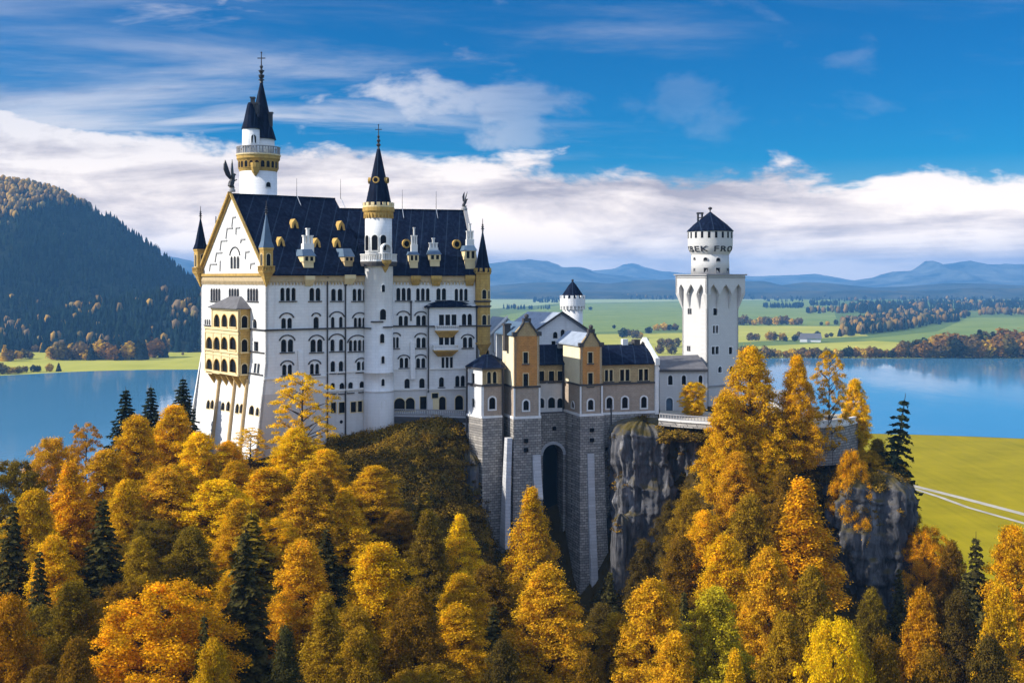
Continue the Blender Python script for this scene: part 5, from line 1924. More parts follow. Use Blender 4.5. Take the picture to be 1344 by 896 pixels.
# ---- houses behind the wing
g1 = empty('gable_house', (*XY(712, 246), 84), 'white house with pale striped metal roof and broad gable behind the brick wing', 'house')
GH = Plane(XY(696, 243), (math.cos(R(12)), math.sin(R(12))), (math.sin(R(12)), -math.cos(R(12))))
ga0, ga1 = 0.0, GH.hit(778)
ze_, zp_ = zL(GH, 700, 440), zL(GH, 738, 411.5)
hh = []
window(g1, GH, hh, 726.5, 731, 436, 443.5, 1, sill=False)
window(g1, GH, hh, 736.5, 740.5, 433, 441, 1, sill=False)
window(g1, GH, hh, 724.5, 728.5, 448, 452.5, 1, sill=False, arch=False)
window(g1, GH, hh, 734, 738, 448, 452.5, 1, sill=False, arch=False)
gm = (ga0 + ga1) / 2
panel(MB(), GH, [(ga0, 80), (ga1, 80), (ga1, ze_), (gm, zp_), (ga0, ze_)], hh, .4).build('gable_wall', M['white_wall'], g1)
mb = MB()
UL = Vector((-math.cos(R(40)), math.sin(R(40))))
for a, sg in ((ga0 - .6, 0), (ga1 + .6, 1)):
    sl = (zp_ - ze_) / (gm - ga0)
    b0, b1 = GH.pt(a, ze_ - .6 * sl, .5), GH.pt(gm, zp_, .5)
    dv = Vector((UL.x * 9.5, UL.y * 9.5, 0))
    mb.hexa([b0, b1, b1 + dv, b0 + dv], [p + Vector((0, 0, .3)) for p in (b0, b1, b1 + dv, b0 + dv)])
mb.build('roof', M['lead_roof'], g1)
mb = MB()
for a in (ga0 - .6, ga1 + .6):
    sl = (zp_ - ze_) / (gm - ga0)
    mb.hexa([GH.pt(a, ze_ - .6 * sl + .1, .5), GH.pt(gm, zp_ + .1, .5), GH.pt(gm, zp_ + .1, .75), GH.pt(a, ze_ - .6 * sl + .1, .75)],
            [GH.pt(a, ze_ - .6 * sl + .55, .5), GH.pt(gm, zp_ + .55, .5), GH.pt(gm, zp_ + .55, .75), GH.pt(a, ze_ - .6 * sl + .55, .75)])
mb.build('verge', M['darkstone'], g1)
mb = MB()
b = GH.pt(ga0, 0, 0)
mb.prism([(b.x, b.y + .1), (b.x + UL.x * 9, b.y + UL.y * 9), (b.x + UL.x * 9 + 3, b.y + UL.y * 9 + 6), (b.x + 8, b.y + 7)], 80, ze_ - .4)
mb.build('side_wall', M['white_wall'], g1)

g2 = empty('gable_house', (*XY(648, 224), 84), 'white house with steep pale roof squeezed between palace and first brick gable', 'house')
GL = Plane(XY(634, 220), (math.cos(R(20)), math.sin(R(20))), (math.sin(R(20)), -math.cos(R(20))))
e1 = GL.hit(664)
zz0, zz1 = zL(GL, 640, 452), zL(GL, 660, 421)
hh = []
window(g2, GL, hh, 651.5, 654.5, 448, 462, 1, sill=False, arch=False)
window(g2, GL, hh, 636.5, 640.5, 460, 466, 1, sill=False, trim=M['gold'])
panel(MB(), GL, [(0, 80), (e1, 80), (e1, zz1), (0, zz0)], hh, .4).build('wall', M['white_wall'], g2)
mb = MB()
b0, b1 = GL.pt(-.7, zz0 - .5, .5), GL.pt(e1 + .2, zz1 + .3, .5)
dv = GL.pt(0, 0, -9) - GL.pt(0, 0, 0)
mb.hexa([b0, b1, b1 + dv, b0 + dv], [p + Vector((0, 0, .35)) for p in (b0, b1, b1 + dv, b0 + dv)])
b2 = GL.pt(2 * e1 + .5, zz0 - .5, .5)
mb.hexa([b1, b2, b2 + dv, b1 + dv], [p + Vector((0, 0, .35)) for p in (b1, b2, b2 + dv, b1 + dv)])
mb.build('roof', M['lead_roof'], g2)
mb = MB()
mb.hexa([b0, b1, b1 + dv * .04, b0 + dv * .04], [p + Vector((0, 0, .8)) for p in (b0, b1, b1 + dv * .04, b0 + dv * .04)])
mb.build('coping', M['white_wall'], g2)
mb = MB()
GL.box(mb, 2.0, 2.5, zz0 - 1.5, zz0 + 2.2, .003, .6)
mb.build('chimney', M['white_wall'], g2)

# ---- small round watch tower
cwt = XY(751.5, 262)
Yw = cwt[1]
zw = lambda py: ZT(py, Yw)
pw = lambda p: p / F * Yw
wtw = empty('watch_tower', (*cwt, 84), 'small white round tower with battlements and pointed dark cap in the courtyard', 'tower')
mb = MB()
mb.lathe(cwt, [(pw(13.6), 78), (pw(13.4), zw(402))], 28)
mb.build('shaft', M['white_wall'], wtw, True)
mb = MB()
mb.lathe(cwt, [(pw(13.4), zw(406)), (pw(14), zw(405.5)), (pw(14), zw(402)), (pw(13.4), zw(401.8))], 28)
for i in range(20):
    a = 2 * math.pi * i / 20
    mb.abox((cwt[0] + pw(14.6) * math.cos(a), cwt[1] + pw(14.6) * math.sin(a)), pw(3.6), .34, zw(406), zw(401.5), a)
mb.build('corbel_ring', M['trim'], wtw)
mb = MB()
mb.lathe(cwt, [(pw(16.3), zw(401.8)), (pw(16.6), zw(401)), (pw(16.6), zw(391.5)), (pw(14.6), zw(391.4))], 28)
merlons(mb, cwt, pw(16.6), zw(391.5), zw(387.5), 14, .55, .35)
mb.build('battlement', M['white_wall'], wtw)
mb = MB()
mb.lathe(cwt, [(pw(16.0), zw(390.6)), (pw(13), zw(386)), (pw(5), zw(374)), (pw(.6), zw(369))], 16)
mb.build('cap', M['slate'], wtw)
mb = MB()
mb.ball((*cwt, zw(368)), .3, 8)
mb.build('finial', M['iron'], wtw)

# ================================================================== square tower
TH4 = R(32)
U4, V4 = Vector((math.cos(TH4), math.sin(TH4))), Vector((-math.sin(TH4), math.cos(TH4)))
K0 = XY(928, 226)
TR = Plane(K0, U4, -V4)
TL = Plane(K0, V4, -U4)
wr, wl_ = TR.hit(969), TL.hit(895.5)
sq = empty('square_tower', (*TR.pt(wr / 2, 0, -wl_ / 2).xy, 84), 'white square tower with pointed corbels and lettered round turret on top', 'tower')
zk = lambda py: ZT(py, 226.0)
zc0, zc1, zc2 = zk(403), zk(386), zk(361.5)
CP_ = .95
hR, hL = [], []
for x0, x1, y0, y1, nn in ((936.5, 941, 405, 413, 1), (936, 942, 428, 436.5, 2), (934.5, 942.5, 455.5, 464, 2), (957, 960.6, 456, 464, 1), (943, 946.6, 481.5, 488, 1), (958, 962, 481, 487.5, 1)):
    window(sq, TR, hR, x0, x1, y0, y1, nn, arch=y0 > 480, sill=False, gap=.25, trim=M['white_wall'], ring=.18)
for x0, x1, y0, y1 in ((903.5, 907, 405.5, 411.5), (902.5, 905.5, 454.5, 460)):
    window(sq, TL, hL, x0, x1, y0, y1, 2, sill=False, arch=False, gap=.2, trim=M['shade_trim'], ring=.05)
mb = panel(MB(), TR, [(0, 76), (wr, 76), (wr, zc1 + 2), (0, zc1 + 2)], hR, .4)
panel(mb, TL, [(0, 76), (wl_, 76), (wl_, zc1 + 2), (0, zc1 + 2)], hL, .4)
bR = Plane(TR.pt(0, 0, -wl_).xy, U4, V4)
bL = Plane(TL.pt(0, 0, -wr).xy, V4, U4)
panel(mb, bR, [(0, 76), (wr, 76), (wr, zc1 + 2), (0, zc1 + 2)], [], .4)
panel(mb, bL, [(0, 76), (wl_, 76), (wl_, zc1 + 2), (0, zc1 + 2)], [], .4)
mb.build('shaft', M['tower_stone'], sq)
mb = MB()
course(mb, TR, -.1, wr, zk(507), .3, .2)
course(mb, TL, 0, wl_, zk(507), .3, .2)
mb.build('string_course', M['shade_trim'], sq)
mb = MB()


def crown_side(pl, wd):
    """projecting parapet on pointed machicolation arches"""
    n = 3
    full0, full1 = -CP_, wd + CP_
    cwid = .34
    gapw = (full1 - full0 - cwid * (n + 1)) / n
    out = [(full0, zc2), (full0, zc1)]
    for i in range(n):
        s0 = full0 + cwid * (i + 1) + gapw * i
        s1 = s0 + gapw
        zp = zk(373)
        out += [(s0, zc1)]
        for t in np.linspace(0, 1, 6)[1:-1]:
            out.append((s0 + gapw / 2 * t, zc1 + (zp - zc1) * t ** .75))
        out.append(((s0 + s1) / 2, zp))
        for t in np.linspace(1, 0, 6)[1:-1]:
            out.append((s1 - gapw / 2 * t, zc1 + (zp - zc1) * t ** .75))
        out += [(s1, zc1)]
    out += [(full1, zc1), (full1, zc2)]
    panel(mb, pl.shift(CP_), out[::-1], [], .45)
    for i in range(n + 1):
        s0 = full0 + (cwid + gapw) * i
        lo_ = s0 + (CP_ if i == 0 else (-CP_ * 1.0 if i == n else 0))
        lo_ = min(max(lo_, 0.0), wd - .3)
        mb.hexa([pl.pt(lo_, zc0 - .4, -.05), pl.pt(lo_ + .3, zc0 - .4, -.05), pl.pt(lo_ + .3, zc0 - .4, .06), pl.pt(lo_, zc0 - .4, .06)],
                [pl.pt(s0, zc1 + .01, 0 - .05), pl.pt(s0 + cwid, zc1 + .01, -.05), pl.pt(s0 + cwid, zc1 + .01, CP_ - .002), pl.pt(s0, zc1 + .01, CP_ - .002)])


for pl, wd in ((TR, wr), (TL, wl_), (bR, wr), (bL, wl_)):
    crown_side(pl, wd)
for ca_, cb_, sa_, sb_ in ((0, 0, -1, 1), (wr, 0, 1, 1), (wr, -wl_, 1, -1), (0, -wl_, -1, -1)):
    z_ = [TR.pt(ca_ + sa_ * k_, 0, cb_ + sb_ * l_).xy for k_, l_ in ((-.1, -.1), (CP_ - .01, -.1), (CP_ - .01, CP_ - .01), (-.1, CP_ - .01))]
    b_ = [TR.pt(ca_ + sa_ * k_, 0, cb_ + sb_ * l_).xy for k_, l_ in ((-.2, -.2), (.03, -.2), (.03, .03), (-.2, .03))]
    mb.prism(b_, zc0 - .4, zc1, z_)
    mb.prism(z_, zc1 + .002, zc2 - .01)
mb.build('machicolation', M['tower_stone'], sq)
mb = MB()
qs = [TR.pt(-CP_ + .42, 0, CP_ - .42).xy, TR.pt(wr + CP_ - .42, 0, CP_ - .42).xy, TR.pt(wr + CP_ - .42, 0, -wl_ - CP_ + .42).xy, TR.pt(-CP_ + .42, 0, -wl_ - CP_ + .42).xy]
mb.prism(qs, zk(376), zk(366))
mb.build('crown_floor', M['tower_stone'], sq)
mb = MB()
q = lambda e: [TR.pt(-e, 0, e).xy, TR.pt(wr + e, 0, e).xy, TR.pt(wr + e, 0, -wl_ - e).xy, TR.pt(-e, 0, -wl_ - e).xy]
mb.prism(q(CP_ + .12), zk(364.5), zk(363.5))
mb.prism(q(CP_ + .3), zk(361.4), zk(359.6))
mb.build('cornice', M['shade_trim'], sq)
cd = TR.pt(wr * .50, 0, -wl_ * .50).xy
Yd_ = cd[1]
zd = lambda py: ZT(py, Yd_)
pd_ = lambda p: p / F * Yd_
mb = MB()
mb.lathe(cd, [(pd_(25), zk(359.6)), (pd_(24.3), zd(334))], 36)
dr = mb.build('drum', M['tower_stone'], sq, True)
mb = MB()
mb.lathe(cd, [(pd_(24.2), zd(335)), (pd_(25.2), zd(333)), (pd_(28.4), zd(328)), (pd_(29.2), zd(322)), (pd_(29.2), zd(304))], 36, cap=False)
mb.lathe(cd, [(pd_(24.2), zd(335)), (pd_(25.2), zd(332)), (pd_(24.2), zd(331))], 36, cap=False)
up_ = mb.build('upper_drum', M['tower_stone'], sq, True)
for k in range(20):
    a = 2 * math.pi * (k + .3) / 20
    if math.sin(a) > .5: continue
    mb = MB()
    n_ = Vector((math.cos(a), math.sin(a)))
    pl = Plane(Vector(cd) + n_ * pd_(29.2), (-n_.y, n_.x), n_)
    pl.box(mb, -.24, .24, zd(313), zd(305), -.3, .02)
    mb.build('slit', M['void'], up_)
for px, y0, y1, w_, ar in ((911.5, 341, 338, .5, True), (926, 342, 338.5, .75, True), (942.5, 343, 339, .8, True), (911.5, 357, 352.5, .4, False), (926.5, 357.6, 351.8, .8, False), (942, 358, 352, .8, False), (955, 358, 352.5, .8, False)):
    cyl_window(dr, cd, pd_(24.7), az_at(cd, pd_(24.7), px), zd(y0), zd(y1), w_, ar, trim=M['shade_trim'])
mb = MB()
mb.lathe(cd, [(pd_(30.2), zd(304.2)), (pd_(30.4), zd(303.2)), (pd_(22), zd(295)), (pd_(.8), zd(278))], 24)
mb.build('cone_roof', M['slate'], sq)
mb = MB()
mb.tube((*cd, zd(279)), (*cd, zd(275)), .12)
mb.ball((*cd, zd(273.6)), .42, 10, .75)
mb.build('finial', M['iron'], sq)
mb = MB()
for k in (-.42, .42):
    mb.abox((cd[0] - pd_(13.5) + k, cd[1] - .2), .28, .8, zd(297), zd(281))
mb.abox((cd[0] - pd_(13.5), cd[1] - .2), 1.3, 1.0, zd(281), zd(279))
mb.abox((cd[0] - pd_(13.5), cd[1] - .2), .9, .6, zd(286.5), zd(285.5))
mb.build('chimney', M['iron'], sq)
# the lettering round the turret
fc = bpy.data.curves.new('lettering', 'FONT')
fc.body = "IBEK FRO"
fc.size = 1.85
fc.extrude = .05
fc.resolution_u = 3
fc.offset = .015
fc.space_character = 1.12
fo = bpy.data.objects.new('lettering_source', fc)
COL.objects.link(fo)
dg = bpy.context.evaluated_depsgraph_get()
tm = bpy.data.meshes.new_from_object(fo.evaluated_get(dg))
bpy.data.objects.remove(fo)
xs = [v.co.x for v in tm.vertices]
xm = (min(xs) + max(xs)) / 2
mb = MB()
aM = az_at(cd, pd_(29), 932)
arc = R(150) / (max(xs) - min(xs))
rl = root_loc(sq)
for v in tm.vertices:
    a = aM + (v.co.x - xm) * arc
    z = zd(330.5) + v.co.y * .86
    tt = (z - zd(328)) / (zd(322) - zd(328))
    r = pd_(28.4) + pd_(.8) * min(1, max(0, tt)) + .05 + v.co.z * 1.5
    if z < zd(328):
        r -= (zd(328) - z) * .58
    mb.v.append((cd[0] + r * math.cos(a), cd[1] + r * math.sin(a), z))
mb.f = [tuple(p.vertices) for p in tm.polygons]
mb.build('lettering', M['iron'], up_)

# ---- annex house beside the square tower
an = empty('annex_house', (*XY(898, 226), 84), 'low grey house with lean grey roof leaning on the square tower', 'house')
AN = Plane(XY(866, 222.5), (math.cos(R(4)), math.sin(R(4))), (math.sin(R(4)), -math.cos(R(4))))
a_1 = AN.hit(928.3)
hh = []
zan = zL(AN, 900, 485.5)
for px0, px1 in ((877.6, 882), (895.5, 899.6), (917.6, 921.2)):
    window(an, AN, hh, px0, px1, 493, 504.3, 1, trim=M['white_wall'], sill=False, ring=.2)
window(an, AN, hh, 875, 882.3, 522.5, 538.5, 1, trim=M['white_wall'], sill=False, ring=.22, glass=M['slate_blue'], name='door')
panel(MB(), AN, [(0, 78), (a_1, 78), (a_1, zan), (0, zan)], hh, .4).build('wall', M['grey_wall'], an)
mb = MB()
AN.box(mb, .05, a_1 - .05, 78, zan - .05, -7.5, -.45)
mb.build('core_wall', M['grey_wall'], an)
mb = MB()
zr = ZT(467.5, 226)
a_r = AN.hit(916, None, -4)
th_ = Vector((0, 0, .25))
b = [AN.pt(-.1, zan, .5), AN.pt(a_1 + .1, zan, .5), AN.pt(a_r, zr, -4), AN.pt(.5, zr - .2, -4)]
mb.hexa(b, [p + th_ for p in b])
b = [AN.pt(a_1 + .1, zan, .5), AN.pt(a_1 + .1, zan, -8), AN.pt(a_r, zr, -4.2), AN.pt(a_r, zr, -4)]
mb.hexa(b, [p + th_ for p in b])
b = [AN.pt(a_1 + .1, zan, -8), AN.pt(-.1, zan, -8), AN.pt(.5, zr - .2, -4.01), AN.pt(a_r, zr, -4.01)]
mb.hexa(b, [p + th_ for p in b])
mb.build('roof', M['grey_roof'], an)
mb = MB()
AN.box(mb, -.1, a_1, zan - .28, zan - .01, .003, .5)
mb.build('eaves', M['darkstone'], an)

# ================================================================== bastion: the high stone walls under the wing
bs = empty('retaining_wall', (*XY(720, 204), 52), 'huge dark stone bastion with arch and sloping buttresses under the brick wing', 'wall')


def batter(pts, z0, z1, spread, mat, name, n=6, pw_=1.6):
    """masonry pier whose outline spreads toward its foot"""
    c = sum((Vector(p) for p in pts), Vector((0, 0))) / len(pts)
    mb = MB()
    for i in range(n):
        t0, t1 = i / n, (i + 1) / n
        f = lambda t: 1 + spread * (1 - t) ** pw_
        mb.hexa([(*(c + (Vector(p) - c) * f(t0)), z0 + (z1 - z0) * t0) for p in pts], [(*(c + (Vector(p) - c) * f(t1)), z0 + (z1 - z0) * t1) for p in pts])
    return mb.build(name, M[mat], bs)


zf = Z1 - .1
batter([PL1.pt(.8, 0, .15).xy, PL2.pt(-.05, 0, .2).xy, PL2.pt(l2 + .1, 0, .2).xy, Vector(XY(664, 214)), Vector(XY(630, 215))], 56, zh0 - .1, .10, 'bastion_stone', 'pier')
batter([FR.pt(a675 - .2, 0, .2).xy, FR.pt(a708 + .2, 0, .2).xy, FR.pt(a708 + .2, 0, -d1 - 2).xy, FR.pt(a675 - .2, 0, -d1 - 2).xy], 46, zf, .22, 'bastion_stone', 'pier')
batter([FR.pt(a2 - .2, 0, .2).xy, FR.pt(a790 + .25, 0, .2).xy, FR.pt(a790 + .25, 0, -REC - 3).xy, FR.pt(a2 - .2, 0, -REC - 3).xy], 44, zf, .42, 'bastion_stone', 'pier')
# left flank of the second pier
mb = MB()
batter([FR.pt(FR.hit(745, None, -5), 0, -5).xy, FR.pt(a2 - .1, 0, -.1).xy, FR.pt(a2, 0, -REC - 2).xy, FR.pt(FR.hit(741, None, -8), 0, -REC - 2).xy], 44, zf, .25, 'bastion_stone', 'pier')
# hall foundation
HF = HL.shift(.15)
panel(MB(), HF, [(h0, 60), (h1 + .1, 60), (h1 + .1, zf), (h0, zf)], [], .8).build('foundation', M['bastion_stone'], bs)
# arched wall between the piers
RW = REP.shift(2.2)
q0, q1 = RW.hit(700), RW.hit(752)
x0, x1 = RW.hit(712.5), RW.hit(739)
ztop = RW.hit(726, 583)[1]
ah = [loop(x0, x1, 40, ztop, True, seg=12)]
mb = panel(MB(), RW, [(q0, 38), (q1, 38), (q1, zf), (q0, zf)], ah, 3.0)
mb.build('arch_wall', M['bastion_stone'], bs)
mb = MB()
arc_strip(mb, RW, (x0 + x1) / 2, ztop - (x1 - x0) / 2, (x1 - x0) / 2 + .02, .55, .004, .10, seg=12)
mb.build('arch_ring', M['quoin_stone'], bs)
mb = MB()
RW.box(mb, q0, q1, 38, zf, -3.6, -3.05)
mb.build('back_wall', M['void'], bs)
# buttress ribs
for (pl, px, wpx, y0, y1, outb, name) in ((FR, 669, 7.0, 575, 720, 1.9, 'buttress'), (FR, 704.5, 11, 597, 655, 1.3, 'buttress'), (FR, 775.5, 9.5, 595, 800, 2.6, 'buttress')):
    a, z1 = pl.hit(px, y0, .5)
    Yp = pl.pt(a, z1, .5).y
    z0 = ZT(y1, Yp - outb)
    hw = wpx / 2 / F * Yp
    mb = MB()
    nseg = 5
    for i in range(nseg):
        t0, t1 = i / nseg, (i + 1) / nseg
        oo = lambda t: .45 + outb * (1 - t) ** 1.5 + .1
        aa = lambda t: a + (-1.0 if px < 680 else 0) * (1 - t)
        mb.hexa([pl.pt(aa(t0) - hw, z0 + (z1 - z0) * t0, -1), pl.pt(aa(t0) + hw, z0 + (z1 - z0) * t0, -1), pl.pt(aa(t0) + hw, z0 + (z1 - z0) * t0, oo(t0)), pl.pt(aa(t0) - hw, z0 + (z1 - z0) * t0, oo(t0))],
                [pl.pt(aa(t1) - hw, z0 + (z1 - z0) * t1, -1), pl.pt(aa(t1) + hw, z0 + (z1 - z0) * t1, -1), pl.pt(aa(t1) + hw, z0 + (z1 - z0) * t1, oo(t1)), pl.pt(aa(t1) - hw, z0 + (z1 - z0) * t1, oo(t1))])
    mb.build(name, M['quoin_stone'], bs)
for px, py in ((690, 578), (690, 590), (727.5, 562), (776.5, 564), (776.5, 577), (797, 589)):
    pl = FR if px < 720 or 760 < px < 790 else (RW if px < 760 else HF)
    a, z = pl.hit(px, py, .25)
    mb = MB()
    pl.box(mb, a - .35, a + .35, z - .35, z + .35, .2, .62 if pl is FR else .26)
    mb.build('drain_hole', M['void'], bs)
# concrete wall left of the bastion, under the terrace in front of the palace
tw = empty('terrace', (*XY(580, 213), 80), 'narrow dark railed terrace in front of the palace doors', 'terrace')
tp = [Vector(XY(515, 212.5)), Vector(XY(560, 211.5)), Vector(XY(612, 210)), Vector(XY(626, 209))]
bk = [Vector(XY(626, 218)), Vector(XY(515, 216))]
ztc = ZT(545, 211)
mb = MB()
mb.prism(tp + bk, ztc - .35, ztc)
mb.build('deck', M['quoin_stone'], tw)
mb = MB()
for p, q in zip(tp, tp[1:]):
    d = (q - p).normalized()
    n_ = Vector((d.y, -d.x)) * .12
    mb.prism([p + n_, q + n_, q - n_, p - n_], ztc - 1.2, ztc - .36)
mb.build('beam', M['darkstone'], tw)
mb = MB()
balustrade(mb, tp, ztc + .01, ztc + 1.05, .35)
mb.build('railing', M['shade_trim'], tw)
mb = MB()
p, q = Vector(XY(607, 210.3)), Vector(XY(627, 209))
mb.prism([p, q, q + Vector((0, 4)), p + Vector((0, 4))], 70, ztc - 1.25)
mb.build('pier', M['grey_wall'], tw)

# ---- terrace wall on the right
te = empty('terrace_wall', (*XY(1010, 200), 80), 'curved pale parapet wall of the tree terrace right of the square tower', 'wall')
pts = [XY(866, 208), XY(895, 205), XY(930, 202.5), XY(965, 199.8), XY(1000, 197.8), XY(1030, 196.8), XY(1060, 196.8), XY(1090, 198), XY(1108, 200), XY(1122, 203.5)]
pts = [Vector(p) for p in pts]
zp0 = 84.35
mb = MB()
for i, (p, q) in enumerate(zip(pts, pts[1:])):
    d = (q - p).normalized()
    n_ = Vector((d.y, -d.x))
    mb.prism([p + n_ * .55, q + n_ * .55, q - n_ * .3, p - n_ * .3], zp0 - (.9 if i < 6 else 6.5), zp0 - .02, [p + n_ * .25, q + n_ * .25, q - n_ * .3, p - n_ * .3])
p, q = pts[-1], Vector(XY(1121, 216))
mb.prism([p + Vector((.5, -.1)), q + Vector((.5, 0)), q, p], zp0 - 9, zp0 - .02)
mb.build('retaining_wall', M['bastion_stone'], te)
mb = MB()
for i, (p, q) in enumerate(zip(pts, pts[1:])):
    d = (q - p).normalized()
    n_ = Vector((d.y, -d.x))
    mb.prism([p + n_ * .45, q + n_ * .45, q - n_ * .4, p - n_ * .4], zp0, zp0 + .32)
mb.build('ledge', M['trim'], te)
mb = MB()
balustrade(mb, pts[:4], zp0 + .33, zp0 + 1.25, .6)
mb.build('balustrade', M['shade_trim'], te)
mb = MB()
for p, q in zip(pts[3:], pts[4:]):
    d = (q - p).normalized()
    n_ = Vector((d.y, -d.x))
    mb.prism([p + n_ * .18, q + n_ * .18, q - n_ * .18, p - n_ * .18], zp0 + .33, zp0 + 1.0)
    mb.prism([p + n_ * .30, q + n_ * .30, q - n_ * .30, p - n_ * .30], zp0 + 1.003, zp0 + 1.2)
mb.build('parapet', M['white_wall'], te)
mb = MB()
mb.add([(p.x, p.y, 84.38) for p in pts] + [(*XY(1118, 216), 84.38), (*XY(980, 224), 84.38), (*XY(866, 224), 84.38)], [tuple(range(len(pts) + 3))])
tag(mb.build('terrace_ground', M['gravel_road']), 'gravel ground of the tree terrace', None, None, 'structure')
pv_ = empty('garden_house', (*XY(1034, 211), 84.4), 'little white house with pale roof hidden among the golden terrace trees', 'house')
mb = MB()
mb.abox(XY(1034, 211), 5, 4, 84.3, 87.4, .3)
mb.build('wall', M['white_wall'], pv_)
mb = MB()
c = Vector((*XY(1034, 211), 0))
mb.hexa([c + Vector((-3, -2.4, 87.41)), c + Vector((3, -2.4, 87.41)), c + Vector((3, 2.4, 87.41)), c + Vector((-3, 2.4, 87.41))], [c + Vector((-2.6, -.1, 89.6)), c + Vector((2.6, -.1, 89.6)), c + Vector((2.6, .1, 89.6)), c + Vector((-2.6, .1, 89.6))])
mb.build('roof', M['lead_roof'], pv_)
mb = MB()
mb.abox((c.x + .5, c.y - 2.1), 1.0, .3, 84.4, 86.5, .3)
mb.build('door', M['darkstone'], pv_)

# ---- farmhouse on the plain
fx, fy = G(1064, 448.5)
fh = empty('farm_house', (fx, fy, 0), 'far white farmhouse with grey brown roof on the yellow meadow', 'house')
mb = MB()
mb.abox((fx, fy), 34, 14, 0, 6.5, -.2)
mb.abox((fx - 14, fy - 6), 12, 9, 0, 4.6, -.2)
mb.build('wall', M['white_wall'], fh)
mb = MB()
e1, e2 = Vector((math.cos(-.2), math.sin(-.2), 0)), Vector((-math.sin(-.2), math.cos(-.2), 0))
c = Vector((fx, fy, 0))
for cc_, L, D, z0, z1 in ((c, 19, 9, 6.2, 15), (c - e1 * 14 - e2 * 6, 7, 6, 4.4, 9)):
    mb.hexa([cc_ - e1 * L - e2 * D + Vector((0, 0, z0)), cc_ + e1 * L - e2 * D + Vector((0, 0, z0)), cc_ + e1 * L + e2 * D + Vector((0, 0, z0)), cc_ - e1 * L + e2 * D + Vector((0, 0, z0))],
            [cc_ - e1 * L * .9 - e2 * .2 + Vector((0, 0, z1)), cc_ + e1 * L * .9 - e2 * .2 + Vector((0, 0, z1)), cc_ + e1 * L * .9 + e2 * .2 + Vector((0, 0, z1)), cc_ - e1 * L * .9 + e2 * .2 + Vector((0, 0, z1))])
mb.build('roof', M['grey_roof'], fh)

# ================================================================== trees of the castle hill
def leaf_quads(rg, cen, nrm, size, aspect=1.35):
    """one small quad per centre, turned round its own normal"""
    n = len(cen)
    r = rg.normal(size=(n, 3))
    t = np.cross(nrm, r)
    t /= np.linalg.norm(t, axis=1, keepdims=True) + 1e-9
    b = np.cross(nrm, t)
    s = (size * rg.uniform(.65, 1.3, n))[:, None]
    a = t * s * aspect * .5
    c = b * s * .5
    bend = nrm * s * rg.uniform(-.25, .25, (n, 1))
    v = np.stack([cen - a, cen - c + bend, cen + a, cen + c + bend], 1).reshape(-1, 3)
    return v, np.arange(4 * n, dtype=np.int32).reshape(-1, 4)


def crown_broad(seed, shape, clumps, per, leaf=.14, H=16.0, Rm=4.6, gap=0.0):
    """foliage as leaf clumps round limb ends, trunk with limbs; height H"""
    rg = np.random.default_rng(seed)
    env = {'dome': (.06, lambda t: min(1, (t / .14) ** .6) * (1 - t) ** .50),
           'cone': (.05, lambda t: min(1, (t / .10) ** .6) * (1 - t) ** .84),
           'round': (.14, lambda t: math.sqrt(max(0, 1 - (2 * min(1, t * .96 + .03) - 1) ** 2)) ** .8),
           'open': (.30, lambda t: .35 + .65 * math.sin(math.pi * min(1, t * .85 + .1)) * (1 - t * .25))}[shape]
    base, f = env
    mb = MB()
    lean = rg.normal(0, .25, 2)
    tp = lambda h: Vector((lean[0] * (h / H) ** 2, lean[1] * (h / H) ** 2, h))
    hs = [0, .15 * H, .4 * H, .65 * H, .93 * H]
    rs = [.30, .24, .17, .10, .02]
    for k in range(4):
        mb.tube(tp(hs[k]), tp(hs[k + 1]), rs[k], rs[k + 1], 7)
    V, N = [], []
    lp = rg.uniform(0, 6.28, 5)
    cen, rad = [], []
    ga = rg.uniform(0, 6.28)
    for k in range(clumps):
        t = ((k + rg.uniform(0, 1)) / clumps) ** (1.35 if shape != 'open' else 1.0)
        ga += 2.39996 + rg.normal(0, .25)
        lob = 1 + .17 * math.sin(2 * ga + lp[0] + 2.5 * t) + .13 * math.sin(3 * ga + lp[1] - 4 * t) + .10 * math.sin(9 * t + lp[2] + ga)
        if math.sin(2 * ga + lp[3] + 7 * t) * math.sin(5 * t + lp[4]) > .80:
            continue
        Rt = Rm * f(t) * rg.uniform(.78, 1.14) * lob
        rr = Rt * (1.0 - .6 * rg.random() ** 1.8)
        h = H * (base + (1 - base) * (t * .97))
        c = np.array([rr * math.cos(ga), rr * math.sin(ga), h])
        cr = (.34 + .62 * rg.random()) * (.65 + .5 * f(t)) * Rm / 4.6
        cen.append(c)
        rad.append(cr)
        if k % 3 == 0 and rr > 1:
            p0 = tp(max(.08 * H, h - rr * rg.uniform(.35, .7)))
            mb.tube(p0, Vector(c), .07 + .04 * (1 - t), .02, 5)
        n = int(per * 2.8 * (cr / 1.0) ** 1.6) + 16
        d = rg.normal(size=(n, 3))
        d /= np.linalg.norm(d, axis=1, keepdims=True)
        d[:, 2] = np.where(d[:, 2] < -.25, -d[:, 2] * .6, d[:, 2])
        q = d * (rg.random((n, 1)) ** .33) * np.array([cr, cr, cr * .8])
        out = c.copy(); out[2] = 0
        q += (out / (np.linalg.norm(out) + .01))[None] * (q[:, 2:3] * -.35)       # sprays droop outwards
        V.append(c + q)
        nn = d * .7 + np.array([0, 0, .55]) + rg.normal(0, .45, (n, 3))
        N.append(nn / np.linalg.norm(nn, axis=1, keepdims=True))
    V, N = np.concatenate(V), np.concatenate(N)
    V = V + rg.normal(0, .20 if shape != 'open' else .08, V.shape) * (rg.random((len(V), 1)) < .7)
    v, fc_ = leaf_quads(rg, V, N, np.full(len(V), leaf))
    return np_mesh('crown', v, fc_, M['leaf'], 4), mb


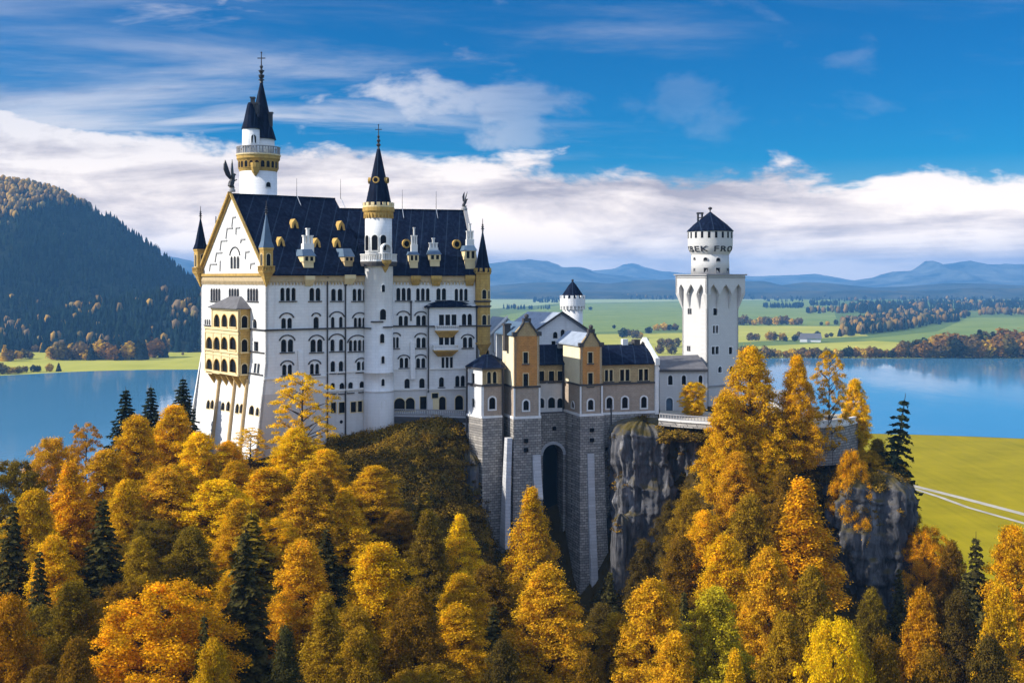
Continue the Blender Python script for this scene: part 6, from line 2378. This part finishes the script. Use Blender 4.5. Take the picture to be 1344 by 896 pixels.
def crown_spruce(seed, H=16.0, Rm=3.0, dens=1.0, droop=.35, thin=False):
    rg = np.random.default_rng(seed)
    mb = MB()
    mb.tube((0, 0, 0), (0, 0, H * .5), .26, .16, 7)
    mb.tube((0, 0, H * .5), (0, 0, H), .16, .02, 6)
    C, N, A = [], [], []
    lay = 26 if not thin else 20
    for k in range(lay):
        t = (k + .3) / lay
        h = H * (.07 + .91 * t)
        Rt = Rm * (1 - t) ** .85 * rg.uniform(.78, 1.15) + .18
        nb = int(5 + 5 * (1 - t))
        a0 = rg.uniform(0, 6.28)
        for b in range(nb):
            a = a0 + 6.283 * b / nb + rg.normal(0, .18)
            L = Rt * rg.uniform(.75, 1.12)
            d = np.array([math.cos(a), math.sin(a), 0])
            s = np.array([-d[1], d[0], 0])
            if k % 2 == 0 and L > .8:
                mb.tube((0, 0, h), Vector(d * L * .8 + np.array([0, 0, h - droop * L * .55])), .05, .015, 4)
            n = max(8, int(46 * dens * L / Rm * 1.2) + 6)
            u = rg.random(n) ** .7
            wdt = .34 * L * (1 - u * .65) + .08
            p = d * (u * L)[:, None] + s * (rg.uniform(-1, 1, n) * wdt)[:, None]
            p[:, 2] = h - droop * L * u ** 1.4 + .25 * L * np.maximum(0, u - .75) - np.abs(rg.normal(0, .12, n)) - (0 if thin else .0)
            C.append(p)
            nn = np.tile(np.array([d[0] * .35, d[1] * .35, .85]), (n, 1)) + rg.normal(0, .38, (n, 3))
            N.append(nn / np.linalg.norm(nn, axis=1, keepdims=True))
    C, N = np.concatenate(C), np.concatenate(N)
    v, fc_ = leaf_quads(rg, C, N, np.full(len(C), .30), 1.9)
    return np_mesh('crown', v, fc_, M['needle'], 4), mb


PROTO = {}


def proto(key, cm, mb):
    v = mb
    me = bpy.data.meshes.new('trunk')
    me.from_pydata(v.v, [], v.f)
    me.materials.append(M['bark'])
    PROTO.setdefault(key, []).append((cm, me))


for s in (1, 2, 3):
    proto('dome', *crown_broad(s, 'dome', 400, 130))
    proto('cone', *crown_broad(s + 10, 'cone', 400, 120, Rm=4.2))
for s in (4, 5):
    proto('round', *crown_broad(s + 20, 'round', 380, 130, Rm=5.0))
    proto('open', *crown_broad(s + 30, 'open', 110, 90, Rm=4.4))
    proto('spruce', *crown_spruce(s + 40))
    proto('thin', *crown_spruce(s + 50, Rm=3.2, dens=.55, droop=.42, thin=True))
RADIUS = {'dome': 4.9, 'cone': 4.4, 'round': 5.4, 'open': 5.0, 'spruce': 3.1, 'thin': 3.2}

PAL = {'yellow': (.95, .595, .010), 'gold': (.84, .465, .010), 'amber': (.70, .39, .010), 'orange': (.84, .41, .008), 'rust': (.58, .27, .008), 'olive': (.24, .155, .012),
       'dull': (.40, .235, .012), 'mustard': (.74, .40, .014), 'brown': (.27, .14, .010), 'lime': (.58, .46, .020), 'spruce': (.035, .045, .022), 'bspruce': (.085, .070, .018), 'dark': (.13, .085, .016)}
KIND = {'dome': 'broadleaf_tree', 'cone': 'larch_tree', 'round': 'broadleaf_tree', 'open': 'broadleaf_tree', 'spruce': 'spruce_tree', 'thin': 'spruce_tree'}
GROUPS = {'broadleaf_tree': 'autumn trees on the castle hill', 'larch_tree': 'autumn trees on the castle hill', 'spruce_tree': 'spruces on the castle hill'}
tr_rnd = random.Random(3)


def tree(px, pyt, Y, wpx, kind, colr, label, lean=0.0, base=None, hmin=7.0, hmax=27.0):
    x = (px - CX) / F * Y
    zt_ = ZT(pyt, Y)
    z0 = float(zg(x, Y)[0]) if base is None else base
    h = zt_ - z0
    if h > hmax or h < hmin:
        print('TREE', label, 'height', round(h, 1))
        h = min(max(h, hmin), hmax)
        z0 = zt_ - h
    cm, tm_ = tr_rnd.choice(PROTO[kind])
    r = empty(KIND[kind], (x, Y, z0 - .2), label, 'tree', GROUPS[KIND[kind]])
    sw = (wpx / F * Y / 2) / RADIUS[kind] * (1.17 if 'spruce' not in KIND[kind] else 1.05)
    r.scale = (sw, sw, (h + .2) / 16.0)
    r.rotation_euler = (0, lean, tr_rnd.uniform(0, 6.28) if not lean else 0)
    c = bpy.data.objects.new('crown', cm)
    t = bpy.data.objects.new('trunk', tm_)
    for o in (c, t):
        COL.objects.link(o)
        o.parent = r
    k = PAL[colr]
    j0 = tr_rnd.uniform(.90, 1.10)
    j = [j0 * tr_rnd.uniform(.97, 1.03) for _ in range(3)]
    c.color = (k[0] * j[0], k[1] * j[1], k[2] * j[2], 1)
    return r


TREES = [
    # ---- left flank, against the lake
    (165, 507, 212, 66, 'spruce', 'spruce', 'dark spruce against the lake, leftmost of the three near the gable'),
    (198, 504, 211, 60, 'spruce', 'spruce', 'dark spruce against the lake, middle of the three near the gable'),
    (240, 493, 213, 66, 'spruce', 'spruce', 'dark spruce tip touching the white gable foot'),
    (112, 553, 181, 62, 'open', 'rust', 'airy red brown tree rising against the left lake'),
    (72, 573, 186, 66, 'round', 'mustard', 'mustard rounded tree at the lake edge of the left slope'),
    (22, 603, 172, 78, 'round', 'olive', 'olive tree against the lake at the left picture edge'),
    (180, 543, 186, 88, 'dome', 'gold', 'golden domed tree below the two left lake spruces'),
    (228, 530, 196, 84, 'dome', 'gold', 'golden domed tree just left of the gable foot'),
    (140, 588, 176, 86, 'dome', 'amber', 'amber tree under the airy red brown tree'),
    (92, 604, 167, 104, 'cone', 'orange', 'long orange larch on the left slope'),
    (45, 640, 158, 90, 'dome', 'amber', 'amber tree left of the long orange larch'),
    (17, 655, 147, 84, 'spruce', 'bspruce', 'dark brown spruce at the left picture edge'),
    (165, 628, 163, 88, 'dome', 'gold', 'golden tree in the middle of the left slope'),
    (135, 648, 150, 86, 'spruce', 'bspruce', 'dark drooping spruce in the middle of the left slope'),
    (262, 566, 183, 86, 'dome', 'yellow', 'bright yellow tree in front of the gable foot, left one'),
    (218, 612, 166, 104, 'dome', 'mustard', 'broad mustard tree below the gable foot'),
    (300, 578, 186, 72, 'dome', 'gold', 'golden tree covering the foot of the gable pilasters'),
    (328, 560, 194, 52, 'open', 'yellow', 'slim airy yellow tree at the corner of the gable foot'),
    (396, 487, 193, 92, 'open', 'yellow', 'tall airy yellow tree standing before the palace facade'),
    (388, 560, 188, 84, 'dome', 'yellow', 'yellow tree under the airy tree before the facade'),
    (428, 588, 181, 84, 'dome', 'gold', 'golden tree left of the mossy mound'),
    (285, 628, 165, 116, 'dome', 'yellow', 'big bright yellow tree below the gable'),
    (350, 612, 172, 104, 'dome', 'gold', 'big golden tree below the palace corner'),
    (405, 618, 164, 108, 'cone', 'mustard', 'tall mustard larch below the facade'),
    (330, 668, 150, 112, 'spruce', 'olive', 'olive green spruce in the centre of the left slope'),
    (250, 690, 147, 104, 'dome', 'olive', 'olive tree under the big bright yellow tree'),
    (490, 610, 178, 92, 'dome', 'amber', 'amber tree at the foot of the mossy mound'),
    (452, 640, 166, 92, 'cone', 'gold', 'golden larch left of the amber tree by the mound'),
    (70, 700, 144, 92, 'dome', 'gold', 'golden tree right of the dark edge spruce'),
    (185, 704, 143, 84, 'dome', 'dull', 'dull gold tree behind the big orange tree'),
    # ---- left foreground
    (212, 768, 125, 168, 'round', 'orange', 'big glowing orange tree in the lower left foreground'),
    (14, 778, 124, 104, 'dome', 'rust', 'rusty tree in the lower left corner'),
    (95, 760, 130, 96, 'dome', 'olive', 'olive tree between the rusty corner tree and the orange tree'),
    (322, 690, 131, 104, 'spruce', 'bspruce', 'tall dark olive spruce in the left foreground'),
    (398, 706, 137, 114, 'dome', 'mustard', 'mustard tree right of the tall dark olive spruce'),
    (428, 778, 122, 108, 'cone', 'dull', 'dull gold larch in the foreground under the mustard tree'),
    (495, 710, 137, 124, 'dome', 'gold', 'big golden tree in the foreground below the mossy mound'),
    (545, 770, 126, 110, 'dome', 'brown', 'brown tree right of the big golden foreground tree'),
    (470, 822, 118, 100, 'dome', 'dull', 'dull tree at the bottom edge below the big golden tree'),
    (375, 820, 116, 96, 'cone', 'bspruce', 'dark larch at the bottom edge, left of centre'),
    (280, 836, 114, 88, 'dome', 'amber', 'amber tree at the bottom edge below the orange tree'),
    (100, 836, 114, 96, 'dome', 'brown', 'brown tree at the bottom edge near the left corner'),
    (52, 716, 139, 64, 'spruce', 'bspruce', 'dark spruce between the golden and rusty trees at the lower left'),
    (428, 690, 152, 62, 'spruce', 'bspruce', 'dark spruce between the mustard trees left of the big golden one'),
    (536, 745, 139, 66, 'spruce', 'bspruce', 'dark spruce right of the big golden foreground tree'),
    (268, 800, 121, 60, 'spruce', 'bspruce', 'dark spruce beside the glowing orange foreground tree'),
    # ---- before the bastion
    (648, 790, 137, 62, 'spruce', 'bspruce', 'dark spruce in the centre foreground left of the mustard pointed tree'),
    (800, 745, 160, 56, 'spruce', 'bspruce', 'dark spruce beside the ribbed stone pier and the rock slab'),
    (898, 770, 148, 58, 'spruce', 'bspruce', 'dark spruce left of the lime green tree'),
    (1268, 742, 152, 74, 'spruce', 'bspruce', 'broad dark spruce below the meadow edge on the right'),
    (1180, 740, 176, 50, 'spruce', 'bspruce', 'dark spruce in front of the right cliff foot'),
    (557, 643, 178, 56, 'spruce', 'olive', 'slim olive spruce below the mossy crag'),
    (604, 674, 166, 80, 'cone', 'yellow', 'bright yellow pointed larch left of the bastion'),
    (640, 740, 152, 88, 'dome', 'brown', 'brown tree under the bright yellow pointed larch'),
    (524, 668, 170, 60, 'dome', 'brown', 'brown tree between the amber tree and the olive spruce'),
    (600, 790, 134, 108, 'dome', 'amber', 'amber tree in the centre foreground'),
    (698, 638, 180, 92, 'cone', 'gold', 'golden pointed larch in front of the stone arch'),
    (718, 738, 141, 118, 'dome', 'mustard', 'mustard pointed tree in the centre under the arch'),
    (660, 838, 121, 90, 'dome', 'dark', 'dark brown tree at the bottom edge in the centre'),
    (790, 790, 148, 84, 'dome', 'dark', 'dark tree at the foot of the ribbed stone pier'),
    (770, 850, 122, 84, 'cone', 'brown', 'brown larch at the bottom edge right of the mustard tree'),
    # ---- right of the bastion
    (855, 758, 139, 116, 'dome', 'mustard', 'mustard tree in the foreground below the grey rock pillar'),
    (905, 640, 186, 70, 'dome', 'dull', 'dull gold tree right of the grey rock pillar'),
    (884, 655, 194, 46, 'round', 'dark', 'dark rounded tree in the nook right of the grey rock pillar'),
    (845, 706, 178, 60, 'dome', 'dark', 'dark bush tree at the foot of the grey rock pillar'),
    (895, 700, 166, 84, 'dome', 'brown', 'brown tree between the pillar and the golden slope'),
    (925, 668, 176, 84, 'dome', 'gold', 'golden brown tree on the slope under the dark cliff'),
    (910, 501, 214, 34, 'round', 'yellow', 'small round yellow tree in front of the annex house'),
    (985, 453, 196, 92, 'dome', 'gold', 'tall golden tree right of the square tower, rising past the parapet'),
    (952, 512, 193, 74, 'dome', 'gold', 'golden tree leaning over the terrace wall at the tower foot'),
    (1046, 464, 195, 64, 'dome', 'gold', 'golden tree covering the middle of the white parapet'),
    (1088, 459, 198, 56, 'open', 'amber', 'slim amber tree rising above the parapet right of the golden ones'),
    (1122, 496, 206, 48, 'dome', 'yellow', 'bright yellow tree at the end of the terrace wall'),
    (1004, 574, 192, 66, 'dome', 'gold', 'golden tree hanging below the terrace wall'),
    (968, 592, 187, 80, 'dome', 'mustard', 'mustard tree on the slope below the square tower'),
    (1030, 610, 182, 66, 'dome', 'brown', 'brown tree behind the tall orange larch'),
    (1118, 590, 192, 50, 'round', 'orange', 'small orange tree on top of the right cliff'),
    (1152, 575, 201, 54, 'dome', 'olive', 'olive tree at the root of the leaning spruce'),
    (1138, 590, 198, 44, 'round', 'amber', 'amber tree standing on the cliff top beside the leaning spruce'),
    (1164, 602, 199, 40, 'round', 'dull', 'small dull tree on the cliff top under the leaning spruce'),
    (1186, 610, 200, 44, 'dome', 'dull', 'dull tree on the right brink of the cliff'),
    (1052, 626, 172, 144, 'cone', 'orange', 'tall bright orange larch left of the right cliff'),
    (985, 646, 172, 88, 'dome', 'dull', 'dull gold tree left of the tall orange larch'),
    (950, 700, 160, 96, 'dome', 'gold', 'golden tree above the lime green tree'),
    (938, 768, 141, 112, 'dome', 'lime', 'yellow green tree in the right foreground'),
    (1008, 716, 152, 100, 'dome', 'mustard', 'mustard tree right of the lime green tree'),
    (1065, 740, 150, 84, 'dome', 'dull', 'dull gold tree under the tall orange larch'),
    (1030, 800, 131, 96, 'dome', 'dull', 'dull gold tree at the bottom edge right of the lime tree'),
    (1095, 812, 124, 96, 'round', 'yellow', 'bright yellow tree at the bottom edge below the right cliff'),
    (885, 826, 124, 96, 'dome', 'mustard', 'mustard tree at the bottom edge below the rock pillar'),
    (965, 850, 119, 84, 'cone', 'amber', 'amber larch at the bottom edge under the lime tree'),
    (1145, 770, 160, 62, 'dome', 'olive', 'olive tree at the foot of the right cliff'),
    (1160, 834, 124, 90, 'dome', 'brown', 'brown tree at the bottom edge right of the yellow tree'),
    # ---- right lowland
    (1213, 690, 190, 60, 'round', 'orange', 'orange round tree right of the cliff by the meadow'),
    (1250, 708, 178, 58, 'dome', 'brown', 'brown tree at the meadow edge beside the orange round tree'),
    (1281, 697, 168, 76, 'spruce', 'bspruce', 'dark spruce at the meadow edge on the right'),
    (1330, 686, 166, 96, 'dome', 'orange', 'big orange tree at the right picture edge'),
    (1210, 770, 150, 84, 'dome', 'rust', 'rusty tree below the cliff on the right'),
    (1258, 772, 148, 80, 'dome', 'dark', 'dark tree under the dark meadow edge spruce'),
    (1312, 764, 142, 90, 'dome', 'amber', 'amber tree under the big orange edge tree'),
    (1222, 846, 124, 96, 'dome', 'brown', 'brown tree at the bottom edge near the right corner'),
    (1300, 832, 124, 110, 'dome', 'dark', 'dark tree in the lower right corner'),
]
for a in TREES:
    base = 84.3 if 'annex' in a[6] else (76.3 if 'cliff top' in a[6] else None)
    tree(*a, base=base)
tree(1160, 514, 198, 88, 'thin', 'spruce', 'dark ragged spruce leaning out over the right cliff', lean=R(8))


# trees that close the gaps of the forest, each named after the tree it stands behind
_at = {a[6]: XY(a[0], a[2]) for a in TREES}
_used = set()
_pts = [(*XY(a[0], a[2]), a[3] / F * a[2]) for a in TREES]
_made = 0
for _ in range(6000):
    Y = tr_rnd.uniform(118, 196)
    px = tr_rnd.uniform(-20, 1364)
    x = (px - CX) / F * Y
    if 600 < px < 900 and Y > 165 or 420 < px < 660 and Y > 176 or 860 < px < 1250 and Y > 186 or px > 1090 and px < 1215 and Y > 172 or px < 260 and Y > 182:
        continue
    if min(math.hypot(x - q[0], Y - q[1]) for q in _pts) < 5.2:
        continue
    g0 = float(zg(x, Y)[0])
    h = tr_rnd.uniform(10.5, 14)
    pyt = CY + (HC - g0 - h) / Y * F
    if 250 < px < 500 and pyt < 600 or pyt < 560 or pyt > 880:
        continue
    near = [l for l, q in sorted(_at.items(), key=lambda kv: math.hypot(x - kv[1][0], Y - kv[1][1])) if l not in _used and len(l.split()) <= 9]
    if not near or math.hypot(x - _at[near[0]][0], Y - _at[near[0]][1]) > 16:
        continue
    _used.add(near[0])
    k = tr_rnd.choice(['dull', 'amber', 'brown', 'olive', 'olive', 'gold', 'brown'])
    wd = {'dull': 'dull gold', 'bspruce': 'dark'}.get(k, k if k != 'gold' else 'golden')
    side = 'behind' if Y > _at[near[0]][1] else 'in front of'
    tree(px, pyt, Y, 8.6 / Y * F, tr_rnd.choice(['dome', 'dome', 'cone', 'round']), k, f'{wd} tree {side} the {near[0]}', )
    _pts.append((x, Y, 8))
    _made += 1
    if _made > 30:
        break
print('fill trees', _made)


# ---- undergrowth: bushes on slopes and ledges, uncounted
def undergrowth(name, pts, nrm, cols, rad, per, label, leaf=.26, seed=5):
    rg = np.random.default_rng(seed)
    n = len(pts)
    d = rg.normal(size=(n, per, 3))
    d /= np.linalg.norm(d, axis=2, keepdims=True)
    d[:, :, 2] = np.abs(d[:, :, 2])
    r = rad[:, None, None]
    c = pts[:, None, :] + d * (rg.random((n, per, 1)) ** .4) * r * np.array([1, 1, .8])
    nn = d * .8 + np.array([0, 0, .5]) + rg.normal(0, .4, (n, per, 3))
    nn /= np.linalg.norm(nn, axis=2, keepdims=True)
    v, f = leaf_quads(rg, c.reshape(-1, 3), nn.reshape(-1, 3), np.full(n * per, leaf))
    me = np_mesh(name, v, f, M['wood_leaf'], 4)
    set_tint(me, np.repeat(np.repeat(cols, per, 0), 4, 0))
    return tag(link(name, me), label, None, None, 'stuff')


def scatter_px(rg, n, poly_px, Y0, Y1):
    """points of the hill whose place lies in a fan seen between pixel columns and distances"""
    px = rg.uniform(poly_px[0], poly_px[1], n)
    Y = rg.uniform(Y0, Y1, n)
    x = (px - CX) / F * Y
    return np.stack([x, Y, zg(x, Y)], -1)


rg = np.random.default_rng(11)
UC = np.array([(.14, .085, .014), (.20, .115, .016), (.10, .075, .016), (.26, .15, .018), (.075, .05, .012)])
p = scatter_px(rg, 2400, (425, 642), 182, 211)
undergrowth('undergrowth', p, None, UC[rg.integers(0, 5, len(p))] * rg.uniform(.7, 1.3, (len(p), 1)), rg.uniform(.5, 1.3, len(p)), 60, 'brown mossy undergrowth on the mound below the terrace', .22, 6)
p = scatter_px(rg, 130, (430, 638), 184, 209)
undergrowth('undergrowth', p, None, np.array([(.20, .125, .016), (.10, .075, .016), (.30, .17, .016), (.07, .055, .014)])[rg.integers(0, 4, len(p))] * rg.uniform(.7, 1.3, (len(p), 1)), rg.uniform(1.2, 2.6, len(p)), 420, 'taller shrubs dotted over the mossy mound', .2, 16)
p = scatter_px(rg, 4200, (-80, 1420), 112, 204)
undergrowth('undergrowth', p, None, UC[rg.integers(0, 5, len(p))] * rg.uniform(.6, 1.2, (len(p), 1)), rg.uniform(.8, 2.0, len(p)), 60, 'dark undergrowth between the forest trees', .30, 7)
cq = np.array([(*(Vector(XY(1135, 197.5)) + Vector((math.cos(a_) * 6.8 * r_, math.sin(a_) * 7.6 * r_))), 77.0 - 2.4 * r_ ** 3) for a_, r_ in zip(rg.uniform(0, 6.28, 230), rg.uniform(0, 1, 230) ** .5)])
undergrowth('undergrowth', cq, None, np.array([(.22, .13, .02), (.12, .08, .015), (.34, .20, .02)])[rg.integers(0, 3, len(cq))], rg.uniform(.7, 1.7, len(cq)), 90, 'brown gold bushes on top of the right cliff', .22, 9)
for (me_, sd_), keep in zip(ROCKS, (70, 14, 60, 90, 40, 40, 60)):
    vv = np.empty(len(me_.vertices) * 3, dtype=np.float32)
    me_.vertices.foreach_get('co', vv)
    vv = vv.reshape(-1, 3)
    ng = np.array([noise.noise((x_ * .16 + sd_, y_ * .16, z_ * .22)) for x_, y_, z_ in vv])
    cand = np.where((ng > .12) & (vv[:, 1] < vv[:, 1].mean() + 1))[0]
    if len(cand):
        q_ = vv[rg.choice(cand, keep)]
        undergrowth('undergrowth', q_, None, UC[rg.integers(0, 5, keep)], rg.uniform(.35, 1.0, keep), 60, 'tufts of bushes clinging to a cliff face', .2, int(sd_ * 10))
p = scatter_px(rg, 620, (880, 1200), 190, 206)
p = np.concatenate([p[p[:, 2] > 62], np.stack([(lambda px, Y: (px - CX) / F * Y)(rg.uniform(868, 960, 160), 202.5), rg.uniform(201.5, 206, 160), rg.uniform(80.8, 82.4, 160)], -1)])
undergrowth('undergrowth', p, None, np.array([(.30, .18, .02), (.16, .10, .015), (.22, .13, .02), (.10, .07, .015)])[rg.integers(0, 4, len(p))], rg.uniform(.6, 1.5, len(p)), 70, 'golden bushes along the cliff tops on the right', .25, 8)


# ================================================================== single trees far out on the plain
def far_proto(seed, conifer):
    rg = np.random.default_rng(seed)
    n = 330
    if conifer:
        t = rg.random(n) ** 1.4
        r = .24 * (1 - t) ** .9 + .01
        a = rg.uniform(0, 6.28, n)
        c = np.stack([r * np.cos(a), r * np.sin(a), .04 + .95 * t], -1)
        nn = np.stack([np.cos(a), np.sin(a), np.full(n, .6)], -1)
    else:
        d = rg.normal(size=(n, 3))
        d /= np.linalg.norm(d, axis=1, keepdims=True)
        lob = 1 + .22 * np.sin(d[:, 0] * 5 + seed) * np.cos(d[:, 1] * 4 + seed) + .12 * np.sin(d[:, 2] * 7)
        c = d * lob[:, None] * rg.uniform(.7, 1.0, (n, 1)) * np.array([.40, .40, .46]) + np.array([0, 0, .50])
        c[:, 2] = np.maximum(c[:, 2], .01)
        nn = d
    nn = nn + rg.normal(0, .4, (n, 3))
    nn /= np.linalg.norm(nn, axis=1, keepdims=True)
    v, f = leaf_quads(rg, c, nn, np.full(n, .13))
    return np_mesh('far_tree', v, f, M['leaf'], 4)


FB_ = [far_proto(s, False) for s in range(5)]
FC_ = [far_proto(s, True) for s in range(3)]
FCOL = {'rust': (.34, .165, .03), 'gold': (.72, .43, .03), 'brown': (.22, .135, .045), 'dark': (.035, .045, .030), 'olive': (.19, .14, .035)}


def far_tree(px, py, hpx, colr, label, group, con=False, wf=1.0):
    x, y = G(px, py)
    h = hpx / F * y
    o = bpy.data.objects.new('spruce_tree' if con else 'broadleaf_tree', tr_rnd.choice(FC_ if con else FB_))
    COL.objects.link(o)
    o.location = (x, y, 0)
    o.scale = (h * wf, h * wf, h)
    o.rotation_euler = (0, 0, tr_rnd.uniform(0, 6.28))
    k = FCOL[colr]
    j = tr_rnd.uniform(.8, 1.25)
    o.color = (k[0] * j, k[1] * j, k[2] * j, 1)
    tag(o, label, 'tree', group)


fr = random.Random(17)
WORD = {'rust': 'rusty', 'gold': 'golden', 'brown': 'brown', 'dark': 'dark', 'olive': 'olive'}
# right lake shore
px = 958.0
while px < 1362:
    big = np.interp(px, [958, 1090, 1180, 1235, 1360], [15, 13, 15, 25, 31])
    for row in range(2 if px > 1180 else 1):
        h = big * fr.uniform(.72, 1.15) * (1 if row == 0 else 1.12)
        k = fr.choice(['rust', 'brown', 'olive', 'brown', 'gold', 'rust', 'dark'])
        size = 'tall' if h > 22 else 'low'
        far_tree(px + fr.uniform(-2, 2), 469.9 - row * 2.6 - fr.uniform(0, .8), h, k, f'{size} {WORD[k]} tree in the row along the right lake shore', 'trees along the right lake shore', k == 'dark' and fr.random() < .5, 1.15)
    px += np.interp(px, [958, 1180, 1360], [6.5, 5.5, 7.0]) * fr.uniform(.8, 1.2)
# row on the far right meadow
for px in list(range(966, 1056, 6)):
    k = fr.choice(['brown', 'brown', 'olive', 'rust', 'gold'])
    far_tree(px + fr.uniform(-2, 2), 426.5 + fr.uniform(-1, 1), fr.uniform(8, 14), k, f'{WORD[k]} tree in the row on the far right meadow', 'trees on the far right meadow', False, 1.2)
# trees round the farmhouse
for px, py, h, k, c_ in ((985, 447, 11, 'brown', 0), (993, 447, 10, 'brown', 0), (1010, 446.5, 12, 'gold', 0), (1016, 447, 12, 'brown', 0), (1027, 447, 11, 'gold', 0), (1031, 448, 7, 'dark', 0), (1043, 448, 9, 'dark', 0), (1049, 446, 11, 'brown', 0),
                         (1073, 443, 9, 'dark', 0), (1085, 443, 6, 'brown', 0), (1091, 442, 6, 'dark', 0), (1102, 441.5, 10, 'dark', 1), (1097, 426, 7, 'dark', 0), (1086, 427, 6, 'gold', 0), (1078, 427, 5, 'dark', 0)):
    far_tree(px, py, h, k, f'{WORD[k]} tree scattered near the white farmhouse', 'trees near the farmhouse', bool(c_), 1.2)
# between the watch tower and the square tower
for px, py, h, k in ((806, 431, 5, 'dark'), (818, 443, 13, 'dark'), (824, 442, 11, 'brown'), (834, 444, 12, 'olive'), (840, 444, 9, 'gold'), (852, 438, 10, 'dark'), (862, 434, 9, 'gold'), (872, 434, 11, 'gold'), (879, 434, 9, 'dark'), (886, 434, 10, 'brown'),
                     (846, 452, 10, 'olive'), (868, 455, 12, 'olive'), (878, 456, 13, 'brown'), (888, 455, 12, 'olive'), (866, 464, 12, 'brown'), (882, 465, 14, 'olive'), (828, 456, 9, 'olive'), (775, 407, 5, 'dark')):
    far_tree(px, py, h, k, f'{WORD[k]} field tree seen between the watch tower and the square tower', 'field trees behind the brick wing', False, 1.25)
# left lake shore and meadow edge
for px, py, h, k, c_ in ((-4, 491, 17, 'brown', 0), (3, 491, 15, 'olive', 0), (12, 490.5, 10, 'gold', 0), (18, 490, 9, 'gold', 0), (25, 490, 10, 'olive', 0), (33, 488.6, 9, 'brown', 0), (44, 488.2, 10, 'dark', 0), (50, 488, 9, 'dark', 0), (65, 487.6, 11, 'gold', 0), (77, 487.4, 11, 'dark', 1)):
    far_tree(px, py, h, k, f'{WORD[k]} {"pointed" if c_ else "round"} bush tree on the left lake shore', 'trees on the left lake shore', bool(c_), 1.2)
for px, py, h, k, c_ in ((6, 474, 21, 'gold', 1), (14, 474, 15, 'brown', 0), (23, 472, 13, 'gold', 0), (31, 471, 14, 'olive', 0), (40, 471, 10, 'brown', 0), (47, 462, 10, 'brown', 0), (55, 462, 12, 'gold', 1)):
    far_tree(px, py, h, k, f'{WORD[k]} {"pointed" if c_ else "round"} tree in the clump on the left meadow', 'clump of trees on the left meadow', bool(c_), 1.2)
for px in range(70, 218, 5):
    k = fr.choice(['gold', 'gold', 'rust', 'olive', 'dark', 'brown', 'dark'])
    h = fr.uniform(14, 27)
    c_ = k == 'dark'
    far_tree(px + fr.uniform(-2, 2), 472.8 - (3.2 if px > 190 else 0) - fr.uniform(0, 1.5), h, k, f'{WORD[k]} {"pointed" if c_ else "round"} tree at the front edge of the left wood', 'trees at the edge of the left wood', c_, 1.2 if not c_ else 1.0)
for px, py, h, k in ((243, 452, 12, 'gold'), (252, 450, 10, 'olive'), (258, 450, 11, 'rust'), (240, 466, 4, 'brown'), (224, 455, 10, 'brown')):
    far_tree(px, py, h, k, f'{WORD[k]} tree on the left meadow beside the palace', 'trees on the left meadow beside the palace', False, 1.1)

# ================================================================== the air
hz, t_, out_ = new_mat('haze_air')
pv2 = t_.new('ShaderNodeVolumePrincipled')
pv2.inputs['Color'].default_value = (.20, .53, 1.0, 1)
pv2.inputs['Density'].default_value = 0.88e-4
pv2.inputs['Anisotropy'].default_value = 0.0
t_.l.new(pv2.outputs[0], out_.inputs['Volume'])
hb_ = MB()
hb_.box((-17000, -1600, -2), (34000, 0, 0), (0, 18700, 0), (0, 0, 392))
tag(hb_.build('haze', hz), 'blue air over the plain', None, None, 'stuff')
